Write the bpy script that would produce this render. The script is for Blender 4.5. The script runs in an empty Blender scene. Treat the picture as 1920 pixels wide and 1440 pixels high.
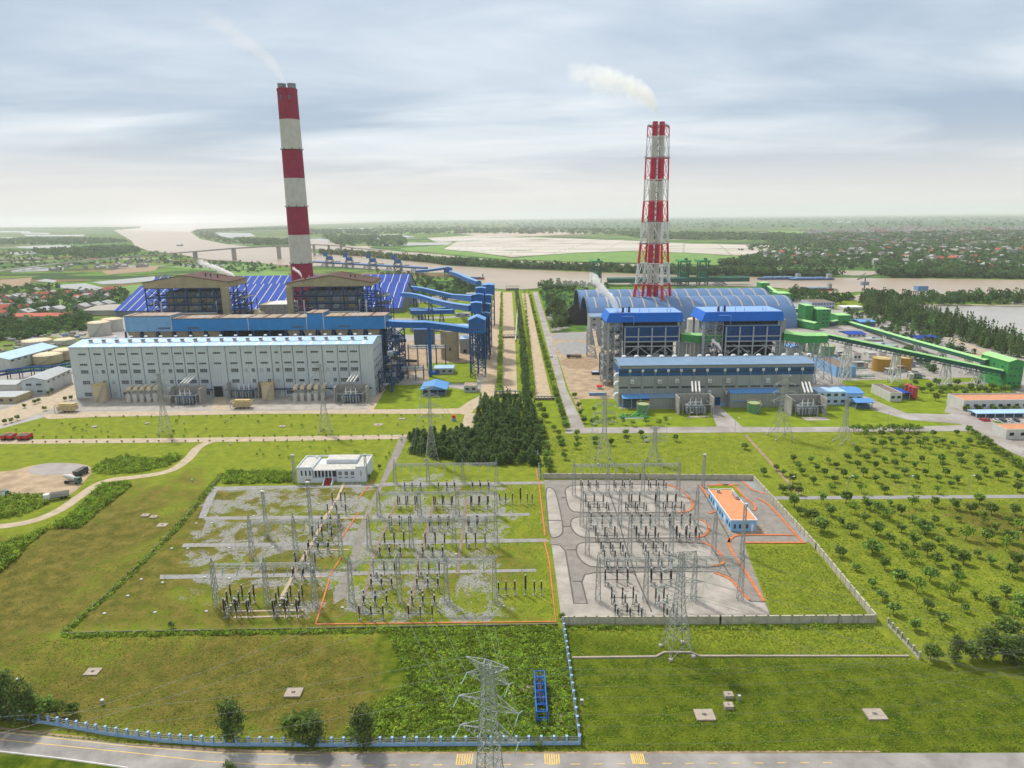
import bpy, math, random
import numpy as np
from mathutils import Vector, Matrix
from mathutils.geometry import tessellate_polygon
R = math.radians
rnd = random.Random(7)
rng = np.random.default_rng(7)
S = bpy.context.scene
COL = S.collection
# ------------------------------------------------------------------ camera
CAM_H, FOC = 110.0,1280.0
PITCH, ROLL = math.atan(313 / 1280), R(.65)
cp, sp, cr, sr = math.cos(PITCH), math.sin(PITCH), math.cos(ROLL), math.sin(ROLL)
FW = Vector((0, cp, -sp)); U0 = Vector((0, sp, cp)); R0 = Vector((1,0,0))
RT = R0 * cr - U0 * sr; UP = R0 * sr + U0 * cr
cd = bpy.data.cameras.new("camera"); cam = bpy.data.objects.new("camera", cd); COL.objects.link(cam)
cd.sensor_width = 36; cd.lens = 36 * FOC / 1920; cd.clip_end = 200000; cd.clip_start = .5
mw = Matrix((RT, UP, -FW)).transposed().to_4x4(); mw.translation = Vector((0,0, CAM_H))
cam.matrix_world = mw
S.camera = cam
# ------------------------------------------------------------------ sky, sun, exposure
SUN_EL, SUN_AZ = R(52), R(-38)          # azimuth from +Y, towards -X: the sun stands beyond the plant, to the left
w = bpy.data.worlds.new("World"); S.world = w; w.use_nodes = True
nt = w.node_tree; nt.nodes.clear()
def N(tree, t, **k):
 n = tree.nodes.new(t)
 for a, b in k.items(): setattr(n, a, b)
 return n
def L(tree, a, b): tree.links.new(a, b)
wo = N(nt, 'ShaderNodeOutputWorld'); bg = N(nt, 'ShaderNodeBackground'); L(nt, bg.outputs[0], wo.inputs[0])
sky = N(nt, 'ShaderNodeTexSky', sky_type='NISHITA', sun_disc=False, sun_elevation=SUN_EL, sun_rotation=SUN_AZ, dust_density=3, air_density=1.2)
skm = N(nt, 'ShaderNodeMix', data_type='RGBA', blend_type='MULTIPLY'); skm.inputs[0].default_value = 1
L(nt, sky.outputs[0], skm.inputs[6]); skm.inputs[7].default_value = (.1,.1,.1,1)
tc = N(nt, 'ShaderNodeTexCoord'); sx = N(nt, 'ShaderNodeSeparateXYZ'); L(nt, tc.outputs['Generated'], sx.inputs[0])
def M(tree, op, a, b=None, c=None, clamp=False):
 n = tree.nodes.new('ShaderNodeMath'); n.operation = op; n.use_clamp = clamp
 for i, v in enumerate((a, b, c)):
  if v is None: continue
  if isinstance(v, (int, float)): n.inputs[i].default_value = v
  else: tree.links.new(v, n.inputs[i])
 return n.outputs[0]
def smooth(tree, v, a, b):
 n = tree.nodes.new('ShaderNodeMapRange'); n.interpolation_type = 'SMOOTHSTEP'
 tree.links.new(v, n.inputs[0]); n.inputs[1].default_value = a; n.inputs[2].default_value = b
 return n.outputs[0]
zc = M(nt, 'ADD', M(nt, 'MAXIMUM', sx.outputs[2],0.0),.07)
cx, cy = M(nt, 'DIVIDE', sx.outputs[0], zc), M(nt, 'DIVIDE', sx.outputs[1], zc)
cv = N(nt, 'ShaderNodeCombineXYZ'); L(nt, cx, cv.inputs[0]); L(nt, cy, cv.inputs[1])
def wnoise(scale, sxy, detail, dist, off):
 mp = N(nt, 'ShaderNodeMapping'); mp.inputs['Scale'].default_value = (sxy[0], sxy[1],1); mp.inputs['Location'].default_value = off
 mp.inputs['Rotation'].default_value = (0,0, R(-8))
 L(nt, cv.outputs[0], mp.inputs[0]); n = N(nt, 'ShaderNodeTexNoise'); L(nt, mp.outputs[0], n.inputs[0])
 n.inputs['Scale'].default_value = scale; n.inputs['Detail'].default_value = detail; n.inputs['Distortion'].default_value = dist; n.inputs['Roughness'].default_value = .52
 return n.outputs[0]
big = smooth(nt, wnoise(.36,(.8,1.2),6,.6,(3.1,1.7,0)),.36,.66)
fine = wnoise(.9,(.6,1.15),7,.7,(7,2,0))
top = smooth(nt, sx.outputs[2],.20,.36)          # the upper deck of cloud is thinner and brighter
f1 = M(nt, 'ADD', M(nt, 'MULTIPLY', big, .62), M(nt, 'ADD', M(nt, 'MULTIPLY', M(nt, 'SUBTRACT', fine, .5),.8), M(nt, 'MULTIPLY', top, .42)), clamp=True)
ramp = N(nt, 'ShaderNodeValToRGB'); L(nt, f1, ramp.inputs[0])
e = ramp.color_ramp.elements
e[0].position = 0; e[0].color = (.34,.44,.57,1); e[1].position = 1; e[1].color = (.90,.92,.94,1)
m_ = e.new(.45); m_.color = (.56,.64,.73,1)
hz = smooth(nt, sx.outputs[2],.125,.0)
hmix = N(nt, 'ShaderNodeMix', data_type='RGBA'); L(nt, hz, hmix.inputs[0]); L(nt, ramp.outputs[0], hmix.inputs[6]); hmix.inputs[7].default_value = (.76,.735,.71,1)
cmix = N(nt, 'ShaderNodeMix', data_type='RGBA'); cmix.inputs[0].default_value = .88
L(nt, skm.outputs[2], cmix.inputs[6]); L(nt, hmix.outputs[2], cmix.inputs[7]); L(nt, cmix.outputs[2], bg.inputs[0])
bg.inputs[1].default_value = 1.0
sl = bpy.data.lights.new("sun", 'SUN'); sl.energy = 3.4; sl.angle = R(5); sl.color = (1,.955,.88)
so = bpy.data.objects.new("sun", sl); COL.objects.link(so); so.location = (-300,300,400)
sd = Vector((math.sin(SUN_AZ) * math.cos(SUN_EL), math.cos(SUN_AZ) * math.cos(SUN_EL), math.sin(SUN_EL)))
so.rotation_euler = sd.to_track_quat('Z', 'Y').to_euler()
S.view_settings.view_transform = 'Standard'; S.view_settings.look = 'None'
S.view_settings.exposure = .26; S.view_settings.gamma = 1
S.cycles.use_denoising = True; S.cycles.max_bounces = 6; S.cycles.volume_bounces = 4
S.cycles.diffuse_bounces = 2; S.cycles.glossy_bounces = 2; S.cycles.transparent_max_bounces = 12
S.cycles.sample_clamp_indirect = 4; S.cycles.use_light_tree = False
S.cycles.volume_step_rate = 1.0; S.cycles.volume_max_steps = 160
# ------------------------------------------------------------------ survey: sight lines of the photograph met with the ground or a wall plane
def ray(px, py): return FW + RT * ((px - 960) / FOC) + UP * ((720 - py) / FOC)
def G(px, py, z=0.0):
 d = ray(px, py); t = (z - CAM_H) / d.z
 return (d.x * t, d.y * t)
def W(px, py, Y):
 d = ray(px, py); t = Y / d.y
 return (d.x * t, CAM_H + d.z * t)
def XZ(px, Y, z):                      # x of a point at depth Y, height z seen in column px
 py = 600.0
 for _ in range(6):
  x = W(px, py, Y)[0]; v = Vector((x, Y, z - CAM_H)); c = v.dot(FW); py = 720 - FOC * v.dot(UP) / c
 return x
def ZH(x, Y, py):                      # height at ground spot (x, Y) seen in row py
 lo, hi = -5.0,400.0
 for _ in range(40):
  m = (lo + hi) / 2; v = Vector((x, Y, m - CAM_H)); q = 720 - FOC * v.dot(UP) / v.dot(FW)
  if q > py: lo = m
  else: hi = m
 return lo
# ------------------------------------------------------------------ materials
MATS = {}
def mat(name, rgb, rough=.75, metal=0.0, var=.14, scale=.35, streak=0.0, dark=None, bump=0.0, spec=.2, tint=False, orand=0.0, rust=None, ribs=0.0, ribdir=0):
 m = bpy.data.materials.new(name); m.use_nodes = True; t = m.node_tree; b = t.nodes['Principled BSDF']
 b.inputs['Roughness'].default_value = rough; b.inputs['Metallic'].default_value = metal
 b.inputs['Specular IOR Level'].default_value = spec
 g = N(t, 'ShaderNodeNewGeometry')
 n1 = N(t, 'ShaderNodeTexNoise'); n1.inputs['Scale'].default_value = scale; n1.inputs['Detail'].default_value = 6; n1.inputs['Roughness'].default_value = .62
 L(t, g.outputs['Position'], n1.inputs[0])
 mx = N(t, 'ShaderNodeMix', data_type='RGBA'); L(t, smooth(t, n1.outputs[0],.25,.75), mx.inputs[0])
 d = dark or tuple(c * (1 - var * 1.3) for c in rgb); lt = tuple(min(.95, c * (1 + var)) for c in rgb)
 mx.inputs[6].default_value = (*d, 1); mx.inputs[7].default_value = (*lt, 1)
 out = mx.outputs[2]
 if streak:
  mp = N(t, 'ShaderNodeMapping'); mp.inputs['Scale'].default_value = (1.1,1.1,.07); L(t, g.outputs['Position'], mp.inputs[0])
  n2 = N(t, 'ShaderNodeTexNoise'); n2.inputs['Scale'].default_value = .9; n2.inputs['Detail'].default_value = 5; L(t, mp.outputs[0], n2.inputs[0])
  m2 = N(t, 'ShaderNodeMix', data_type='RGBA'); L(t, M(t, 'MULTIPLY', smooth(t, n2.outputs[0],.52,.78), streak), m2.inputs[0])
  L(t, out, m2.inputs[6]); m2.inputs[7].default_value = (*(rust or tuple(c * .45 for c in rgb)),1); out = m2.outputs[2]
 if ribs:
  sxx = N(t, 'ShaderNodeSeparateXYZ'); L(t, g.outputs['Position'], sxx.inputs[0])
  fr = M(t, 'FRACT', M(t, 'MULTIPLY', sxx.outputs[ribdir], ribs)); rb = smooth(t, M(t, 'ABSOLUTE', M(t, 'SUBTRACT', fr, .5)),.38,.48)
  m3 = N(t, 'ShaderNodeMix', data_type='RGBA', blend_type='MULTIPLY'); L(t, M(t, 'MULTIPLY', rb, .3), m3.inputs[0]); L(t, out, m3.inputs[6]); m3.inputs[7].default_value = (.45,.45,.5,1); out = m3.outputs[2]
 if tint:
  at = N(t, 'ShaderNodeAttribute', attribute_name='tint'); m4 = N(t, 'ShaderNodeMix', data_type='RGBA', blend_type='MULTIPLY'); m4.inputs[0].default_value = 1
  L(t, out, m4.inputs[6]); L(t, at.outputs['Color'], m4.inputs[7]); out = m4.outputs[2]
 if orand:
  oi = N(t, 'ShaderNodeObjectInfo'); hs = N(t, 'ShaderNodeHueSaturation')
  L(t, M(t, 'ADD', .5 - orand * .05, M(t, 'MULTIPLY', oi.outputs['Random'], orand * .06)), hs.inputs['Hue'])
  L(t, M(t, 'ADD', 1 - orand, M(t, 'MULTIPLY', oi.outputs['Random'],2 * orand)), hs.inputs['Value'])
  L(t, out, hs.inputs['Color']); out = hs.outputs[0]
 L(t, out, b.inputs['Base Color'])
 if bump:
  bp = N(t, 'ShaderNodeBump'); bp.inputs['Strength'].default_value = bump; bp.inputs['Distance'].default_value = .3
  n5 = N(t, 'ShaderNodeTexNoise'); n5.inputs['Scale'].default_value = scale * 5; n5.inputs['Detail'].default_value = 6; L(t, g.outputs['Position'], n5.inputs[0])
  L(t, n5.outputs[0], bp.inputs['Height']); L(t, bp.outputs[0], b.inputs['Normal'])
 MATS[name] = m
 return m
# ------------------------------------------------------------------ mesh building
class MB:
 def __init__(s, root=None):
  s.v = []; s.f = []; s.m = []; s.names = []; s.o = tuple(root.location) if root else (0,0,0); s.sm = set()
 def mi(s, m):
  if m not in s.names: s.names.append(m)
  return s.names.index(m)
 def face(s, pts, m):
  k = len(s.v); s.v += [tuple(p) for p in pts]; s.f.append(tuple(range(k, k + len(pts)))); s.m.append(s.mi(m))
 def hexa(s, p, m, mtop=None):      # p: 4 bottom (ccw),4 top
  k = len(s.v); s.v += [tuple(q) for q in p]; i = s.mi(m); it = s.mi(mtop) if mtop else i
  for q, j in (((3,2,1,0), i),((4,5,6,7), it),((0,1,5,4), i),((1,2,6,5), i),((2,3,7,6), i),((3,0,4,7), i)):
   s.f.append(tuple(k + a for a in q)); s.m.append(j)
 def box(s, x0, x1, y0, y1, z0, z1, m, mtop=None):
  if x0 > x1: x0, x1 = x1, x0
  if y0 > y1: y0, y1 = y1, y0
  s.hexa([(x0, y0, z0),(x1, y0, z0),(x1, y1, z0),(x0, y1, z0),(x0, y0, z1),(x1, y0, z1),(x1, y1, z1),(x0, y1, z1)], m, mtop)
 def bar(s, a, b, w, m, h=None):    # rectangular bar a->b, w across, h high
  a, b = Vector(a), Vector(b); d = b - a
  if d.length < 1e-6: return
  d.normalize(); h = h or w
  u = Vector((0,0,1)) if abs(d.z) < .95 else Vector((0,1,0))
  r = d.cross(u).normalized() * (w / 2); t = r.cross(d).normalized() * (h / 2)
  s.hexa([a - r - t, a + r - t, b + r - t, b - r - t, a - r + t, a + r + t, b + r + t, b - r + t], m)
 def prism(s, poly, z0, z1, m, mtop=None):   # poly ccw (x,y); z1 may be list
  n = len(poly); k = len(s.v); zt = z1 if isinstance(z1,(list, tuple)) else [z1] * n
  s.v += [(x, y, z0) for x, y in poly] + [(p[0], p[1], z) for p, z in zip(poly, zt)]
  i = s.mi(m)
  for a in range(n): s.f.append((k + a, k + (a + 1) % n, k + n + (a + 1) % n, k + n + a)); s.m.append(i)
  s.f.append(tuple(k + n + a for a in range(n))); s.m.append(s.mi(mtop) if mtop else i)
  s.f.append(tuple(k + n - 1 - a for a in range(n))); s.m.append(i)
 def cyl(s, c, r0, r1, z0, z1, m, n=16, mtop=None, cap=True):
  k = len(s.v); i = s.mi(m)
  for r, z in ((r0, z0),(r1, z1)):
   s.v += [(c[0] + r * math.cos(2 * math.pi * a / n), c[1] + r * math.sin(2 * math.pi * a / n), z) for a in range(n)]
  for a in range(n):
   s.sm.add(len(s.f)); s.f.append((k + a, k + (a + 1) % n, k + n + (a + 1) % n, k + n + a)); s.m.append(i)
  if cap:
   s.face(s.v[k + n:k + 2 * n], mtop or m); s.face(s.v[k:k + n][::-1], m)
 def tube(s, pts, r, m, n=8):
  pts = [Vector(p) for p in pts]; k = len(s.v); i = s.mi(m)
  for j, p in enumerate(pts):
   d = (pts[min(j + 1, len(pts) - 1)] - pts[max(j - 1,0)]).normalized()
   u = Vector((0,0,1)) if abs(d.z) < .9 else Vector((0,1,0))
   a = d.cross(u).normalized(); b = a.cross(d)
   rr = r[j] if isinstance(r, (list, tuple)) else r
   s.v += [tuple(p + a * rr * math.cos(2 * math.pi * q / n) + b * rr * math.sin(2 * math.pi * q / n)) for q in range(n)]
  for j in range(len(pts) - 1):
   for q in range(n):
    s.sm.add(len(s.f)); s.f.append((k + j * n + q, k + j * n + (q + 1) % n, k + (j + 1) * n + (q + 1) % n, k + (j + 1) * n + q)); s.m.append(i)
  e_ = k + (len(pts) - 1) * n; a0 = s.v[k:k + n]; a1 = s.v[e_:e_ + n][::-1]; s.face(a0, m); s.face(a1, m)
 def dome(s, c, r, h, z0, m, n=16):
  rings = [(r, 0),(r * .85, h * .45),(r * .55, h * .8),(r * .2, h * .98)]
  for (ra, za),(rb, zb) in zip(rings, rings[1:]): s.cyl(c, ra, rb, z0 + za, z0 + zb, m, n, cap=False)
  s.face([(c[0] + r * .2 * math.cos(2 * math.pi * a / n), c[1] + r * .2 * math.sin(2 * math.pi * a / n), z0 + h * .98) for a in range(n)], m)
 def gable(s, x0, x1, y0, y1, z0, ze, zr, m, mroof=None, axis='x', over=.6, th=.35):
  """walls with a pitched roof, ridge along axis"""
  mroof = mroof or m; s.box(x0, x1, y0, y1, z0, ze, m)
  if axis == 'x':
   ym = (y0 + y1) / 2; k = (zr - ze) / (ym - y0)
   for x, fl in ((x0 + .01,1),(x1 - .01,0)):
    p = [(x, y0, ze),(x, y1, ze),(x, ym, zr)]; s.face(p[::-1] if fl else p, m)
   for a, sg in ((y0,-1),(y1,1)):
    ya = a + sg * over; za = ze - k * over
    q = [(x0 - over, ya, za),(x1 + over, ya, za),(x1 + over, ym, zr),(x0 - over, ym, zr)]
    if sg > 0: q = [(x1 + over, ya, za),(x0 - over, ya, za),(x0 - over, ym, zr),(x1 + over, ym, zr)]
    s.hexa(q[:4] and [(a_[0], a_[1], a_[2] + .02) for a_ in q] + [(a_[0], a_[1], a_[2] + th) for a_ in q], mroof)
  else:
   xm = (x0 + x1) / 2; k = (zr - ze) / (xm - x0)
   for y, fl in ((y0 + .01,0),(y1 - .01,1)):
    p = [(x0, y, ze),(x1, y, ze),(xm, y, zr)]; s.face(p[::-1] if fl else p, m)
   for a, sg in ((x0,-1),(x1,1)):
    xa = a + sg * over; za = ze - k * over
    q = [(xa, y1 + over, za),(xa, y0 - over, za),(xm, y0 - over, zr),(xm, y1 + over, zr)]
    if sg > 0: q = [(xa, y0 - over, za),(xa, y1 + over, za),(xm, y1 + over, zr),(xm, y0 - over, zr)]
    s.hexa([(a_[0], a_[1], a_[2] + .02) for a_ in q] + [(a_[0], a_[1], a_[2] + th) for a_ in q], mroof)
 def build(s, name, parent=None):
  me = bpy.data.meshes.new(name)
  o0 = s.o; me.from_pydata([(a - o0[0], b - o0[1], c - o0[2]) for a, b, c in s.v],[], s.f)
  for n in s.names: me.materials.append(MATS[n])
  me.polygons.foreach_set('material_index', s.m)
  if s.sm:
   a = np.zeros(len(s.f), bool); a[list(s.sm)] = True; me.polygons.foreach_set('use_smooth', a)
  me.update()
  o = bpy.data.objects.new(name, me); COL.objects.link(o)
  if parent: o.parent = parent
  else: o.location = o0
  return o
def tag(o, label=None, cat=None, group=None, kind=None):
 if label: o['label'] = label
 if cat: o['category'] = cat
 if group: o['group'] = group
 if kind: o['kind'] = kind
 return o
def thing(name, label, cat, loc=(0,0,0), group=None, rot=0):
 o = bpy.data.objects.new(name, None); COL.objects.link(o); o.location = (loc[0], loc[1], loc[2] if len(loc) > 2 else 0)
 o.rotation_euler = (0,0, rot); o.empty_display_size = .5
 return tag(o, label, cat, group)
def one(name, label, cat, mb, group=None, loc=None):   # a thing that is a single mesh
 if loc: mb.o = (loc[0], loc[1], loc[2] if len(loc) > 2 else 0)
 return tag(mb.build(name), label, cat, group)
def copy(root, loc, rot=None, scale=None, label=None, group=None):
 c = root.copy(); COL.objects.link(c); c.location = (loc[0], loc[1], loc[2] if len(loc) > 2 else 0)
 if rot is not None: c.rotation_euler = (0,0, rot)
 if scale is not None: c.scale = (scale,) * 3 if isinstance(scale, (int, float)) else scale
 if label: c['label'] = label
 if group: c['group'] = group
 for ch in root.children:
  d = ch.copy(); COL.objects.link(d); d.parent = c
  for g in ch.children:
   h = g.copy(); COL.objects.link(h); h.parent = d
 return c
def poly_faces(pts):
 return [tuple(t) for t in tessellate_polygon([[Vector((p[0], p[1],0)) for p in pts]])]
def sheet(name, pts, z, m, label=None, cat=None, kind='structure', px=True, thick=0):
 q = [G(*p) for p in pts] if px else list(pts)
 area = sum(a[0] * b[1] - b[0] * a[1] for a, b in zip(q, q[1:] + q[:1]))
 if area < 0: q = q[::-1]
 mb = MB(); mb.o = (q[0][0], q[0][1],0)
 if thick: mb.prism(q, z - thick, z, m)
 else:
  k = len(mb.v); mb.v = [(x, y, z) for x, y in q]
  for t in poly_faces(q):
   a, b, c = (Vector((*q[i],0)) for i in t)
   if (b - a).cross(c - a).z < 0: t = t[::-1]
   mb.f.append(t); mb.m.append(mb.mi(m))
 o = mb.build(name); tag(o, label, cat, None, kind)
 return o
def chaikin(p, closed=False, n=2):
 for _ in range(n):
  o = [] if closed else [p[0]]; m_ = len(p)
  for i in range(m_ if closed else m_ - 1):
   a, b = p[i], p[(i + 1) % m_]; o += [(a[0] * .75 + b[0] * .25, a[1] * .75 + b[1] * .25),(a[0] * .25 + b[0] * .75, a[1] * .25 + b[1] * .75)]
  p = o + ([] if closed else [p[-1]])
 return p
def ribbon_pts(q, wd):
 l, r = [],[]
 for i, p in enumerate(q):
  a = Vector(q[max(i - 1,0)]); b = Vector(q[min(i + 1, len(q) - 1)]); d = (b - a).normalized(); n = Vector((-d.y, d.x)) * wd / 2
  l.append((p[0] + n.x, p[1] + n.y)); r.append((p[0] - n.x, p[1] - n.y))
 return l, r
def ribbon(mb, pts, wd, z0, z1, m, px=True):      # raised strip along a path
 q = [G(*p) for p in pts] if px else pts
 l, r = ribbon_pts(q, wd)
 for i in range(len(q) - 1):
  mb.hexa([(*r[i], z0),(*r[i + 1], z0),(*l[i + 1], z0),(*l[i], z0),(*r[i], z1),(*r[i + 1], z1),(*l[i + 1], z1),(*l[i], z1)], m)
def path_sheet(name, pts, wd, z, m, px=True, label=None, cat=None, kind='structure'):
 q = [G(*p) for p in pts] if px else pts
 l, r = ribbon_pts(q, wd); mb = MB(); mb.o = (*q[0],0)
 for i in range(len(q) - 1): mb.face([(*r[i], z),(*r[i + 1], z),(*l[i + 1], z),(*l[i], z)], m)
 return tag(mb.build(name), label, cat, None, kind)
def np_mesh(name, V, F, tint=None, mats=(), midx=None):   # V (n,3), F (m,4)
 me = bpy.data.meshes.new(name); me.vertices.add(len(V)); me.vertices.foreach_set('co', V.astype(np.float32).ravel())
 nf, k = F.shape; me.loops.add(nf * k); me.loops.foreach_set('vertex_index', F.astype(np.int32).ravel())
 me.polygons.add(nf); me.polygons.foreach_set('loop_start', np.arange(nf, dtype=np.int32) * k); me.polygons.foreach_set('loop_total', np.full(nf, k, np.int32))
 for m in mats: me.materials.append(MATS[m])
 if midx is not None: me.polygons.foreach_set('material_index', midx.astype(np.int32))
 me.update(calc_edges=True)
 if tint is not None:
  a = me.color_attributes.new('tint', 'FLOAT_COLOR', 'CORNER'); c = np.ones((nf, k, 4), np.float32); c[:, :, :3] = tint[:, None, :]
  a.data.foreach_set('color', c.ravel())
 me.validate()
 return me
def leaf_quads(C, size, up=.35, asp=1.0):     # random leaf clumps: one bent quad per centre
 n = len(C); a = rng.normal(size=(n, 3)); a[:, 2] += up * np.abs(rng.normal(size=n)) * 2
 a /= np.linalg.norm(a, axis=1)[:, None]
 b = rng.normal(size=(n, 3)); u = np.cross(a, b); u /= np.linalg.norm(u, axis=1)[:, None]; v = np.cross(a, u)
 s_ = (size if np.ndim(size) else np.full(n, size))[:, None] * .5
 j = lambda: rng.uniform(.6,1.25,(n, 1))
 P = np.stack([C - u * s_ * j() - v * s_ * j() * asp, C + u * s_ * j() - v * s_ * j() * asp, C + u * s_ * j() + v * s_ * j() * asp, C - u * s_ * j() + v * s_ * j() * asp],1)
 return P.reshape(-1,3), np.arange(4 * n).reshape(n, 4)
def inpoly(X, Y, poly):
 r = np.zeros(X.shape, bool); n = len(poly)
 for i in range(n):
  x1, y1 = poly[i]; x2, y2 = poly[(i + 1) % n]
  if y1 == y2: continue
  c = ((y1 > Y) != (y2 > Y)) & (X < (x2 - x1) * (Y - y1) / (y2 - y1) + x1); r ^= c
 return r
def scatter(poly, n, px=True):
 q = [G(*p) for p in poly] if px else poly
 xs, ys = [p[0] for p in q],[p[1] for p in q]; out = np.zeros((0,2))
 while len(out) < n:
  X = rng.uniform(min(xs), max(xs), n * 2); Y = rng.uniform(min(ys), max(ys), n * 2); k = inpoly(X, Y, q)
  out = np.vstack([out, np.stack([X[k], Y[k]],1)])
 return out[:n]
# ================================================================== materials
mat('asphalt', (.27,.26,.25),.85, var=.12, scale=.25, bump=.1)
mat('road_main', (.30,.28,.26),.85, dark=(.19,.175,.16), scale=.12, bump=.1)
mat('path_beige', (.42,.335,.235),.9, var=.15, scale=.3, bump=.1)
mat('path_canal', (.43,.33,.22),.9, var=.14, scale=.2)
mat('dirt', (.37,.275,.18),.95, var=.25, scale=.15, bump=.2)
mat('concrete', (.33,.31,.29),.85, dark=(.23,.20,.17), scale=.07, bump=.06)
mat('soil_pale', (.30,.23,.17),.9, var=.3, scale=.5)
mat('gravel_blue', (.27,.28,.29),.9, var=.15, scale=.2)
mat('concrete_pale', (.36,.325,.285),.85, dark=(.25,.225,.19), scale=.16, bump=.1)
mat('concrete_old', (.37,.34,.29),.9, var=.2, scale=.6, bump=.1, streak=.3)
mat('yard_road', (.235,.212,.185),.88, var=.16, scale=.3)
mat('trench_brown', (.23,.175,.125),.9, var=.25, scale=1)
mat('kerb_dark', (.12,.11,.10),.9, var=.2)
mat('brick_red', (.50,.17,.07),.85, var=.18, scale=.8)
mat('yellow_paint', (.72,.47,.10),.7, var=.2, scale=1.5)
mat('white_paint', (.75,.74,.70),.7, var=.12, scale=1.5)
mat('soil', (.30,.21,.13),.95, var=.3, scale=.3, bump=.2)
mat('coal', (.008,.008,.009),1, spec=.05, var=.4, scale=.6, bump=.4)
mat('mud', (.40,.33,.26),.8, var=.2, scale=.02)
mat('field_green', (.14,.25,.05),.95, var=.22, scale=.03)
mat('far_green', (.055,.115,.04),.95, var=.35, scale=.004)
mat('grass_plain', (.17,.225,.016),.95, spec=.05, var=.2, scale=.15)
mat('water_tank', (.30,.36,.33),.15, var=.05, scale=.2)
def water(name, rgb, rough, wave, wscale):
 m = mat(name, rgb, rough, var=.10, scale=wscale * .15, spec=.5); t = m.node_tree; b = t.nodes['Principled BSDF']
 bp = N(t, 'ShaderNodeBump'); bp.inputs['Strength'].default_value = wave; bp.inputs['Distance'].default_value = .3
 n = N(t, 'ShaderNodeTexNoise'); n.inputs['Scale'].default_value = wscale; n.inputs['Detail'].default_value = 4
 g = N(t, 'ShaderNodeNewGeometry'); L(t, g.outputs['Position'], n.inputs[0]); L(t, n.outputs[0], bp.inputs['Height']); L(t, bp.outputs[0], b.inputs['Normal'])
water('river_water', (.34,.245,.15),.30,.25,.05)
water('sea_water', (.42,.37,.31),.38,.1,.02)
water('pond_water', (.30,.29,.25),.22,.05,.1)
water('reservoir_water', (.33,.31,.28),.35,.15,.2)
def farmland():
 m = mat('farmland', (.1,.15,.04),.95, spec=.05); t = m.node_tree; b = t.nodes['Principled BSDF']
 g = N(t, 'ShaderNodeNewGeometry')
 def vor(sc, rot, sx_, sy_):
  mp = N(t, 'ShaderNodeMapping'); mp.inputs['Scale'].default_value = (sx_, sy_, 1); mp.inputs['Rotation'].default_value = (0,0, R(rot)); L(t, g.outputs['Position'], mp.inputs[0])
  v = N(t, 'ShaderNodeTexVoronoi', distance='CHEBYCHEV'); v.inputs['Scale'].default_value = sc; L(t, mp.outputs[0], v.inputs[0]); return v
 v = vor(.008,12,.5,1.6); s_ = N(t, 'ShaderNodeSeparateColor'); L(t, v.outputs['Color'], s_.inputs[0])
 r = N(t, 'ShaderNodeValToRGB'); r.color_ramp.interpolation = 'CONSTANT'; L(t, s_.outputs[0], r.inputs[0]); e = r.color_ramp.elements
 cols = [(0,(.07,.16,.03)),(.18,(.12,.22,.03)),(.36,(.05,.11,.03)),(.5,(.15,.21,.04)),(.62,(.20,.13,.07)),(.72,(.09,.19,.03)),(.84,(.04,.085,.03)),(.93,(.30,.28,.24))]
 e[0].position = 0; e[0].color = (*cols[0][1],1); e[1].position = cols[1][0]; e[1].color = (*cols[1][1],1)
 for p, c in cols[2:]: q = e.new(p); q.color = (*c, 1)
 n = N(t, 'ShaderNodeTexNoise'); n.inputs['Scale'].default_value = .012; n.inputs['Detail'].default_value = 9; n.inputs['Roughness'].default_value = .7; L(t, g.outputs['Position'], n.inputs[0])
 n2 = N(t, 'ShaderNodeTexNoise'); n2.inputs['Scale'].default_value = .12; n2.inputs['Detail'].default_value = 6; L(t, g.outputs['Position'], n2.inputs[0])
 m1 = N(t, 'ShaderNodeMix', data_type='RGBA'); L(t, smooth(t, n.outputs[0],.52,.60), m1.inputs[0]); L(t, r.outputs[0], m1.inputs[6]); m1.inputs[7].default_value = (.045,.085,.03,1)
 m2 = N(t, 'ShaderNodeMix', data_type='RGBA', blend_type='MULTIPLY'); m2.inputs[0].default_value = .8; L(t, m1.outputs[2], m2.inputs[6])
 r2 = N(t, 'ShaderNodeValToRGB'); L(t, n2.outputs[0], r2.inputs[0]); r2.color_ramp.elements[0].position = .3; r2.color_ramp.elements[0].color = (.5,.55,.5,1); r2.color_ramp.elements[1].position = .7; r2.color_ramp.elements[1].color = (1.3,1.25,1.2,1)
 L(t, r2.outputs[0], m2.inputs[7]); L(t, m2.outputs[2], b.inputs['Base Color'])
farmland()
def salt():
 m = mat('salt_pan', (.5,.45,.4),.6); t = m.node_tree; b = t.nodes['Principled BSDF']; g = N(t, 'ShaderNodeNewGeometry')
 mp = N(t, 'ShaderNodeMapping'); mp.inputs['Rotation'].default_value = (0,0, R(14)); L(t, g.outputs['Position'], mp.inputs[0])
 v = N(t, 'ShaderNodeTexBrick'); v.inputs['Scale'].default_value = 1; v.inputs['Brick Width'].default_value = 260; v.inputs['Row Height'].default_value = 46; v.inputs['Mortar Size'].default_value = 3.0
 v.inputs['Color1'].default_value = (.58,.53,.47,1); v.inputs['Color2'].default_value = (.40,.34,.26,1); v.inputs['Mortar'].default_value = (.14,.15,.08,1)
 L(t, mp.outputs[0], v.inputs[0])
 n = N(t, 'ShaderNodeTexNoise'); n.inputs['Scale'].default_value = .004; n.inputs['Detail'].default_value = 6; L(t, g.outputs['Position'], n.inputs[0])
 m1 = N(t, 'ShaderNodeMix', data_type='RGBA'); L(t, smooth(t, n.outputs[0],.56,.66), m1.inputs[0]); L(t, v.outputs[0], m1.inputs[6]); m1.inputs[7].default_value = (.16,.18,.08,1)
 L(t, m1.outputs[2], b.inputs['Base Color'])
salt()
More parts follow.
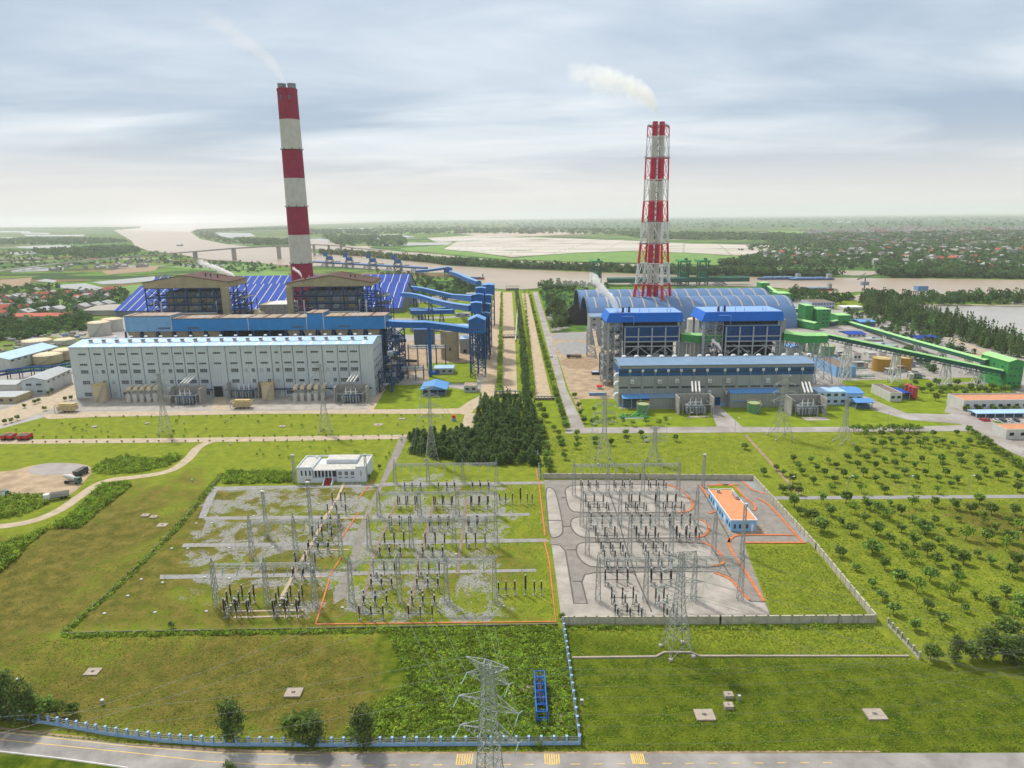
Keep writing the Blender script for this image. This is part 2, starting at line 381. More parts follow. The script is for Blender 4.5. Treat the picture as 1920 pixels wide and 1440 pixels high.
def site_ground():
 m = mat('site_ground', (.15,.2,.04),.95, spec=.05); t = m.node_tree; b = t.nodes['Principled BSDF']; g = N(t, 'ShaderNodeNewGeometry')
 at = N(t, 'ShaderNodeAttribute', attribute_name='mask'); s_ = N(t, 'ShaderNodeSeparateColor'); L(t, at.outputs['Color'], s_.inputs[0])
 def noise(sc, det=6, ro=.6, off=0, dist=0):
  mp = N(t, 'ShaderNodeMapping'); mp.inputs['Location'].default_value = (off, off, 0); L(t, g.outputs['Position'], mp.inputs[0])
  n = N(t, 'ShaderNodeTexNoise'); n.inputs['Scale'].default_value = sc; n.inputs['Detail'].default_value = det; n.inputs['Roughness'].default_value = ro; n.inputs['Distortion'].default_value = dist; L(t, mp.outputs[0], n.inputs[0]); return n.outputs[0]
 def mixc(f, a, c):
  x = N(t, 'ShaderNodeMix', data_type='RGBA')
  L(t, f, x.inputs[0])
  for i, v in ((6, a),(7, c)):
   if isinstance(v, tuple): x.inputs[i].default_value = (*v, 1)
   else: L(t, v, x.inputs[i])
  return x.outputs[2]
 fine = noise(1.7,8,.72); mid = noise(.22,7,.65,31); big = noise(.045,6,.6,77,.6)
 fresh = mixc(smooth(t, mid, .3,.72),(.13,.178,.014),(.235,.262,.024))
 fresh = mixc(M(t, 'MULTIPLY', smooth(t, fine, .45,.75),.55), fresh, (.30,.33,.06))
 dry = mixc(smooth(t, mid, .32,.68),(.085,.088,.014),(.20,.165,.036))
 dry = mixc(M(t, 'MULTIPLY', smooth(t, fine, .5,.7),.6), dry, (.10,.135,.02))
 rough = mixc(smooth(t, mid, .35,.65),(.042,.078,.005),(.135,.165,.013))
 rough = mixc(M(t, 'MULTIPLY', smooth(t, fine, .5,.72),.7), rough, (.185,.21,.022))
 jit = M(t, 'ADD', M(t, 'MULTIPLY', M(t, 'SUBTRACT', big, .5),1.3), M(t, 'MULTIPLY', M(t, 'SUBTRACT', mid, .5),.9))
 dm = smooth(t, M(t, 'ADD', s_.outputs[0], jit),.30,.75)
 rm = smooth(t, M(t, 'ADD', s_.outputs[2], M(t, 'MULTIPLY', jit, .7)),.3,.7)
 c = mixc(dm, mixc(rm, fresh, rough), mixc(M(t, 'MULTIPLY', rm, .45), dry, rough))
 gj = M(t, 'ADD', M(t, 'MULTIPLY', M(t, 'SUBTRACT', noise(.085,9,.7,12,.6),.5),2.6), M(t, 'MULTIPLY', M(t, 'SUBTRACT', fine, .5),.7))
 gm = M(t, 'MULTIPLY', smooth(t, M(t, 'ADD', s_.outputs[1], gj),.46,.68),.85)
 bare = M(t, 'MULTIPLY', smooth(t, noise(.06,9,.72,55,.5),.60,.70),.55); c = mixc(bare, c, (.20,.155,.07))
 grav = mixc(smooth(t, fine, .3,.7),(.20,.19,.175),(.40,.39,.38))
 c = mixc(gm, c, grav)
 L(t, c, b.inputs['Base Color'])
 bp = N(t, 'ShaderNodeBump'); bp.inputs['Strength'].default_value = .9; bp.inputs['Distance'].default_value = .8
 L(t, M(t, 'ADD', M(t, 'MULTIPLY', noise(.8,8,.75,5),.8), M(t, 'MULTIPLY', mid, .5)), bp.inputs['Height']); L(t, bp.outputs[0], b.inputs['Normal'])
site_ground()
# ================================================================== ground, painted with where grass is dry, stony or rough, and with some shade along the front
SM = lambda p: chaikin(p, True)
def soft(X, Y, poly_px, w_=8.0):
 """1 inside a polygon, falling to 0 about w_ metres outside (box-blurred on the grid)"""
 a = inpoly(X, Y, [G(*p) for p in poly_px]).astype(float); k = max(1, int(w_ / 2.0 / 2))
 for ax in (0,1):
  for _ in range(2):
   c = np.cumsum(np.pad(a, [(k + 1, k) if i == ax else (0,0) for i in (0,1)], mode='edge'), axis=ax)
   a = (np.take(c, np.arange(2 * k + 1, c.shape[ax]), ax) - np.take(c, np.arange(0, c.shape[ax] - 2 * k - 1), ax)) / (2 * k + 1)
 return a
def ground():
 xs = np.arange(-330,430.1,2.0); ys = np.arange(92,560.1,2.0); X, Y = np.meshgrid(xs, ys)
 dry = np.zeros_like(X); gr = np.zeros_like(X); ro = np.zeros_like(X)
 dry += .62 * soft(X, Y, [(-200,930),(60,1010),(235,900),(400,870),(395,920),(120,1190),(700,1185),(760,1300),(640,1390),(-300,1380)],16)
 dry += .22 * soft(X, Y, [(0,1000),(230,960),(330,960),(110,1180),(-200,1250)],20)
 dry += .35 * soft(X, Y, [(300,1185),(760,1190),(740,1370),(300,1360)],18)
 dry += .62 * soft(X, Y, [(395,915),(690,905),(600,1168),(140,1180)],8)
 dry += .42 * soft(X, Y, [(690,905),(1020,900),(1040,1165),(600,1168)],8)
 dry += .55 * soft(X, Y, [(1660,940),(2100,930),(2200,1130),(1950,1110),(1750,1010)],14)
 dry += .20 * soft(X, Y, [(1060,1180),(1640,1180),(1700,1240),(1080,1260)],10)
 dry += .18 * soft(X, Y, [(1440,820),(1920,820),(1990,930),(1440,930)],10)
 gr += .455 * soft(X, Y, [(395,915),(690,905),(600,1168),(330,1140),(345,985)],5)
 gr += .10 * soft(X, Y, [(400,915),(690,905),(640,1090),(340,1090)],5)
 gr += .54 * soft(X, Y, [(690,905),(1035,905),(1045,1168),(600,1168)],4)
 gr -= .30 * soft(X, Y, [(960,900),(1030,900),(1044,1165),(940,1165)],5)
 gr += .35 * soft(X, Y, [(750,880),(880,880),(880,905),(740,905)],4)
 ro += .95 * soft(X, Y, [(-400,1380),(660,1390),(700,1250),(740,1180),(1060,1178),(1700,1240),(2300,1300),(2300,1500),(-400,1500)],14)  # rough front meadow; its dark tone also paints in overall shade there
 ro -= .55 * soft(X, Y, [(-400,1180),(700,1190),(650,1350),(-400,1340)],14)
 ro += .9 * soft(X, Y, [(700,1182),(800,1182),(800,1300),(700,1300)],8)
 ro -= .15 * soft(X, Y, [(1060,1178),(1640,1178),(1700,1240),(1075,1250)],8)
 Z = np.zeros_like(X)
 V = np.stack([X, Y, Z],-1).reshape(-1,3); nx, ny = len(xs), len(ys)
 i = np.arange(nx * ny).reshape(ny, nx); F = np.stack([i[:-1, :-1], i[:-1,1:], i[1:, 1:], i[1:, :-1]],-1).reshape(-1,4)
 me = np_mesh('ground', V, F, mats=['site_ground'])
 a = me.color_attributes.new('mask', 'FLOAT_COLOR', 'POINT'); c = np.ones((nx * ny, 4), np.float32)
 c[:, 0] = np.clip(dry, 0,1).ravel(); c[:, 1] = np.clip(gr, 0,1).ravel(); c[:, 2] = np.clip(ro, 0,1).ravel(); a.data.foreach_set('color', c.ravel())
 o = bpy.data.objects.new('ground', me); COL.objects.link(o); tag(o, kind='structure')
ground()
FAR = 60000
mb = MB(); mb.face([(-FAR, -800,-.3),(FAR, -800,-.3),(FAR, FAR, -.3),(-FAR, FAR, -.3)], 'farmland'); tag(mb.build('terrain'), kind='structure')
# ---- water
NEAR_BANK = [(212,431),(246,451),(252,460),(277,470),(330,476),(362,482),(390,487),(475,492),(525,497),(640,501),(780,512),(850,511),(890,526),(925,541),(960,544),(1005,541),(1030,533),(1140,533),(1435,538),(1515,545),(1555,551),(1615,547),(1655,552),(1690,556),(1760,557),(1785,550),(1915,553),(2400,556)]
FAR_BANK = [(2400,529),(1920,525),(1672,522),(1590,521),(1440,520),(1280,517),(1135,512),(960,505),(835,498),(802,493),(720,486),(680,481),(610,477),(560,472),(545,464),(475,463),(425,458),(375,448),(357,435),(372,430)]
sheet('river', NEAR_BANK + FAR_BANK, .3, 'river_water')
CH = [(560,446),(620,455),(670,463),(740,471),(820,477),(900,485),(960,489),(1110,494),(1200,496),(1340,500),(1400,504),(1560,507),(1680,509),(1740,513),(1600,517),(1560,514),(1340,508),(1200,505),(1110,502),(960,496),(880,491),(800,484),(740,478),(680,474),(620,471),(560,462)]
sheet('side_channel', CH, .3, 'river_water')
q = [G(*p) for p in [(0,426.2),(150,425.4),(265,424.6),(262,428),(212,431),(357,434.5),(372,429.5),(430,427),(530,422.8),(640,419),(730,415.5),(795,412.6),(900,411.6)]] + [(14000,59000),(-59000,59000),(-59000,22000)]
sheet('sea', q, .35, 'sea_water', px=False)
sheet('sandbar', [(-100,423.6),(150,423.0),(470,419.8),(480,420.2),(150,424.2),(-100,424.9)],.8, 'mud')
sheet('tidal_flat', [(600,417.2),(700,413.6),(780,412.6),(770,414.4),(690,416.5),(610,418.2)],.8, 'salt_pan')
RES = [(1715,572),(2400,578),(2400,760),(1925,655),(1880,640),(1830,617),(1760,592)]
sheet('reservoir', RES, .25, 'reservoir_water')
ponds = [[(0,433),(55,433.5),(58,436),(0,436)],[(40,436),(95,436.5),(90,439),(40,438.5)],[(45,440),(160,440),(158,443),(48,443)],[(0,445),(60,445),(55,448),(0,448)],
 [(30,462),(110,459),(160,462),(155,468),(95,467),(35,465)],[(185,464),(230,461),(226,467),(190,468)],[(0,449),(45,450),(40,453),(0,453)],[(13,474),(60,471),(72,475),(40,478),(15,477)],
 [(20,508),(60,501),(120,502),(118,507),(60,509),(22,511)],[(172,529),(290,518),(292,526),(230,532),(190,533)],[(100,535),(160,531),(195,540),(180,544),(120,541)],[(60,538),(95,541),(92,548),(62,543)],[(67,527),(85,523),(108,526),(100,530)],
 [(520,452),(600,447),(640,452),(590,456),(530,457)],[(660,446),(750,440),(780,444),(700,450)],[(400,436),(470,437),(480,443),(430,446),(405,441)],[(730,456),(850,454),(840,459),(730,461)],[(600,429),(700,427),(690,431),(600,432)],[(690,441),(760,439),(740,444),(690,446)],
 [(820,427),(870,426),(868,430),(820,431)],[(1000,432),(1060,431),(1055,434),(1005,435)],[(330,497),(380,493),(430,497),(380,502)],[(1560,415),(1605,414),(1600,417),(1562,417)]]
for k, p in enumerate(ponds): sheet('pond', p, .12, 'pond_water')
sheet('salt_fields', [(870,448),(1000,445),(1180,451),(1300,457),(1450,460),(1520,465),(1500,474),(1380,479),(1290,474),(1190,470),(1080,474),(960,482),(900,474),(830,467),(845,458)],.15, 'salt_pan')
sheet('salt_fields', [(800,446),(900,441),(985,444),(900,450),(820,455)],.12, 'salt_pan')
sheet('green_field', [(750,466),(850,458),(830,468),(900,475),(960,484),(1080,475),(1190,471),(1290,475),(1380,480),(1410,486),(1340,497),(1200,493),(1110,491),(960,487),(900,482),(820,474),(760,470)],.18, 'field_green')
sheet('green_field', [(1440,432),(1640,436),(1650,443),(1450,440)],.1, 'field_green')
sheet('green_field', [(60,585),(110,560),(240,535),(300,530),(300,520),(480,505),(540,510),(540,522),(330,538),(240,552),(120,577)],.08, 'field_green')
for p in ([(0,525),(60,520),(55,534),(0,541)],[(0,555),(70,550),(60,561),(0,566)],[(190,508),(300,498),(290,508),(200,515)]): sheet('ploughed_field', p, .07, 'soil')
for p in ([(860,438),(1000,434),(1120,437),(1000,443),(900,442)],[(560,463),(700,461),(690,466),(600,468)]): sheet('ploughed_field', p, .1, 'mud')
for p in ([(700,434),(860,432),(850,437),(720,439)],[(1200,440),(1380,443),(1370,449),(1210,447)],[(300,500),(480,495),(540,500),(400,508)]): sheet('green_field', p, .1, 'field_green')
for p in ([(960,410),(1900,413),(2200,425),(960,428)],): sheet('wooded_plain', p, .05, 'far_green')
# ---- plant grounds
sheet('plant_yard', [(-120,760),(0,700),(130,690),(180,620),(240,590),(770,560),(905,545),(905,740),(860,770),(200,776),(100,778),(-100,830)],.02, 'concrete')
sheet('works_yard', [(722,700),(745,640),(880,640),(905,700),(885,712),(722,712)],.03, 'dirt')
sheet('apron', [(300,735),(340,768),(160,768),(175,735)],.04, 'concrete_pale')
sheet('apron', [(360,735),(800,700),(700,768),(440,769),(350,769),(400,745)],.045, 'concrete_pale')
sheet('works_lawn', [(722,722),(800,721),(905,735),(868,768),(697,768)],.06, 'grass_plain')
sheet('works_lawn', [(800,680),(890,680),(895,718),(805,720)],.065, 'grass_plain')
sheet('works_lawn', [(780,600),(905,593),(905,625),(740,628)],.065, 'grass_plain')
sheet('works_lawn', [(690,575),(900,560),(905,590),(780,596),(690,596)],.065, 'grass_plain')
sheet('beige_road', [(-100,845),(0,800),(75,775),(150,745),(240,700),(150,700),(130,722),(60,750),(-100,800)],.05, 'path_beige')
sheet('beige_road', [(75,778),(180,772),(480,771),(700,768),(860,766),(880,752),(905,740),(912,745),(895,762),(880,780),(862,776),(500,776),(180,782),(90,786)],.085, 'path_beige')
sheet('beige_road', [(-120,826),(360,821),(765,815),(765,823),(400,829),(-120,834)],.05, 'path_beige')
sheet('concrete_path', [(750,819),(765,819),(742,870),(722,905),(700,945),(683,1000),(668,1060),(648,1120),(625,1134),(625,1110),(655,1060),(668,1000),(690,950),(713,905),(728,868)],.055, 'yard_road')
sheet('dirt_track', [(872,775),(892,775),(886,808),(863,808)],.09, 'path_beige')
sheet('access_road', [(404,745),(420,745),(432,768),(395,770)],.07, 'path_beige')
sheet('footpath', [(704,744),(722,720),(727,723),(700,769),(688,769)],.08, 'path_beige')
# canal strips from the river to the forest
sheet('canal_bank', [(905,745),(915,545),(1010,545),(1090,800),(1008,800),(900,745)],.03, 'grass_plain')
sheet('canal_road', [(900,742),(927,546),(939,546),(935,640),(930,742),(900,760)],.09, 'path_canal')
for c_ in (((943,548),(960,548),(967,660),(970,740),(932,740),(938,660)),((978,550),(990,550),(1012,650),(1035,750),(1005,750),(996,650))):
 sheet('canal', list(c_),.07, 'path_canal')
sheet('east_road', [(999,548),(1008,548),(1040,650),(1062,730),(1096,800),(1075,812),(1050,740),(1026,650)],.09, 'concrete')
sheet('east_yard', [(1026,625),(1145,620),(1165,762),(1085,768),(1066,730),(1045,665)],.04, 'dirt')
sheet('parking_yard', SM([(1032,625),(1105,622),(1105,638),(1036,638)]),.1, 'asphalt')
sheet('parking_yard', SM([(1036,641),(1105,640),(1108,665),(1052,668)]),.1, 'asphalt')
sheet('scrub_mound', SM([(1047,672),(1120,670),(1122,692),(1055,690)]),.1, 'soil')
sheet('plant_yard', [(1140,560),(1480,552),(1700,560),(1930,655),(2300,760),(2300,850),(1920,800),(1560,735),(1540,762),(1160,770)],.02, 'concrete')
sheet('cross_road', [(1060,802),(1360,800),(1460,801),(1720,800),(1920,793),(2000,793),(2000,806),(1920,808),(1740,809),(1400,811),(1060,813)],.08, 'concrete')
sheet('station_lawn', [(1086,748),(1160,748),(1160,766),(1320,768),(1350,798),(1345,802),(1130,805),(1098,802)],.06, 'grass_plain')
sheet('station_lawn', [(1350,763),(1560,758),(1640,764),(1700,783),(1786,796),(1780,801),(1400,801),(1380,797)],.06, 'grass_plain')
sheet('station_drive', [(1330,763),(1350,763),(1392,800),(1345,802)],.075, 'concrete')
sheet('station_lawn', [(1575,714),(1900,706),(1900,740),(1780,745),(1770,775),(1690,773),(1650,752),(1600,735)],.06, 'grass_plain')
sheet('side_road', [(1530,700),(1560,708),(1600,735),(1650,755),(1700,775),(1780,777),(1800,765),(1850,785),(1930,830),(2100,900),(2100,935),(1900,850),(1800,795),(1700,787),(1640,770),(1600,745),(1560,725),(1520,720)],.09, 'concrete')
sheet('bare_plot', [(1795,660),(1850,662),(1900,682),(1800,678)],.07, 'dirt')
sheet('clay_bank', [(1520,555),(1720,575),(1800,600),(1930,652),(1920,665),(1740,612),(1620,585),(1500,575)],.05, 'grass_plain')
path_sheet('reservoir_road', [(1640,590),(1740,618),(1820,650),(1930,692)],7,.1, 'path_beige')
path_sheet('estate_road', [(1490,632),(1600,640),(1720,690),(1760,720),(1930,716)],7,.1, 'concrete')
path_sheet('estate_road', [(1590,590),(1640,605),(1700,618)],6,.1, 'concrete')
path_sheet('orchard_path', [(1440,934),(1920,931),(2300,930)],3.2,.06, 'asphalt')
path_sheet('orchard_path', [(1397,815),(1500,928)],1.6,.05, 'soil')
# dirt road and bays on the left
path_sheet('dirt_road', chaikin([(400,826),(370,838),(355,860),(320,885),(255,895),(195,900),(150,930),(110,960),(40,985),(-80,992)]),4.6,.06, 'path_beige')
sheet('dirt_bay', SM([(-80,885),(20,885),(60,872),(110,868),(165,870),(175,885),(160,900),(150,915),(120,935),(60,935),(0,945),(-80,960)]),.05, 'dirt')
sheet('gravel_pad', SM([(50,880),(80,868),(140,868),(165,876),(130,890),(60,892)]),.06, 'concrete')
# main road in front
sheet('main_road', [(-400,1330),(0,1370),(100,1381),(250,1398),(420,1410),(600,1414),(2400,1411),(2400,1500),(900,1500),(500,1478),(240,1442),(120,1425),(0,1411),(-400,1370)],.05, 'road_main')
mb = MB()
ribbon(mb, [(-300,1353),(0,1387),(120,1399),(250,1412),(390,1428),(480,1433),(600,1435)],.16,.055,.062, 'yellow_paint')
ribbon(mb, [(-100,1365),(0,1373),(100,1384),(250,1400.5),(420,1412.5),(600,1416)],.14,.055,.062, 'yellow_paint')
ribbon(mb, [(0,1408.5),(120,1422),(240,1439)],.14,.055,.062, 'white_paint')
for k in range(22):
 x = 640 + k * 43; ribbon(mb, [(x, 1435.5 - k * .25),(x + 17,1435.4 - k * .25)],.16,.055,.062, 'yellow_paint')
for a, b, t_ in ((857,885,-3),(1022,1048,1),(1185,1207,5)):
 for k in range(7):
  x = a + (b - a) * k / 6; ribbon(mb, [(x - t_ * .5,1413.5),(x + t_ * .5,1433)],.24,.055,.063, 'yellow_paint')
tag(mb.build('road_markings'), kind='structure')
path_sheet('dirt_verge', [(-300,1338),(0,1366),(250,1394.5),(420,1407),(600,1411.5),(1100,1411),(1650,1408.5)],.7,.045, 'soil')
# ---- substation grounds
for p in ([(397,913),(700,908),(735,905),(735,911),(700,914),(560,915),(390,921)],[(385,969),(690,966),(690,972),(382,975)],[(345,1019),(640,1017),(700,1015),(690,1022),(340,1026)],
          [(300,1078),(640,1074),(660,1070),(655,1080),(300,1086)],[(395,914),(410,914),(385,972),(372,972)],[(720,905),(1020,903),(1020,908),(718,911)],
          [(700,966),(993,962),(995,967),(695,973)],[(690,1014),(1025,1010),(1030,1016),(685,1022)],[(665,1072),(1005,1067),(1007,1072),(660,1079)]): KT = globals().get('KT', 0) + 1; sheet('yard_track', p, .04 + .003 * KT, 'asphalt')
sheet('yard_road', [(1020,900),(1415,900),(1525,1017),(1395,1020),(1447,1160),(1053,1165),(1035,1030)],.03, 'yard_road')
PADS = [[(1022,914),(1036,915),(1043,925),(1054,975),(1056,998),(1048,1007),(1030,1010),(1026,960)],[(1060,928),(1060,914),(1080,909),(1250,908),(1277,915),(1297,938),(1301,953),(1290,961),(1085,962),(1067,957)],
  [(1070,988),(1070,973),(1090,968),(1300,968),(1320,976),(1331,994),(1322,1006),(1298,1009),(1100,1010),(1080,1003)],[(1080,1034),(1082,1020),(1100,1017),(1310,1016),(1344,1028),(1361,1050),(1354,1061),(1334,1064),(1115,1065),(1096,1058),(1085,1045)],
  [(1034,1021),(1050,1023),(1060,1033),(1067,1075),(1076,1132),(1101,1132),(1091,1092),(1096,1078),(1115,1074),(1290,1072),(1345,1073),(1370,1083),(1390,1106),(1407,1128),(1432,1129),(1447,1160),(1053,1165),(1044,1090)]]
for k, p in enumerate(PADS):
 q = chaikin(p, True) if k < 4 else p; sheet('gravel_pad', q, .05 + .003 * k, 'concrete_pale'); mb = MB(); ribbon(mb, q + [q[0]] if k < 4 else q[:-3],.42,.06,.16, 'kerb_dark'); tag(mb.build('kerb'), kind='structure')
sheet('gravel_pad', [(1396,903),(1414,903),(1524,1016),(1508,1016),(1442,934),(1420,924)],.07, 'gravel_blue'); sheet('house_yard', [(1322,930),(1345,922),(1380,980),(1430,985),(1440,1003),(1375,1004),(1350,985)],.075, 'soil_pale')
sheet('house_lawn', [(1328,912),(1380,910),(1392,930),(1384,934),(1372,922),(1335,924)],.08, 'grass_plain')
mb = MB()
ARC = [[(1312,910),(1330,935),(1345,950),(1345,958),(1330,963)],[(1306,972),(1325,980),(1330,994),(1322,1005),(1305,1008)],[(1250,909),(1275,916),(1298,940),(1300,952),(1290,960),(1270,961)],
       [(1318,1017),(1345,1030),(1358,1050),(1355,1058),(1340,1062)],[(1340,1075),(1370,1085),(1390,1110),(1405,1126)],[(1366,1010),(1368,1030),(1390,1060),(1415,1100),(1432,1128)],
       [(1395,1018),(1510,1018)],[(1366,1018),(1372,1006),(1395,1003),(1488,1004)],[(1345,908),(1380,912),(1392,930),(1418,948),(1414,958)],[(1393,903),(1410,920),(1445,930)],
       [(1505,1017),(1468,975),(1440,945),(1422,935)],[(1326,911),(1385,909)]]
for a in ARC: ribbon(mb, chaikin(a),1.0,.09,.26, 'brick_red')
tag(mb.build('kerbs'), kind='structure')
mb = MB()
for a in ([(1140,918),(1155,960),(1172,1020),(1192,1080),(1222,1148)],[(1290,960),(1370,1080)],[(1312,912),(1340,960),(1368,1010)],[(1053,933),(1062,933)],[(1056,987),(1072,987)],[(1062,1031),(1080,1031)],[(1074,1090),(1092,1090)],[(1024,976),(1054,976)]): ribbon(mb, a, .45,.06,.13, 'kerb_dark')
tag(mb.build('drains'), kind='structure')
mb = MB()
for a, b in (((700,900),(672,935)),((672,962),(640,1010)),((640,1045),(618,1080)),((618,1085),(592,1171))): ribbon(mb, [a, b],.5,.02,.18, 'brick_red')
ribbon(mb, [(592,1171),(1042,1166),(1030,1055),(1020,1012)],.5,.02,.2, 'brick_red')
ribbon(mb, [(1022,1005),(1012,920),(1005,878)],.5,.02,.2, 'brick_red')
tag(mb.build('cable_trench'), kind='structure')
mb = MB()
for a in ([(645,905),(633,935),(610,970),(590,1010),(560,1060),(525,1125)],[(748,930),(722,990),(700,1045),(690,1095),(670,1150)],[(815,930),(800,1000),(785,1065),(765,1150)],[(875,935),(865,1015),(858,1078)]):
 ribbon(mb, a, 1.1,.02,.14, 'trench_brown' if a[0][0] > 700 else 'path_beige')
for a in ([(625,972),(690,972)],[(596,1031),(655,1031)],[(560,1082),(612,1082)],[(440,1147),(570,1144)],[(438,1158),(566,1155)]): ribbon(mb, a, .8,.02,.14, 'path_beige')
tag(mb.build('cable_trench'), kind='structure')
# ================================================================== left power station
mat('wall_white', (.50,.545,.56),.6, var=.05, scale=.15, streak=.5, rust=(.35,.36,.35), ribs=.55)
mat('wall_end', (.50,.545,.56),.6, var=.06, scale=.15, streak=.2)
mat('seam_dark', (.15,.18,.21),.7)
mat('roof_lblue', (.36,.53,.74),.45, metal=0, var=.07, scale=.2, streak=.1)
mat('roof_cream', (.66,.64,.56),.5, var=.08)
mat('glass_dark', (.035,.05,.065),.12, var=.4, scale=.8, spec=.6)
mat('frame_white', (.42,.45,.48),.5)
mat('louvre_pale', (.36,.39,.41),.6)
mat('vent_grey', (.42,.42,.40),.5, var=.2, scale=1)
mat('vent_white', (.72,.72,.70),.4)
mat('blue_clad', (.025,.19,.43),.55, var=.10, scale=.2, streak=.35, rust=(.06,.25,.44), ribs=.5)
mat('blue_clad_pale', (.17,.33,.50),.6, var=.10, scale=.2, streak=.3)
mat('blue_steel', (.012,.06,.16),.5, var=.25, scale=.4)
mat('blue_gallery', (.012,.105,.33),.5, var=.12, scale=.2)
mat('gallery_roof', (.11,.28,.58),.45, var=.1, scale=.3)
mat('rust_roof', (.33,.25,.19),.85, var=.25, scale=.3, streak=0)
mat('brown_roof', (.085,.038,.028),.8, var=.25, scale=.3)
mat('boiler_beige', (.36,.30,.18),.7, var=.12, scale=.2, streak=.25, rust=(.20,.15,.09))
mat('boiler_grey', (.20,.22,.22),.7, var=.3, scale=.5)
mat('pipe_white', (.50,.50,.46),.5, var=.1)
mat('wall_grey2', (.36,.36,.35))
mat('dark_inner', (.03,.035,.045),.8, var=.5, scale=.4)
mat('silo_concrete', (.38,.31,.21),.85, var=.12, scale=.3, streak=.45, rust=(.23,.18,.12))
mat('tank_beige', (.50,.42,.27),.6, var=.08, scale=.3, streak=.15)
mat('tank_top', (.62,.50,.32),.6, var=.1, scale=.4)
mat('tank_white', (.50,.48,.43),.6, var=.07, scale=.3, streak=.25)
mat('shed_strip', (.50,.50,.50),.7)
mat('shed_blue', (.02,.065,.33),.8, spec=.1, var=.12, scale=.05, ribs=.0)
mat('chim_red', (.27,.014,.045),.7, var=.16, scale=.25, streak=.4, rust=(.17,.03,.05))
mat('chim_white', (.50,.48,.41),.7, var=.09, scale=.2, streak=.5, rust=(.36,.34,.29))
mat('steel_dark', (.06,.065,.07),.5, var=.3)
mat('steel_grey', (.34,.36,.37),.45, metal=.2, var=.15, scale=2)
mat('galv', (.36,.38,.38),.4, metal=.35, var=.2, scale=2)
mat('machine_grey', (.25,.27,.29),.5, var=.2, scale=1)
mat('machine_blue', (.08,.13,.20),.5, var=.2, scale=1)
mat('equip_beige', (.50,.38,.17),.6, var=.2, scale=.6)
mat('gravel_wall', (.33,.32,.29),.9, var=.15)
mat('coal_dark', (.03,.03,.03),.9, var=.3)
# ---------------- turbine hall
Y0, YB = 424.5,456.5
XL, XR = -279.7,-88.0; ZE, ZR = 33.0,35.2
root = thing('turbine_hall', 'long pale grey turbine hall with rows of dark windows and a light blue roof', 'power station hall', ((XL + XR) / 2, Y0,0))
mb = MB(root); mb.box(XL, XR, Y0, YB, 0, ZE, 'wall_white')
ym = (Y0 + YB) / 2
mb.face([(XR, Y0, ZE),(XR, YB, ZE),(XR, ym, ZR)], 'wall_end'); mb.face([(XL, YB, ZE),(XL, Y0, ZE),(XL, ym, ZR)], 'wall_end')
wall = mb.build('wall', root)
mb = MB(root)
for (a, za),(b_, zb) in (((Y0 - .5, ZE),(ym, ZR)),((YB + .5, ZE),(ym, ZR))):
 y0_, y1_ = (a, b_) if a < b_ else (b_, a); z0_, z1_ = (za, zb) if a < b_ else (zb, za)
 mb.hexa([(XL - .4, y0_, z0_ + .03),(XR + .4, y0_, z0_ + .03),(XR + .4, y1_, z1_ + .03),(XL - .4, y1_, z1_ + .03),(XL - .4, y0_, z0_ + .35),(XR + .4, y0_, z0_ + .35),(XR + .4, y1_, z1_ + .35),(XL - .4, y1_, z1_ + .35)], 'roof_lblue')
sk = [150 + k * 25.0 for k in range(22)]
for px in sk:
 x = XZ(px, Y0, ZE) + 1
 for a, za, b_, zb in ((Y0 - .3, ZE + .36, ym - .3, ZR + .37),(ym + 1.2, ZR + .3, YB + .2, ZE + .37)):
  mb.hexa([(x, a, za),(x + 1.5, a, za),(x + 1.5, b_, zb),(x, b_, zb),(x, a, za + .05),(x + 1.5, a, za + .05),(x + 1.5, b_, zb + .05),(x, b_, zb + .05)], 'roof_cream')
roof_ = mb.build('roof', root)
seams = [137.5,165.8,194.5,213.7,237,264,293,321,342.5,365,388,421,449.5,478,507,526,547.5,573.7,603,631.7,651,673,697.5]
sxs = [XZ(p, Y0, ZE) for p in seams]
mb = MB(root)
for x in sxs[1:-1]: mb.box(x - .19, x + .19, Y0 - .1, Y0 + .01,0, ZE - .1, 'seam_dark')
mb.build('panel_joint', wall)
def win_mesh(w_, h, cols, rows, dark=True):
 m = MB(); m.box(-w_ / 2, w_ / 2,-.06,.02,-h / 2, h / 2, 'glass_dark' if dark else 'louvre_pale')
 for i in range(cols + 1):
  x = -w_ / 2 + w_ * i / cols; m.box(x - .07, x + .07,-.12,-.05,-h / 2, h / 2, 'frame_white')
 for j in range(rows + 1):
  z = -h / 2 + h * j / rows; m.box(-w_ / 2, w_ / 2,-.13,-.051, z - .06, z + .06, 'frame_white')
 if rows == 2:
  for i in range(cols):
   x = -w_ / 2 + w_ * (i + .5) / cols; m.box(x - .04, x + .04,-.11,-.052,-h / 2,0, 'frame_white')
 return m
proto = {}
def add_window(kind, x, z, parent, y, spec):
 if kind not in proto:
  o = win_mesh(*spec).build('window', parent); proto[kind] = o
 else:
  o = bpy.data.objects.new('window', proto[kind].data); COL.objects.link(o); o.parent = parent
 o.location = (x - root.location.x, y - root.location.y, z)
 return o
ROW = [W(200,664, Y0)[1], W(200,683.5, Y0)[1], W(200,697, Y0)[1], W(200,717, Y0)[1], W(200,739, Y0)[1]]
specs = {'low': (4.6,1.15,4,1), 'tall': (4.6,2.3,4,2), 'nar': (2.2,1.15,2,1), 'nart': (2.1,2.3,2,2), 'pale': (1.9,2.2,2,2, False), 'loading': (3.4,1.6,1,1)}
nw = 0
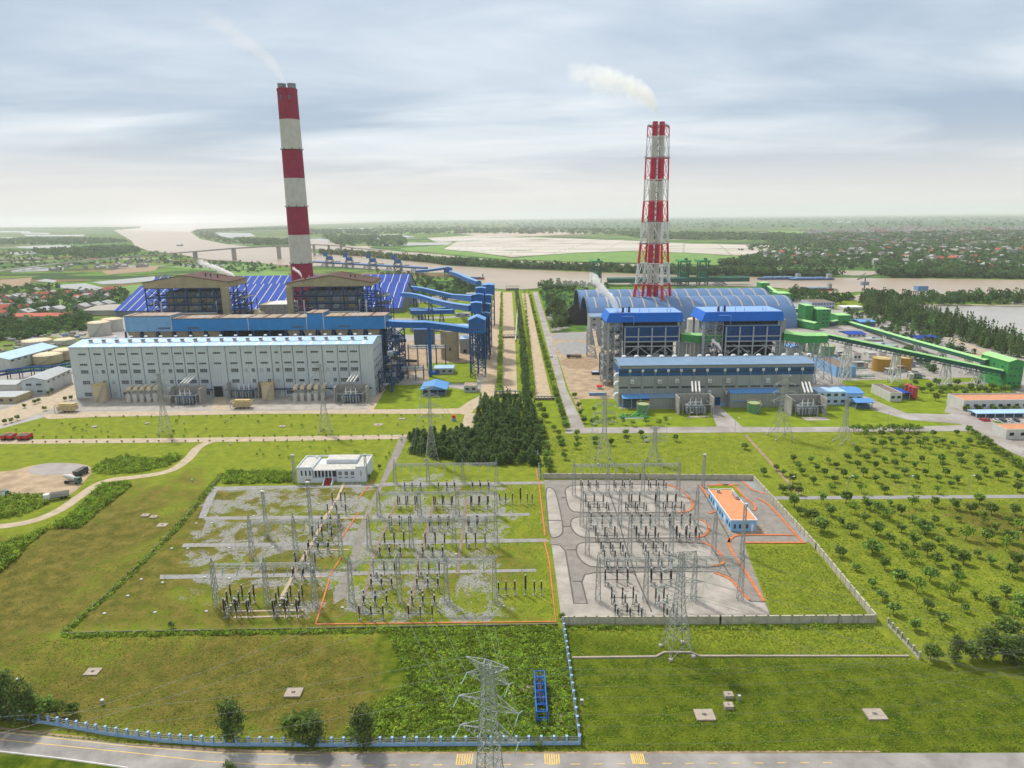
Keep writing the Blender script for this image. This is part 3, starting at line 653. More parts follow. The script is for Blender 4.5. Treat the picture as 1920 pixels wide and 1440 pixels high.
for i in range(22):
 xa, xb = sxs[i], sxs[i + 1]; c = (xa + xb) / 2; narrow = i in (2,14)
 for r in range(5):
  if i == 10 and r >= 2: continue
  if r < 2: kinds = [('nar' if narrow else 'low', 0)]
  elif narrow: kinds = [('nart', 0)] if r == 2 else [('pale', -.3),('nart', 1.8)][:1]
  elif i in (1,6,12,13,18) and r in (2,3): kinds = [('pale', -2.2),('nart', 2.2)] if r == 2 else [('nart', 2.2)]
  elif i in (5,16,17) and r == 3: kinds = [('loading', 0)]
  elif r == 4 and i in (1,2,4,5,6,10,11,12,16,17,18,19,20): kinds = []
  else: kinds = [('tall', 0)]
  for k, dx in kinds:
   if nw < 96: add_window(k, c + dx, ROW[r], wall, Y0, specs[k]); nw += 1
for r in range(5):       # windows of the end wall
 for q in range(5):
  mb = MB(root); mb.box(XR - .02, XR + .06, Y0 + 4 + q * 5.4, Y0 + 6 + q * 5.4, ROW[r] - .9, ROW[r] + (.9 if r > 1 else .2), 'glass_dark'); mb.build('end_window', wall)
mb = MB(root); dx0, dx1 = W(402,735, Y0)[0], W(419,735, Y0)[0]; dt = W(410,724, Y0)[1]
mb.box(dx0, dx1, Y0 - .1, Y0 + .02,0, dt, 'dark_inner'); mb.box(dx0 - .5, dx0, Y0 - .5, Y0 - .01,0, dt + .5, 'frame_white'); mb.box(dx1, dx1 + .5, Y0 - .5, Y0 - .01,0, dt + .5, 'frame_white'); mb.box(dx0, dx1, Y0 - .5, Y0 - .01, dt, dt + .5, 'frame_white')
mb.build('roller_door', root)
mb = MB(root); zc_ = W(520,728, Y0)[1]
for xa, xb in ((W(330,728, Y0)[0], W(400,728, Y0)[0]),(W(425,728, Y0)[0], W(697,728, Y0)[0])):
 mb.box(xa, xb, Y0 - 1.4, Y0 - .02, zc_ - .5, zc_, 'blue_steel')
 for t in np.arange(xa, xb, 2.5): mb.box(t, t + .12, Y0 - 1.4, Y0 - 1.3, zc_, zc_ + 1.1, 'steel_grey')
 mb.box(xa, xb, Y0 - 1.41, Y0 - 1.29, zc_ + 1.0, zc_ + 1.1, 'steel_grey')
mb.build('walkway', root)
v0 = None
for k in range(22):
 x = XZ(168 + k * 24.6, Y0 + 8, ZR - 1); zz = ZE + (ZR - ZE) * .6
 if v0 is None:
  m = MB(); m.box(-.8,.8,-.8,.8,0,1.6, 'vent_grey'); m.box(-1.2,1.2,-1.2,1.2,1.6,1.9, 'steel_dark'); v0 = m.build('roof_vent', roof_); v = v0
 else: v = bpy.data.objects.new('roof_vent', v0.data); COL.objects.link(v); v.parent = roof_
 v.location = (x - root.location.x, 9.5, zz)
mb = MB(root); mb.box(XL + 8, XR - 8, Y0 + 6.8, Y0 + 7.6, ZE + 1.0, ZE + 1.5, 'seam_dark'); mb.build('gutter', root)
v0 = None
for k in range(18):
 x = XZ(218 + k * 28, YB - 1, ZE + 1)
 if v0 is None:
  m = MB(); m.cyl((0,0),.5,.5,0,.9, 'vent_grey', 10); m.cyl((0,0),1.2,1.0,.9,1.5, 'vent_white', 12); v0 = m.build('mushroom_vent', roof_); v = v0
 else: v = bpy.data.objects.new('mushroom_vent', v0.data); COL.objects.link(v); v.parent = roof_
 v.location = (x - root.location.x, YB - 1.2 - Y0, ZE + .5)
# ---------------- bunker bay
YK0, YK1 = 470,486
root = thing('bunker_bay', 'long bright blue coal bunker gallery with a rust streaked roof behind the pale hall', 'power station hall', (-180, YK0,0))
def bx(px, z): return XZ(px, YK0, z)
secs = [(232,320,46.2, 'blue_clad_pale'),(320,465,44.2, 'blue_clad'),(465,575,44.0, 'blue_clad'),(575,606,47.0, 'blue_clad'),(606,722,44.6, 'blue_clad')]
mb = MB(root); mr = MB(root)
for a, b_, zt, m in secs:
 xa, xb = bx(a, zt), bx(b_, zt); mb.box(xa, xb - .02, YK0 + .01 * (a % 3), YK1,35.5, zt, m)
 mb.box(xb - .5, xb, YK0 - .15, YK0 - .02,35.5, zt, 'pipe_white'); mb.box(xa, xb - .6, YK0 - .12, YK0 - .01, zt - .4, zt - .02, 'steel_dark')
 mr.box(xa - .3, xb + .1, YK0 - .4, YK1 + .4, zt + .01, zt + .35, 'rust_roof')
 n = int((xb - xa) / 3.2)
 for k in range(n):
  if rnd.random() < .55: x = xa + k * 3.2; mr.box(x, x + rnd.uniform(.8,2.2), YK0 - .3, YK1, zt + .36, zt + .42, rnd.choice(['wall_grey2', 'concrete_old', 'brown_roof', 'path_beige']))
mb.build('wall', root); mr.build('roof', root)
for a in (297,352,548,635):
 x0_ = bx(a, 38); mb = MB(root); mb.box(x0_ - .2, x0_ + 8, YK0 - .06, YK0,37.1,38.3, 'machine_blue')
 for k in range(8): mb.box(x0_ + k * 1.0, x0_ + k * 1.0 + .7, YK0 - .12, YK0 - .061,37.2,38.2, 'glass_dark')
 mb.build('louvre', root)
mb = MB(root)
for k in range(17):
 x = bx(236 + k * 30,30)
 mb.box(x - .5, x + .5, YK0 + .4, YK0 + 1.4,0,35.5, 'blue_steel'); mb.box(x - .5, x + .5, YK1 - 1.4, YK1 - .4,0,35.5, 'blue_steel')
mb.box(bx(234,30), bx(720,30), YK1 - 3, YK1 - 2.5,0,35.4, 'dark_inner')
for z in (14,24,29): mb.box(bx(234,30), bx(720,30), YK0 + .6, YK0 + 1.2, z, z + .7, 'blue_steel')
mb.build('steel_frame', root)
h0 = None
for k in range(16):
 if 6 <= k <= 9: continue
 x = bx(250 + k * 30,30)
 if h0 is None:
  m = MB(); m.hexa([(-2,3,-9),(2,3,-9),(2,7,-9),(-2,7,-9),(-4.6,.6,0),(4.6,.6,0),(4.6,9,0),(-4.6,9,0)], 'silo_concrete'); h0 = m.build('coal_hopper', root); o = h0
 else: o = bpy.data.objects.new('coal_hopper', h0.data); COL.objects.link(o); o.parent = root
 o.location = (x - root.location.x, 1,35.3)
# ---------------- boiler houses
def boiler_left(name_lbl, pxa, pxb, pap, pya, pyb, pyap, shaft):
 YF, YR = 520,558
 xa = XZ(pxa, YF, 61); xb = XZ(pxb, YF, 61); zb = 60.5; zl = W(pxa, pya, YF)[1]; zr = W(pxb, pyb, YF)[1]; xap, zap = W(pap, pyap, YF)
 root = thing('boiler_house', name_lbl, 'boiler house', ((xa + xb) / 2, YF, 0), 'open steel boiler houses of the left station')
 mb = MB(root)     # beige gable band round the top
 prof = [(xa, zb),(xb, zb),(xb, (zl + zr) / 2),(xap, zap),(xa, (zl + zr) / 2)]
 k = len(mb.v); f = [(x, YF, z) for x, z in prof]; bk = [(x, YR, z) for x, z in prof]
 mb.face(f, 'boiler_beige'); mb.face(bk[::-1], 'boiler_beige')
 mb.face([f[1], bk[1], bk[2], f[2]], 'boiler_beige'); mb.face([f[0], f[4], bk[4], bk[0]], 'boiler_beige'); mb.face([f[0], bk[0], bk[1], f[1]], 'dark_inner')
 mb.build('gable_wall', root)
 mb = MB(root); ze = (zl + zr) / 2
 for (x0_, z0_),(x1_, z1_) in (((xa - .8, ze - .1),(xap, zap)),((xap, zap),(xb + .8, ze - .1))):
  mb.hexa([(x0_, YF - .5, z0_ + .05),(x1_, YF - .5, z1_ + .05),(x1_, YR + .5, z1_ + .05),(x0_, YR + .5, z0_ + .05),(x0_, YF - .5, z0_ + .45),(x1_, YF - .5, z1_ + .45),(x1_, YR + .5, z1_ + .45),(x0_, YR + .5, z0_ + .45)], 'brown_roof')
 mb.build('roof', root)
 for dx_, dy in ((-20,5),(-18,9),(-17,5),(13,12),(16,14),(18,12),(21,15)):
  x = xap + dx_; z = zap - abs(dx_) * (zap - ze) / (xb - xap) + .3; mb = MB(root); mb.cyl((x, YF + dy),.55,.55, z - .5, z + rnd.uniform(1.6,3.2), rnd.choice(['brown_roof', 'steel_dark', 'vent_grey']),8); mb.build('vent_stack', root)
 nx, Zs = 7,[0,10,20,28,36,42,47.5,53,60.4]
 mb = MB(root)
 for j, y in enumerate((YF + .6,(YF + YR) / 2, YR - .6)):
  for i in range(nx):
   x = xa + 1 + (xb - xa - 2) * i / (nx - 1); mb.bar((x, y, 0),(x, y, 60.4),.75 if j == 0 else .7, 'blue_steel')
  for z in Zs[1:]: mb.bar((xa + 1, y, z),(xb - 1, y, z),.6, 'blue_steel', .8)
 for i in range(nx):
  x = xa + 1 + (xb - xa - 2) * i / (nx - 1)
  for z in Zs[3:]: mb.bar((x, YF + .6, z),(x, YR - .6, z),.5, 'blue_steel')
 for i in (0, nx - 2):
  x0_ = xa + 1 + (xb - xa - 2) * i / (nx - 1); x1_ = xa + 1 + (xb - xa - 2) * (i + 1) / (nx - 1)
  for za, zb_ in zip(Zs[2:], Zs[3:]): mb.bar((x0_, YF + .5, za),(x1_, YF + .5, zb_),.35, 'blue_steel'); mb.bar((x1_, YF + .5, za),(x0_, YF + .5, zb_),.35, 'blue_steel')
 for i in range(1, nx - 2):
  x0_ = xa + 1 + (xb - xa - 2) * i / (nx - 1); x1_ = xa + 1 + (xb - xa - 2) * (i + 1) / (nx - 1); xm = (x0_ + x1_) / 2
  mb.bar((x0_, YF + .5,60),(xm, YF + .5,54),.35, 'blue_steel'); mb.bar((x1_, YF + .5,60),(xm, YF + .5,54),.35, 'blue_steel')
 for z in (36,42,47.5,53):
  mb.box(xa + 1, xb - 1, YF - 1.0, YF + .2, z + .5, z + .65, 'blue_steel')
  for t in np.arange(xa + 1, xb - 1,2.2): mb.bar((t, YF - 1, z + .6),(t, YF - 1, z + 1.8),.1, 'blue_steel')
  mb.bar((xa + 1, YF - 1, z + 1.8),(xb - 1, YF - 1, z + 1.8),.12, 'blue_steel')
 mb.build('steel_frame', root)
 mb = MB(root); w_ = xb - xa
 mb.box(xa + w_ * .2, xb - w_ * .2, YF + 7, YR - 6,34,57, 'boiler_grey'); mb.box(xa + w_ * .1, xb - w_ * .08, YF + 5, YR - 8,20,33, 'machine_blue')
 for i in range(6):
  for z in (43.5,49): x = xa + w_ * (.24 + .09 * i); mb.box(x, x + w_ * .075, YF + 6.4, YF + 6.98, z, z + 3.2, rnd.choice(['boiler_beige', 'boiler_grey', 'louvre_pale']))
 for k in range(70):
  x = rnd.uniform(xa + 2, xb - 4); z = rnd.choice(Zs[2:8]) + rnd.uniform(.8,2); y = YF + rnd.uniform(1.5,6)
  mb.box(x, x + rnd.uniform(.6,3), y, y + 1, z, z + rnd.uniform(.5,2.2), rnd.choice(['boiler_grey', 'steel_dark', 'boiler_beige', 'machine_grey', 'machine_blue', 'pipe_white']))
 mb.build('boiler', root)
 mb = MB(root); x0_, x1_ = xa + w_ * .12, xb - w_ * .15; z0_ = 41.5
 mb.tube([(x0_, YF - 1.8,50.5),(x0_, YF - 1.8, z0_),(x1_, YF - 1.8, z0_),(x1_, YF - 1.8,50.5)],.6, 'pipe_white')
 for x in (x0_ + 5, x1_ + 5): mb.tube([(x, YF - 1.8,50.5),(x, YF - 1.8,34)],.6, 'pipe_white')
 mb.tube([(x0_, YF - 1.8, z0_),(x0_, YF - 1.8,33)],.5, 'pipe_white')
 mb.build('steam_pipe', root)
 mb = MB(root); sa, sb = shaft; x0_, x1_ = XZ(sa, YF - 4,50), XZ(sb, YF - 4,50); mb.box(x0_, x1_, YF - 4, YF - .8,0,61, 'boiler_beige'); mb.build('lift_shaft', root)
 mb = MB(root)     # stair tower and ducts on the right
 for i in range(3):
  for y in (YF + 4, YF + 14, YF + 26): mb.bar((xb + 1 + i * 5, y, 0),(xb + 1 + i * 5, y, 56 - i * 3),.5, 'blue_steel')
 for z in range(22,54,6):
  for y in (YF + 4, YF + 14, YF + 26): mb.bar((xb, y, z),(xb + 11, y, z),.4, 'blue_steel')
  mb.bar((xb + 1, YF + 4, z),(xb + 6, YF + 4, z + 6),.3, 'blue_steel'); mb.bar((xb + 11, YF + 4, z),(xb + 6, YF + 4, z + 6),.3, 'blue_steel'); mb.box(xb + .5, xb + 11, YF + 4.5, YF + 25, z, z + .2, 'steel_dark')
 for z in (28,31,34,42): mb.box(xb + 1, xb + rnd.uniform(6,11), YF + 6, YF + 12, z, z + 1.6, 'boiler_grey')
 mb.build('stair_tower', root)
 return root
boiler_left('open blue steel boiler house with a beige gable, the left one behind the blue gallery', 268,428,340,528,532,517,(416,429))
boiler_left('open blue steel boiler house with a beige gable standing in front of the chimney', 537,697,618,530,532,517,(538,549))
# ash ducts and the brown dome between the boiler houses
root = thing('precipitator', 'grey and beige dust filter block between the two open boiler houses', 'filter house', (-195,540,0))
mb = MB(root); x0_, z1_ = W(497,571,540); x1_ = W(540,571,540)[0]; mb.box(x0_, x1_, 540,566,24, z1_, 'concrete_old', 'roof_cream'); mb.box(x0_ - 5, x0_ - .02,541,565,24, z1_ - .3, 'boiler_beige'); mb.build('wall', root)
mb = MB(root)
for x in np.arange(x0_ - 4, x1_, 6): mb.bar((x, 541,0),(x, 541,24),.6, 'blue_steel'); mb.bar((x, 565,0),(x, 565,24),.6, 'blue_steel')
mb.box(x0_ - 5, x1_, 540.5,541.5,20,23.9, 'blue_gallery'); mb.build('steel_frame', root)
x, z = W(484,588,545); mb = MB(); mb.cyl((x, 545),9,9,0, z, 'boiler_beige', 24); mb.dome((x, 545),9,4, z, 'tank_top', 24)
one('ash_silo', 'round ash silo with an orange brown domed roof between the boiler houses', 'silo', mb, loc=(x, 545))
# ---------------- chimney
CX, CY = G(576.5,630)
zt = ZH(CX, CY, 168); cuts = [0] + [ZH(CX, CY, p) for p in (493.5,440,388,334.5,281,225)] + [zt]
root = thing('chimney', 'tall red and white banded concrete chimney with two flues at its top', 'chimney', (CX, CY, 0))
mb = MB(root); rad = lambda z: 10.6 + (8.7 - 10.6) * z / zt
for k, (a, b_) in enumerate(zip(cuts, cuts[1:])): mb.cyl((CX, CY), rad(a), rad(b_), a, b_, 'chim_red' if k % 2 == 0 else 'chim_white', 48, cap=(k == 6))
shaft_ = mb.build('shaft', root)
mb = MB(root); mb.cyl((CX, CY), rad(zt) + .25, rad(zt) + .25, zt - 1.2, zt + .4, 'chim_red', 48); mb.build('rim', root)
for k in range(3):
 mb = MB(root); z = cuts[1 + 2 * k]; mb.cyl((CX, CY), rad(z) + .5, rad(z) + .5, z - .25, z + .1, 'steel_dark', 48)
 for q in range(8):
  a = q * math.pi / 4 + .3; mb.box(CX + math.cos(a) * (rad(z) + .5) - .3, CX + math.cos(a) * (rad(z) + .5) + .3, CY + math.sin(a) * (rad(z) + .5) - .3, CY + math.sin(a) * (rad(z) + .5) + .3, z, z + 1.2, 'steel_dark')
 mb.build('platform', shaft_)
for s_ in (-3.6,4.0):
 mb = MB(root); mb.box(CX + s_ - .6, CX + s_ + .6, CY - rad(zt) - .1, CY - rad(zt) + 1.5, zt - 9, zt - 6, 'machine_blue'); mb.build('port', shaft_)
for s_ in (-4.4,4.4):
 mb = MB(root); mb.cyl((CX + s_, CY),3.6,3.6, zt, zt + 4.6, 'boiler_grey', 24, 'dark_inner'); mb.cyl((CX + s_, CY),3.8,3.8, zt + 4.2, zt + 4.9, 'machine_grey', 24, 'dark_inner'); mb.build('flue', root)
# ---------------- pitched coal sheds
def coal_shed(lbl, xa, xb, ye, yr, ze, zr, nstr):
 root = thing('coal_shed', lbl, 'coal shed', ((xa + xb) / 2, ye, 0), 'pitched blue coal sheds'); yb = 2 * yr - ye
 mb = MB(root)
 for (a, za),(b_, zb) in (((ye, ze),(yr, zr)),((yr, zr),(yb, ze))):
  mb.hexa([(xa, a, za),(xb, a, za),(xb, b_, zb),(xa, b_, zb),(xa, a, za + .5),(xb, a, za + .5),(xb, b_, zb + .5),(xa, b_, zb + .5)], 'shed_blue')
  for k in range(nstr):
   x = xa + (xb - xa) * (k + .6) / nstr
   mb.hexa([(x, a, za + .52),(x + 1.0, a, za + .52),(x + 1.0, b_, zb + .52),(x, b_, zb + .52),(x, a, za + .6),(x + 1.0, a, za + .6),(x + 1.0, b_, zb + .6),(x, b_, zb + .6)], 'shed_strip')
 mb.build('roof', root)
 mb = MB(root); mb.box(xa + 1, xb - 1, ye + 1, ye + 1.5,0, ze - .2, 'seam_dark'); mb.box(xa + 1, xb - 1, yb - 1.5, yb - 1,0, ze - .2, 'seam_dark')
 for x in (xa + 1.2, xb - 1.2): mb.face([(x, ye + 1,0),(x, yb - 1,0),(x, yb - 1, ze),(x, yr, zr - .3),(x, ye + 1, ze)], 'seam_dark')
 mb.build('wall', root)
x0_, _ = G(217.5,583,6); x1_ = G(752,583,6)[0]
coal_shed('nearer ultramarine coal shed with a pitched roof striped by pale skylights', G(217.5,583,6)[0],-131,812,880,6,30,34)
coal_shed('farther ultramarine coal shed showing only its upper roof above the nearer one', -520,-146,950,1012,6,30,34)
# ---------------- storage tanks at the left
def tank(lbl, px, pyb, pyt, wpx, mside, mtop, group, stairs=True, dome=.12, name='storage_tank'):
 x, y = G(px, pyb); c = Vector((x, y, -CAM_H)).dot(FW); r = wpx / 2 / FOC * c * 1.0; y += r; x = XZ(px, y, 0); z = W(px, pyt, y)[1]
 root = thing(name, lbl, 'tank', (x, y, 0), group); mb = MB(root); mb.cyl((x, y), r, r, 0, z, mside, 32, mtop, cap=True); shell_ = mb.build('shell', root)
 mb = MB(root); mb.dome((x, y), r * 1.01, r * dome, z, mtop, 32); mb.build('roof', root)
 if stairs:
  mb = MB(root)
  for k in range(14):
   a = R(-35 - k * 4.5); b_ = R(-35 - (k + 1) * 4.5); mb.bar((x + math.cos(a) * (r + .5), y + math.sin(a) * (r + .5), z * (1 - k / 14)),(x + math.cos(b_) * (r + .5), y + math.sin(b_) * (r + .5), z * (1 - (k + 1) / 14)),.5, 'galv', .3)
  for q in range(24):
   a = q * math.pi / 12; mb.bar((x + math.cos(a) * r, y + math.sin(a) * r, z),(x + math.cos(a) * r, y + math.sin(a) * r, z + 1),.12, 'equip_beige')
   a2 = (q + 1) * math.pi / 12; mb.bar((x + math.cos(a) * r, y + math.sin(a) * r, z + 1),(x + math.cos(a2) * r, y + math.sin(a2) * r, z + 1),.12, 'equip_beige')
  mb.build('stair', shell_)
 return root
g = 'tanks beside the left station'
tank('largest beige tank beside the left station, in front with a dark spiral stair', 91,684,664,50, 'tank_beige', 'tank_top', g)
tank('beige tank half hidden by the left end of the pale hall', 124,676,655,40, 'tank_beige', 'tank_top', g)
tank('broad pale beige tank behind the long light blue roof', 70,650,638,50, 'tank_white', 'tank_top', g)
tank('broad beige tank farthest right of the back row', 122,648,636,36, 'tank_white', 'tank_top', g)
tank('tall whitish tank left of the blue gallery, the nearer one', 188,630,604,38, 'tank_white', 'tank_top', g)
tank('tall whitish tank tucked behind the nearer tall one', 212,622,598,36, 'tank_white', 'tank_top', g)
def near_tank(lbl, px, pyb, pyt, wpx, ms='tank_beige', mt='equip_beige', grp='water tanks in front of the halls'): return tank(lbl, px, pyb, pyt, wpx, ms, mt, grp, True, .05)
near_tank('cream tank standing by the left end of the pale hall', 191,754.5,721,25)
near_tank('cream tank standing in the middle of the pale hall front', 504,751,719,23)
# hooped air ducts, four in a row at two places
d0 = None
for base, nm in ((242, 'left'),(554, 'right')):
 for k in range(5):
  px = base + k * (12.5 if nm == 'left' else 13); x, y = G(px, 754 - k * .3 - (2 if nm == 'right' else 0))
  if d0 is None:
   m = MB(); m.tube([(0,0,0),(0,0,5.2),(0,.6,7.0),(0,2.0,8.2),(0,4,8.4),(0,8,8.4)],1.3, 'tank_white', 12); m.tube([(0,0,5.2),(0,.6,7.0),(0,2.0,8.2),(0,4,8.4)],1.4, 'tank_beige', 12)
   d0 = m.build('bus_duct'); d0.location = (x, y, 0); o = d0
  else: o = copy(d0,(x, y, 0))
  tag(o, 'cream hooped duct rising against the pale hall, one of the five at its ' + nm + ' end', 'duct', 'hooped ducts at the ' + nm + ' end of the pale hall')
# transformer bays
def transformer(lbl, px, pyb, mroof=True, right=False):
 x, y = G(px, pyb); root = thing('transformer', lbl, 'transformer', (x, y, 0), 'large transformers in front of the halls')
 mb = MB(root); mb.box(x - 5, x + 5, y + 2, y + 7,.6,5.2, 'machine_blue' if not right else 'machine_grey')
 for k in range(7): mb.box(x - 5.6 + k * 1.7, x - 4.8 + k * 1.7, y + .8, y + 1.95,.8,4.4, 'machine_grey')
 mb.tube([(x - 4, y + 4,6.2),(x + 4, y + 4,6.2)],.8, 'machine_grey', 10); tk_ = mb.build('tank', root)
 for k in range(3):
  m = MB(root); m.cyl((x - 3 + 3 * k, y + 3),.45,.2,5.2,9.2, 'vent_white', 10); m.build('bushing', tk_)
 mb = MB(root)
 for xx in (x - 8, x - 4, x, x + 4, x + 8):
  mb.bar((xx, y - .5,0),(xx, y - .5,6.5),.3, 'steel_grey')
 mb.bar((x - 8, y - .5,6.4),(x + 8, y - .5,6.4),.3, 'steel_grey'); mb.bar((x - 8, y - .5,6.4),(x - 8, y + 9,6.4),.3, 'steel_grey'); mb.bar((x + 8, y - .5,6.4),(x + 8, y + 9,6.4),.3, 'steel_grey')
 mb.build('pipe_frame', root)
 mb = MB(root); mb.box(x - 10, x + 10, y + 10, y + 10.6,0,10, 'gravel_wall'); mb.box(x + 9.4, x + 10, y + 1, y + 9.98,0,10, 'gravel_wall'); mb.box(x - 10, x - 9.4, y + 1, y + 9.98,0,10, 'gravel_wall'); mb.build('fire_wall', root)
 if mroof:
  mb = MB(root)
  for k in range(3): mb.tube([(x - 2 + 2 * k, y + 3,9.4),(x - 2 + 2 * k, y + 3.2,13),(x + 2 * k, y + 13,16.5)],.5, 'pipe_white', 10)
  mb.build('bus_duct', root)
transformer('blue grey transformer with white ducts climbing to the hall, left of the big door', 345,760)
transformer('blue grey transformer with white ducts near the right end of the pale hall', 657,757)
transformer('smaller transformer bay between the big door and the middle tank', 456,748, False)
for lbl, px, py in (('yellowish pipe rack on the far left apron', 123,774),('yellowish pipe rack just right of the big door', 452,767)):
 x, y = G(px, py); mb = MB()
 mb.box(x - 5, x + 5, y, y + 5,1.2,3.6, 'tank_beige')
 for k in range(6): mb.bar((x - 6 + k * 2.4, y - .4,0),(x - 6 + k * 2.4, y - .4,4.4),.25, 'equip_beige'); mb.bar((x - 6 + k * 2.4, y - .4,4.4),(x - 6 + k * 2.4, y + 5.4,4.4),.25, 'equip_beige')
 for yy in (y - .4, y + 2.5, y + 5.4): mb.bar((x - 6, yy, 4.4),(x + 6, yy, 4.4),.3, 'equip_beige')
 mb.box(x - 4, x + 5, y + 1, y + 4,3.7,5.2, 'equip_beige'); one('pipe_rack', lbl, 'pipe rack', mb, loc=(x, y))
# ================================================================== coal conveyors and small buildings of the left station
def solve_Y(px, py, xr):               # depth at which the line x = xr is seen in pixel column px (row py gives the height)
 lo, hi = 100.0,3000.0
 for _ in range(50):
  m = (lo + hi) / 2
  if (W(px, py, m)[0] < xr) == (px < 960): hi = m
  else: lo = m
 return lo, W(px, py, lo)[1]
def lattice(mb, x0, x1, y0, y1, z0, z1, step, m, w=.5, bw=.28):
 zs = list(np.arange(z0, z1 - .01, step)) + [z1]
 for x in (x0, x1):
  for y in (y0, y1): mb.bar((x, y, z0),(x, y, z1), w, m)
 for k, (a, b) in enumerate(zip(zs, zs[1:])):
  for (p, q) in (((x0, y0),(x1, y0)),((x1, y0),(x1, y1)),((x1, y1),(x0, y1)),((x0, y1),(x0, y0))):
   mb.bar((*p, b),(*q, b), bw * 1.2, m); mb.bar((*p, a),(*q, b), bw, m); mb.bar((*q, a),(*p, b), bw, m)
def blue_tower(lbl, x0, x1, y0, y1, zb, zt, roof=2.0, group='blue transfer towers along the canal road', m='blue_gallery', mr='gallery_roof', legs='blue_steel', zgnd=0, wdw=True):
 root = thing('transfer_tower', lbl, 'transfer tower', ((x0 + x1) / 2, y0,0), group)
 mb = MB(root); mb.gable(x0, x1, y0, y1, zb, zt, zt + roof, m, mr, axis='y', over=.4); mb.build('cabin', root)
 if wdw:
  for z in (zb + (zt - zb) * .25, zb + (zt - zb) * .62):
   mb = MB(root); mb.box(x0 + (x1 - x0) * .1, x1 - (x1 - x0) * .1, y0 - .08, y0 + .02, z, z + .9, 'machine_blue')
   for k in range(6): xx = x0 + (x1 - x0) * (.13 + .125 * k); mb.box(xx, xx + (x1 - x0) * .09, y0 - .12, y0 - .081, z + .15, z + .75, 'glass_dark')
   mb.build('window', root)
 if zb > 1:
  mb = MB(root); lattice(mb, x0 + .5, x1 - .5, y0 + .5, y1 - .5,0, zb, 7, legs, .7,.32)
  xm = (x0 + x1) / 2; mb.bar((xm, y0 + .5,0),(xm, y0 + .5, zb),.6, legs); mb.bar((xm, y1 - .5,0),(xm, y1 - .5, zb),.6, legs)
  mb.build('legs', root)
 return root
def gallery(name, lbl, pts, w_, h, m, mr, group=None, supports=(), legs='blue_steel', slats=None, cat='conveyor'):
 """covered conveyor along 3-D points (floor line)"""
 root = thing(name, lbl, cat, (pts[0][0], pts[0][1],0), group); mb = MB(root); rf = MB(root)
 P = [Vector(p) for p in pts]
 L_, R_ = [],[]
 for i, p in enumerate(P):
  d = (P[min(i + 1, len(P) - 1)] - P[max(i - 1,0)]); n = Vector((-d.y, d.x, 0)).normalized() * w_ / 2; L_.append(p + n); R_.append(p - n)
 up = Vector((0,0, h))
 for i in range(len(P) - 1):
  a, b, c, d = R_[i], R_[i + 1], L_[i + 1], L_[i]
  mb.hexa([a, b, c, d, a + up, b + up, c + up, d + up], m)
  o = Vector((0,0, h + .02)); r1 = Vector((0,0, h + w_ * .16)); e = (d - a).normalized() * .3; ma, mb_ = (a + d) / 2,(b + c) / 2
  rf.hexa([a - e + o, b - e + o, mb_ + r1, ma + r1, a - e + o + Vector((0,0,.25)), b - e + o + Vector((0,0,.25)), mb_ + r1 + Vector((0,0,.25)), ma + r1 + Vector((0,0,.25))], mr)
  rf.hexa([b_ for b_ in (ma + r1, mb_ + r1, c + e + o, d + e + o)] + [v + Vector((0,0,.25)) for v in (ma + r1, mb_ + r1, c + e + o, d + e + o)], mr)
 mb.build('casing', root); rf.build('roof', root)
 if slats:
  mb = MB(root)
  for i in range(len(P) - 1):
   ln = (P[i + 1] - P[i]).length; n = int(ln / 3); sd_ = (R_[i] - P[i]).normalized() * (w_ / 2 + .12)
   if sd_.y > 0: sd_ = -sd_
   for k in range(n):
    q = P[i].lerp(P[i + 1],(k + .3) / n) + sd_; r2 = P[i].lerp(P[i + 1],(k + .75) / n) + sd_
    mb.bar(q + Vector((0,0,-1.2)), r2 + Vector((0,0,-.1)),.3, slats); mb.bar(r2 + Vector((0,0,-.1)), r2 + Vector((0,0,-1.2)),.25, slats)
   mb.bar(P[i] + sd_ + Vector((0,0,-1.2)), P[i + 1] + sd_ + Vector((0,0,-1.2)),.35, slats)
  mb.build('truss', root)
 for s_ in supports:
  i = int(s_); q = P[i].lerp(P[i + 1], s_ - i) if i + 1 < len(P) else P[i]; mb = MB(root); hw = w_ * .45
  for sx_ in (-1,1):
   for sy_ in (-1,1): mb.bar((q.x + sx_ * hw * 1.6, q.y + sy_ * hw * 1.6,0),(q.x + sx_ * hw * .7, q.y + sy_ * hw * .7, q.z),.5, legs)
  n = max(2, int(q.z / 7))
  for k in range(n):
   f0, f1 = k / n, (k + 1) / n; e0, e1 = hw * (1.6 - .9 * f0), hw * (1.6 - .9 * f1)
   for sy_ in (-1,1):
    mb.bar((q.x - e0, q.y + sy_ * e0, q.z * f0),(q.x + e1, q.y + sy_ * e1, q.z * f1),.3, legs); mb.bar((q.x + e0, q.y + sy_ * e0, q.z * f0),(q.x - e1, q.y + sy_ * e1, q.z * f1),.3, legs)
    mb.bar((q.x - e1, q.y + sy_ * e1, q.z * f1),(q.x + e1, q.y + sy_ * e1, q.z * f1),.3, legs)
   for sx_ in (-1,1): mb.bar((q.x + sx_ * e0, q.y - e0, q.z * f0),(q.x + sx_ * e1, q.y + e1, q.z * f1),.3, legs)
  mb.build('trestle', root)
 return root
TY = 470
xa, xb = W(879,625, TY)[0], W(909.5,625, TY)[0]; zb = W(895,625, TY)[1]; zt = W(895,601, TY)[1]
blue_tower('tallest blue transfer tower on a lattice base, nearest of the row by the canal road', xa, xb, TY, TY + 14, zb, zt, 2.5)
p = lambda px, py, Y: (*[W(px, py, Y)[0]], Y, W(px, py, Y)[1])
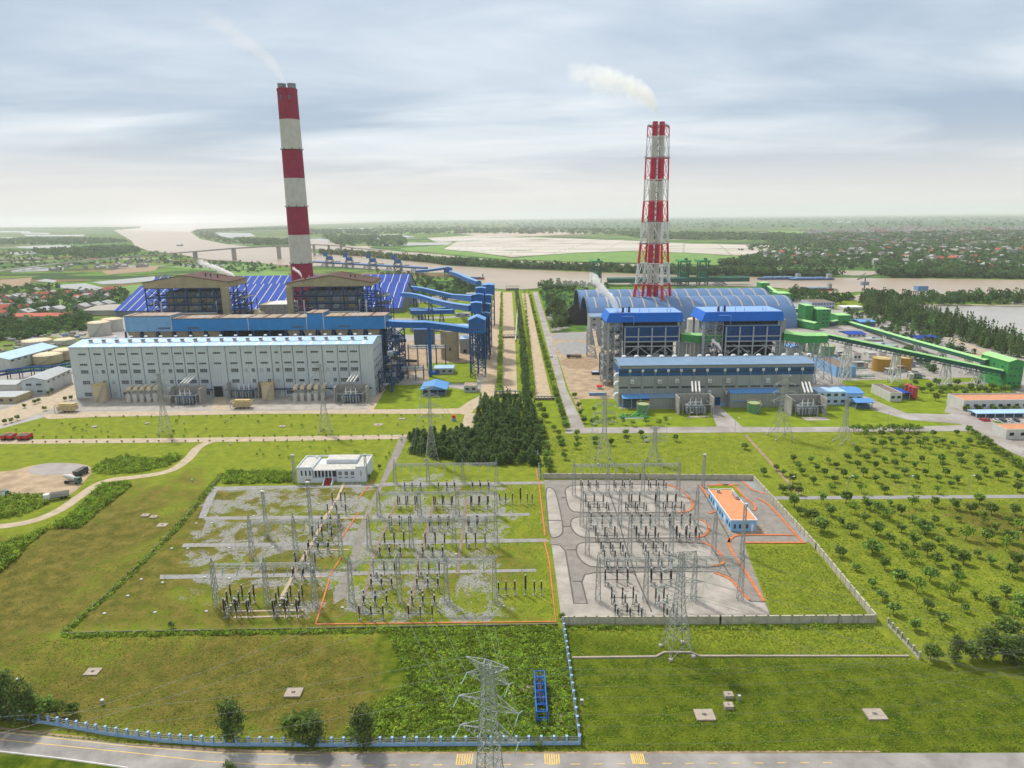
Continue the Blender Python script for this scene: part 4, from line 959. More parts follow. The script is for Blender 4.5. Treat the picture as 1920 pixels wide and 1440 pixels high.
gallery('conveyor', 'bright blue enclosed conveyor dipping from the long blue gallery to the tallest tower', [p(721,611,475), p(742,613,475), p(768,614,475), p(800,614,475), p(840,619,475), p(880,625,475)],5.5,3.9, 'blue_gallery', 'gallery_roof', supports=())
mb = MB(); x, y = XZ(806,475,20),475; mb.bar((x, y, 0),(x, y, 39),2.2, 'blue_gallery', 1.4)
one('conveyor_post', 'single tall blue post under the middle of the dipping conveyor', 'post', mb, loc=(x, y))
boxes = [('square blue transfer cabin where the nearer curved conveyor ends', 883,903,587,569,-22.5),('square blue transfer cabin where the farther curved conveyor ends', 888,906,566,553,-22),('small blue cabin in front of the biggest one by the river', 892,910,553,541,-20.5),
         ('blue cabin right of the one where the farther conveyor ends', 907,921.5,568,554.5,-16.8),('blue cabin right of the one where the nearer conveyor ends', 904.5,919,587,571,-17),('low blue cabin just behind the tallest tower', 903,918,598,588,-17),('largest flat topped blue tower at the river end of the row', 905,927,552,535,-17)]
for lbl, pl, pr, pb, pt, xr in boxes:
 Y, zb_ = solve_Y(pr, pb, xr); zt_ = W(pr, pt, Y)[1]; xl = W(pl, pb, Y)[0]; big_ = 'largest' in lbl
 blue_tower(lbl, xl, xr, Y, Y + (xr - xl) * (1.6 if big_ else 1.0), zb_, zt_, .6, wdw=False)
Ya = solve_Y(883,580,-30)[0]
def curve(pts): return [p(*q) for q in pts]
ya, yb_ = solve_Y(903,587,-22.5)[0] + 4, solve_Y(906,566,-22)[0] + 4
gallery('conveyor', 'curved blue pipe conveyor from the nearer coal shed to its square cabin', curve([(755,556,830),(770,557,790),(786,560,745),(800,564,710),(817,570,680),(850,578,(ya + 650) / 2),(884,584, ya)]),4.5,4.2, 'blue_gallery', 'gallery_roof', 'curved blue conveyors', supports=(1.5,3.4))
gallery('conveyor', 'curved blue pipe conveyor from the farther coal shed to its square cabin', curve([(768,543,985),(785,545,930),(800,548,885),(820,553,840),(850,560,790),(889,566, yb_)]),4.5,4.6, 'blue_gallery', 'gallery_roof', 'curved blue conveyors', supports=(1.5,3.4))
gallery('conveyor', 'low straight blue conveyor running level below the curved ones', curve([(771,589,720),(805,589,715),(851,588,705)]),4,4, 'blue_gallery', 'gallery_roof', supports=(.5,1.5))
gallery('conveyor', 'low blue conveyor climbing gently to the cabins under the curved ones', curve([(769,584,760),(820,584,740),(884,577,700)]),3.4,3.2, 'blue_gallery', 'gallery_roof', supports=(.5,))
# river jetty with its conveyor, riverside tower
x0_, y0_ = G(590,498); x1_, y1_ = G(800,511)
gallery('jetty', 'long blue conveyor jetty on piles along the river bank', [(x0_, y0_ , 7),(x1_, y1_ , 7)],9,3.2, 'machine_blue', 'blue_gallery', supports=(.1,.3,.5,.7,.9), cat='jetty')
Yr, _ = G(840,517)[1],0
xa, xb = W(832,510, Yr)[0], W(847,510, Yr)[0]; blue_tower('blue transfer tower on the river bank with conveyors on both sides', xa, xb, Yr, Yr + 16, W(840,511, Yr)[1], W(840,502.5, Yr)[1],2, 'blue towers at the river', wdw=False)
gallery('conveyor', 'blue conveyor rising from the jetty to the riverside tower', [p(779,511, Yr), p(800,510, Yr), p(833,505.5, Yr)],6,4, 'blue_gallery', 'gallery_roof', supports=(.4,))
gallery('conveyor', 'blue conveyor stepping down from the riverside tower towards the row of cabins', [p(845,514, Yr), p(862,520,1180), p(878,528,1060), p(898,536,960)],7,6, 'blue_gallery', 'gallery_roof', supports=(1,))
mat('crane_orange', (.42,.27,.13),.6, var=.2, scale=.2)
def jib_crane(lbl, px, py):
 x, y = G(px, py); root = thing('harbour_crane', lbl, 'harbour crane', (x, y, 0), 'unloading cranes on the river jetty'); y += 4
 mb = MB(root); lattice(mb, x - 8, x + 8, y - 7, y + 7,0,16,16, 'machine_grey', 1.6,.9); mb.build('portal', root)
 mb = MB(root); mb.box(x - 7, x + 7, y - 5, y + 5,16,24, 'blue_gallery'); mb.hexa([(x - 14, y - 3,24),(x - 4, y - 3,24),(x - 4, y + 3,24),(x - 14, y + 3,24),(x - 12, y - 3,33),(x - 4, y - 3,35),(x - 4, y + 3,35),(x - 12, y + 3,33)], 'blue_gallery'); mb.build('cab', root)
 mb = MB(root);
 for q in (-2.5,2.5): mb.bar((x, y + q, 22),(x + 20, y + q, 40),1.3, 'crane_orange'); mb.bar((x + 20, y + q, 40),(x + 29, y + q, 24),1.1, 'crane_orange'); mb.bar((x, y + q, 36),(x + 20, y + q, 40),.9, 'crane_orange'); mb.bar((x, y + q, 22),(x, y + q, 36),1, 'crane_orange')
 mb.bar((x + 20, y - 2.5,40),(x + 20, y + 2.5,40),1, 'crane_orange'); mb.build('jib', root)
 mb = MB(root); mb.hexa([(x + 16, y - 5,6),(x + 22, y - 5,6),(x + 22, y + 5,6),(x + 16, y + 5,6),(x + 13, y - 6,13),(x + 25, y - 6,13),(x + 25, y + 6,13),(x + 13, y + 6,13)], 'boiler_beige'); mb.build('hopper', root)
for lbl, px in (('jetty crane nearest the chimney with a blue cab and orange jib', 618),('second jetty crane from the chimney', 655),('third jetty crane from the chimney', 699),('jetty crane farthest from the chimney', 746)): jib_crane(lbl, px, 498.5 + (px - 590) * .06)
# ---- silo, sheds and huts
x, y = G(843,676); y += 7; x = XZ(843, y, 15); z = W(843,619, y)[1]; r = 17.2 / FOC * Vector((x, y, -80)).dot(FW)
root = thing('cement_silo', 'tall stained concrete silo standing behind the dipping blue conveyor', 'silo', (x, y, 0))
mb = MB(root); mb.cyl((x, y), r, r, 0, z, 'silo_concrete', 24, 'path_beige'); mb.box(x - r - .4, x + r + .4, y - r * .6, y + r * .6, z + .02, z + .6, 'silo_concrete'); mb.build('shell', root)
mb = MB(root); mb.cyl((x + 2, y),1.6,1.2, z + .6, z + 5, 'boiler_beige', 10); mb.box(x - 4, x - 1, y - 2, y + 2, z + .6, z + 3, 'path_beige'); mb.box(x - 3, x + 5, y + 1.5, y + 3, z + .6, z + 2, 'boiler_beige'); mb.build('filter', root)
mb = MB(root); mb.box(x + .2, x + 1.4, y - r - .1, y - r + .6,8,10, 'dark_inner'); mb.build('door', root)
def block(name, lbl, cat, px0, px1, pyb, pyt, depth, mw_, mr, style='flat', rise=1.5, group=None, windows=0, door=False, parapet=.0, wm='glass_dark', wrows=1, z0=0, over=.5):
 """building standing on the ground: front edge px0..px1 at row pyb, eaves at row pyt"""
 Y = G((px0 + px1) / 2, pyb)[1]; xa_, xb_ = XZ(px0, Y, 0), XZ(px1, Y, 0); z = W((px0 + px1) / 2, pyt, Y)[1]
 root = thing(name, lbl, cat, ((xa_ + xb_) / 2, Y, 0), group); mb = MB(root)
 wl = root
 if style == 'flat':
  mb.box(xa_, xb_, Y, Y + depth, z0, z, mw_); wl = mb.build('wall', root); mb = MB(root); mb.box(xa_ + .3, xb_ - .3, Y + .3, Y + depth - .3, z + .005, z + .12, mr)
  if parapet:
   for a in ((xa_, xb_, Y, Y + .3),(xa_, xb_, Y + depth - .3, Y + depth),(xa_, xa_ + .3, Y + .3, Y + depth - .3),(xb_ - .3, xb_, Y + .3, Y + depth - .3)): mb.box(*a, z + .002, z + parapet, mw_)
  mb.build('roof', root)
 elif style in ('x', 'y'):
  mb.box(xa_, xb_, Y, Y + depth, z0, z, mw_)
  if style == 'x':
   for x_, f in ((xa_ + .01,1),(xb_ - .01,0)): q = [(x_, Y, z),(x_, Y + depth, z),(x_, Y + depth / 2, z + rise)]; mb.face(q[::-1] if f else q, mw_)
  else:
   for y_, f in ((Y + .01,0),(Y + depth - .01,1)): q = [(xa_, y_, z),(xb_, y_, z),((xa_ + xb_) / 2, y_, z + rise)]; mb.face(q[::-1] if f else q, mw_)
  wl = mb.build('wall', root); mb = MB(root); t = MB(root); t.gable(xa_, xb_, Y, Y + depth, z - .05, z, z + rise, mr, mr, style, over); t.build('roof', root)
 elif style == 'open':
  for x_ in np.linspace(xa_ + .3, xb_ - .3, max(2, int((xb_ - xa_) / 5) + 1)):
   for y_ in (Y + .4, Y + depth - .4): mb.bar((x_, y_, 0),(x_, y_, z),.35, mw_)
  mb.build('posts', root); t = MB(root); t.gable(xa_, xb_, Y, Y + depth, z - .05, z, z + rise, mr, mr, 'y' if (xb_ - xa_) < depth else 'x', over); t.build('roof', root)
  mb = MB(root); mb.box(xa_ + 1, xb_ - 1, Y + 1.5, Y + depth - 1,0, z * .55, 'machine_blue'); mb.build('machinery', root)
 if windows:
  h_ = z / wrows
  for r_ in range(wrows):
   for k in range(windows):
    m = MB(root); xx = xa_ + (xb_ - xa_) * (k + .5) / windows; ww = min(1.1,(xb_ - xa_) / windows * .3); zz = h_ * (r_ + .55); hh = min(.8, h_ * .22)
    m.box(xx - ww, xx + ww, Y - .06, Y + .02, zz - hh, zz + hh, wm); m.box(xx - ww - .1, xx + ww + .1, Y - .12, Y - .061, zz - hh - .12, zz - hh, 'frame_white'); m.build('window', wl)
 if door:
  m = MB(root); xx = xa_ + (xb_ - xa_) * .5; m.box(xx - 1.3, xx + 1.3, Y - .1, Y + .02,0, min(3, z * .8), 'dark_inner'); m.build('door', wl)
 return root
mat('slate_blue', (.16,.28,.47),.5, var=.1, scale=.3); mat('awning_blue', (.10,.27,.55),.5, var=.08, scale=.4); mat('wall_cream', (.55,.54,.50),.7, var=.07, streak=.25); mat('shed_grey', (.36,.38,.38),.6, var=.1, streak=.2)
mat('wall_lilac', (.42,.47,.58),.6, var=.06, streak=.2)
block('open_shed', 'open sided shed with a bright sky blue pitched roof on the lawn', 'shed', 789,837,743,731,19, 'steel_grey', 'awning_blue', 'open', 2.2)
block('pump_house', 'grey panelled hut with a two step blue roof above the open shed', 'pump house', 815,850,702,691,11, 'shed_grey', 'roof_lblue', 'x', .8, windows=3)
block('guard_hut', 'small grey hut with a flat brown roof at the canal road corner', 'hut', 870,894,736,724,10, 'shed_grey', 'rust_roof', 'flat', windows=2)
block('workshop', 'grey workshop with a pale blue roof between the silo and the tallest tower', 'workshop', 862,882,662,636,18, 'shed_grey', 'roof_lblue', 'flat', door=True)
block('long_shed', 'long low shed with a ribbed pale blue roof behind the silo', 'shed', 769,905,622,615,24, 'shed_grey', 'roof_lblue', 'x', 1.5)
block('hut', 'low pale grey hut under the low straight conveyor', 'hut', 854,880,594,588,8, 'shed_grey', 'vent_grey', 'flat', windows=2, group='low pale huts under the conveyors')
block('hut', 'low pale grey hut near the trees behind the curved conveyors', 'hut', 873,892,558,551,14, 'shed_grey', 'vent_grey', 'flat', windows=2, group='low pale huts under the conveyors')
block('canopy', 'deep blue flat canopy beside the foot of the conveyor post', 'canopy', 804,823,703,699,5, 'blue_clad', 'shed_blue', 'x', .6)
block('filter_house', 'dark blue clad filter house on steel legs behind the post', 'filter house', 777,814,651,618,10, 'machine_blue', 'blue_gallery', 'flat')
block('stair_block', 'grey stair block rising between the hall and the filter house', 'stair block', 727,741,640,616,8, 'shed_grey', 'vent_grey', 'flat', windows=1, wrows=4)
mb = MB()
for k in range(60):
 x = rnd.uniform(-84,-77); y = rnd.uniform(425,490); z = rnd.uniform(0,30); mb.box(x, x + rnd.uniform(1,4), y, y + rnd.uniform(1,4), z, z + rnd.uniform(.6,3), rnd.choice(['blue_steel', 'machine_blue', 'steel_dark', 'machine_grey']))
lattice(mb, -86,-77,462,486,0,34,7, 'blue_steel', .8,.4); lattice(mb, -86,-78,430,456,0,14,7, 'blue_steel', .7,.35)
one('steel_tower', 'dark blue steelwork crowded with ducts at the right end of the halls', 'steel tower', mb, loc=(-80,460))
for lbl, y, x0_, x1_, z in (('long pale pipe bridge from the halls to the silo', 505,-78,-50,15),('low pipe bridge crossing the yard behind the open shed', 466,-84,-62,7)):
 root = thing('pipe_bridge', lbl, 'pipe bridge', (x0_, y, 0), 'pipe bridges of the left station')
 mb = MB(root)
 for dz in (0,1.6):
  for dy in (0,1.5,3): mb.tube([(x0_, y + dy, z + dz),(x1_, y + dy, z + dz)],.35, 'galv' if dz else 'pipe_white', 6)
 mb.build('pipes', root)
 mb = MB(root)
 for x in np.linspace(x0_, x1_, 5):
  for dy in (-.5,3.5): mb.bar((x, y + dy, 0),(x, y + dy, z + 2.6),.4, 'blue_steel')
  mb.bar((x, y - .5, z - .5),(x, y + 3.5, z - .5),.35, 'blue_steel')
 mb.build('trestle', root)
x, y = G(745,688); mb = MB()
mb.cyl((x, y),4.6,2,0,2.4, 'coal', 14); mb.cyl((x, y),2,.3,2.4,3.4, 'coal', 14); one('coal_heap', 'small black coal heap on the works yard right of the pale hall', 'coal heap', mb, loc=(x, y))
x, y = G(768,678); mb = MB(); mb.hexa([(x - 6, y, 0),(x + 5, y - 3,0),(x + 6, y - .5,0),(x - 5, y + 3,0),(x - 6, y, 1.6),(x + 5, y - 3,1.6),(x + 6, y - .5,1.6),(x - 5, y + 3,1.6)], 'coal_dark'); one('scrap_bin', 'long dark slab of stacked material lying in the works yard', 'stack', mb, loc=(x, y))
# far left: blue roofed store, office, sheds, pipe rack
Y = G(40,694)[1]; root = thing('store_building', 'long store with a light sky blue roof between the tanks at the left edge', 'store', (-400, Y, 0))
def slant_house(root, c0, c1, width, ze, zr, mw_, mr, win=5):
 """pitched house whose near gable runs c0->c1 on the ground and whose length goes away"""
 c0, c1 = Vector((*c0,0)), Vector((*c1,0)); d = (c1 - c0); n = Vector((-d.y, d.x, 0)).normalized() * width
 q = [c0, c1, c1 + n, c0 + n]; mb = MB(root); up = Vector((0,0, ze)); mb.hexa(q + [v + up for v in q], mw_)
 m0, m1 = (c0 + c1) / 2 + Vector((0,0, zr)),(c0 + c1) / 2 + n + Vector((0,0, zr))
 mb.face([c0 + up, c1 + up, m0], mw_); mb.face([c1 + n + up, c0 + n + up, m1], mw_); mb.build('wall', root)
 mb = MB(root); t = Vector((0,0,.3)); e = d.normalized() * .7; f = n.normalized() * .6; dn = Vector((0,0,-.25))
 for s_, (u, v) in ((-1,(c0, c0 + n)),(1,(c1, c1 + n))):
  A, B = u + up + e * s_ - f + dn, v + up + e * s_ + f + dn; C, D = m1 + f, m0 - f
  k = [A, B, C, D] if s_ < 0 else [B, A, D, C]; k = [x_ + Vector((0,0,.04)) for x_ in (k[::-1])]; mb.hexa(k + [x_ + t for x_ in k], mr)
 mb.build('roof', root)
 for k in range(win):
  m = MB(root); c = c1 + n * ((k + .5) / win); dd = n.normalized(); o_ = d.normalized() * .08; zz = ze * .75
  m.hexa([c - dd * 1.3 + Vector((0,0, zz)) - o_ * .2, c - dd * 1.3 + Vector((0,0, zz)) + o_, c + dd * 1.3 + Vector((0,0, zz)) + o_, c + dd * 1.3 + Vector((0,0, zz)) - o_ * .2, c - dd * 1.3 + Vector((0,0, zz + 1.1)) - o_ * .2, c - dd * 1.3 + Vector((0,0, zz + 1.1)) + o_, c + dd * 1.3 + Vector((0,0, zz + 1.1)) + o_, c + dd * 1.3 + Vector((0,0, zz + 1.1)) - o_ * .2], 'glass_dark'); m.build('window', root)
slant_house(root, (-410,513),(-384,512),54,8.5,11.5, 'wall_cream', 'roof_lblue', 8)
o0 = G(44,741); o1 = G(90,739)
root = thing('office', 'pale two storey block with a stained roof standing left of the pale hall', 'office block', (*o0,0)); slant_house(root, o0, o1,34,9.5,11.5, 'wall_white', 'shed_grey', 5)
for r_ in range(2):
 for k in range(2):
  m = MB(root); xx = o0[0] + (o1[0] - o0[0]) * (.3 + .45 * k); yy = min(o0[1], o1[1]) - .1; m.box(xx - 1.5, xx + 1.5, yy - .1, yy + .6,2 + r_ * 4.5,3.1 + r_ * 4.5, 'glass_dark'); m.build('front_window', root)
block('yard_wall_shed', 'row of beige lean-to bays at the left edge below the office', 'shed', -40,30,757,745,16, 'boiler_beige', 'shed_grey', 'flat', windows=4)
block('yard_shed', 'long low cream shed with a grey roof behind the lean-to bays', 'shed', -60,32,733,722,14, 'wall_cream', 'shed_grey', 'x', 1)
root = thing('pipe_rack', 'dark blue steel pipe rack crossing in front of the beige tanks', 'pipe rack', (-390,500,0)); mb = MB(root)
q = [G(-40,722), G(15,712), G(60,706), G(100,705), G(140,697)]
for i in range(4):
 a_, b_ = Vector((*q[i],0)), Vector((*q[i + 1],0)); n = max(2, int((b_ - a_).length / 7))
 for z in (4,6.5):
  for o_ in (0,3): mb.bar(a_ + Vector((0, o_, z)), b_ + Vector((0, o_, z)),.7, 'blue_steel'); mb.bar(a_ + Vector((0, o_ + 1, z + .6)), b_ + Vector((0, o_ + 1, z + .6)),.4, 'blue_gallery')
 for k in range(n + 1):
  c = a_.lerp(b_, k / n)
  for o_ in (0,3): mb.bar(c + Vector((0, o_, 0)), c + Vector((0, o_, 7.5)),.45, 'blue_steel')
mb.build('frame', root)
# ================================================================== right power station
mat('wall_grey', (.30,.31,.29),.7, var=.06, scale=.15, streak=.3, rust=(.20,.205,.195), ribs=.5)
mat('band_blue', (.018,.09,.24),.55, var=.1, scale=.3)
mat('roof_slate', (.17,.26,.37),.5, var=.07, scale=.12, streak=.1)
mat('hat_blue', (.006,.125,.52),.5, var=.08, scale=.1)
mat('hat_roof', (.20,.35,.72),.5, var=.08, scale=.2)
mat('clad_navy', (.008,.055,.19),.6, var=.12, scale=.2, streak=.15)
mat('column_grey', (.33,.35,.36),.6, var=.1)
mat('barrel_blue', (.10,.185,.34),.55, var=.10, scale=.06)
mat('skylight', (.46,.38,.26),.6, var=.1)
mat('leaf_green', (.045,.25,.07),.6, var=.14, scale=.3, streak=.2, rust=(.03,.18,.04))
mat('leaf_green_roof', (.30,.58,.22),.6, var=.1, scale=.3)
mat('belt_green', (.02,.10,.07),.6, var=.2)
mat('belt_dark', (.05,.07,.11),.6, var=.3)
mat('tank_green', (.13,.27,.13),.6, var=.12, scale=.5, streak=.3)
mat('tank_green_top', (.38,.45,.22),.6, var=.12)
mat('tank_orange', (.42,.22,.035),.6, var=.1, scale=.6, streak=.2, ribs=0)
mat('red_paint', (.60,.025,.03),.5, var=.12, scale=.3)
mat('white_steel', (.62,.62,.58),.5, var=.1)
mat('stack_red', (.42,.012,.05),.55, var=.12, scale=.3)
mat('light_blue_wall', (.20,.40,.66),.6, var=.06, scale=.3, streak=.15)
mat('pale_blue_wall', (.42,.56,.70),.6, var=.06, scale=.3, streak=.15)
mat('roof_orange', (.52,.24,.13),.8, var=.1, scale=.4)
mat('brown_flat', (.19,.14,.11),.8, var=.2, scale=.3)
mat('red_tank', (.42,.07,.07),.6, var=.15)
mat('water_pool', (.33,.41,.38),.2, var=.1)
YF, YB2 = 391.0,413.0
XL, XR = 63.3,177.4; ZE, ZR = 24.6,26.0
root = thing('turbine_hall', 'grey turbine hall with a dark blue window band, slate blue roof and white roof vents', 'power station hall', ((XL + XR) / 2, YF, 0))
mb = MB(root); mb.box(XL, XR, YF, YB2,0, ZE, 'wall_grey'); ym = (YF + YB2) / 2
for x, f in ((XL, 1),(XR, 0)): q = [(x, YF, ZE),(x, YB2, ZE),(x, ym, ZR)]; mb.face(q[::-1] if f else q, 'wall_grey')
mb.box(XL - .05, XR + .05, YF - .15, YF - .01,.0,1.3, 'light_blue_wall'); wall_ = mb.build('wall', root)
mb = MB(root)
for (a, za),(b_, zb) in (((YF - .8, ZE - .1),(ym, ZR)),((ym, ZR),(YB2 + .5, ZE))): mb.hexa([(XL - .5, a, za + .05),(XR + .5, a, za + .05),(XR + .5, b_, zb + .05),(XL - .5, b_, zb + .05),(XL - .5, a, za + .4),(XR + .5, a, za + .4),(XR + .5, b_, zb + .4),(XL - .5, b_, zb + .4)], 'roof_slate')
roof_ = mb.build('roof', root)
zb0, zb1 = W(1300,704, YF)[1], W(1300,690, YF)[1]
mb = MB(root); mb.box(XL - .1, XR + .1, YF - .2, YF - .01, zb0, zb1, 'band_blue'); mb.box(XL - .2, XL - .01, YF - .2, YB2, zb0, zb1, 'band_blue'); mb.build('blue_band', root)
bays = [1159,1181,1205,1229,1253,1277,1301,1326,1359,1383,1407,1431,1455,1479,1504,1527]
bxs = [XZ(v, YF, 20) for v in bays]
for i in range(15):
 a, b_ = bxs[i], bxs[i + 1]
 mb = MB(root); zt_ = W(1300,694, YF)[1]; n = 7
 for k in range(n): xx = a + .9 + (b_ - a - 1.8) * k / n; mb.box(xx, xx + (b_ - a - 1.8) / n * .8, YF - .27, YF - .201, zt_ - 1.3, zt_, 'glass_dark')
 mb.build('clerestory_window', wall_)
 mb = MB(root); zz = W(1300,724, YF)[1]
 for k in range(n): xx = a + .9 + (b_ - a - 1.8) * k / n; mb.box(xx, xx + (b_ - a - 1.8) / n * .85, YF - .1, YF - .01, zz - 1.0, zz + .1, 'glass_dark')
 mb.build('window', wall_)
 if i:
  mb = MB(root); mb.bar((a, YF - .4,2),(a, YF - .4, zt_ + .5),.22, 'column_grey'); mb.box(a - .7, a + .7, YF - .5, YF - .21, zt_ - .8, zt_ + .8, 'vent_white'); mb.build('downpipe', root)
for px, py in ((1185,715),(1236,715),(1269,714),(1330,713.5),(1364,713),(1439,713),(1472,713),(1329,735),(1363,735)):
 x, z = W(px, py, YF); mb = MB(root); mb.box(x - 1, x + 1, YF - 1.6, YF - .02, z - 1, z + 1, 'vent_white'); mb.box(x - .7, x + .7, YF - 1.7, YF - 1.61, z - .7, z + .7, 'louvre_pale'); mb.build('fan_box', wall_)
for k in range(16):
 px = 1170 + k * 23.7 - (8 if k > 6 else 0); x = XZ(px, YB2 - 3, ZE + 1); mb = MB(root); mb.cyl((x, YB2 - 2.5),.6,.6, ZE, ZE + 1.2, 'vent_grey', 10); mb.cyl((x, YB2 - 2.5),1.5,1.2, ZE + 1.2, ZE + 2.1, 'vent_white', 14); mb.cyl((x, YB2 - 2.5),1.2,.2, ZE + 2.1, ZE + 2.4, 'vent_white', 14); mb.build('mushroom_vent', roof_)
for px in (1332,1345):
 x = W(px, 755, YF)[0]; mb = MB(root); mb.box(x - 1.6, x + 1.6, YF - .2, YF - .01,0,5, 'clad_navy'); mb.build('door', root)
mb = MB(root)   # cooling fans on the left end wall
for z in (19,14,7): mb.tube([(XL - .05, YF + 3, z),(XL - 1.5, YF + 3, z - .2),(XL - 2.2, YF + 3, z - 1.6)],1.0, 'vent_white', 10)
mb.build('end_vent', root)
for lbl, px0, px1, pyt, pyb in (('slate blue lean-to against the left of the grey hall', 1168,1218,744,762),('longer slate blue lean-to beside the first awning', 1219,1268,743,765),('blue awning at the middle right of the grey hall', 1372,1424,749,760),('upper blue canopy strip right of the hall doors', 1370,1462,736,763)):
 xa, xb = W(px0, pyt, YF - 6)[0], W(px1, pyt, YF - 6)[0]; zt_ = W(px0, pyt + (4 if 'strip' not in lbl else 2), YF - 6)[1]
 root = thing('lean_to', lbl, 'lean-to', ((xa + xb) / 2, YF - 6,0), 'blue lean-tos along the grey hall'); mb = MB(root)
 mb.hexa([(xa - .3, YF - 6.4, zt_),(xb + .3, YF - 6.4, zt_),(xb + .3, YF - .3, zt_ + 1.2),(xa - .3, YF - .3, zt_ + 1.2),(xa - .3, YF - 6.4, zt_ + .3),(xb + .3, YF - 6.4, zt_ + .3),(xb + .3, YF - .3, zt_ + 1.5),(xa - .3, YF - .3, zt_ + 1.5)], 'awning_blue' if 'first' not in lbl else 'roof_slate'); mb.build('roof', root)
 mb = MB(root)
 if 'longer' in lbl or 'upper' in lbl: mb.box(xa, xb, YF - 6, YF - .35,0, zt_ - .02, 'wall_grey'); mb.build('wall', root)
 else:
  for x in np.linspace(xa, xb, 4): mb.bar((x, YF - 6,0),(x, YF - 6, zt_),.35, 'column_grey')
  mb.box(xa + 1, xb - 1, YF - 3, YF - .5,0, zt_ * .7, 'machine_blue'); mb.build('posts', root)
near_tank('green tank in front of the left lean-to of the grey hall', 1205,778,757,23, 'tank_green', 'tank_green_top', 'green tanks before the grey hall')
near_tank('green tank in front of the right awning of the grey hall', 1412.5,776,755,24, 'tank_green', 'tank_green_top', 'green tanks before the grey hall')
transformer('transformer on a pale slab beside the doors of the grey hall', 1306,779, True, True)
transformer('transformer on a pale slab near the right end of the grey hall', 1517,781, True, True)
for k, q in enumerate(([(1287,781),(1330,779),(1331,782),(1290,784)],[(1500,783),(1545,782),(1558,788),(1513,789)])): sheet('slab', q, .12, 'concrete_pale')
x, y = G(1190,784); mb = MB()
for k in range(7): mb.tube([(x - 8 + k * 2, y + k % 3,.9),(x - 6 + k * 2.2, y + 2,1.8)],.45, 'leaf_green', 8)
mb.tube([(x - 9, y + .2,.7),(x + 8, y - .4,.7)],.5, 'leaf_green', 8); mb.tube([(x, y, .7),(x + 2, y + 5,2.4)],.5, 'leaf_green', 8); mb.box(x - 9, x + 5, y - 1.4, y - .9,0,.5, 'vent_white')
one('pipework', 'tangle of bright green pipes on the lawn before the grey hall', 'pipes', mb, loc=(x, y))
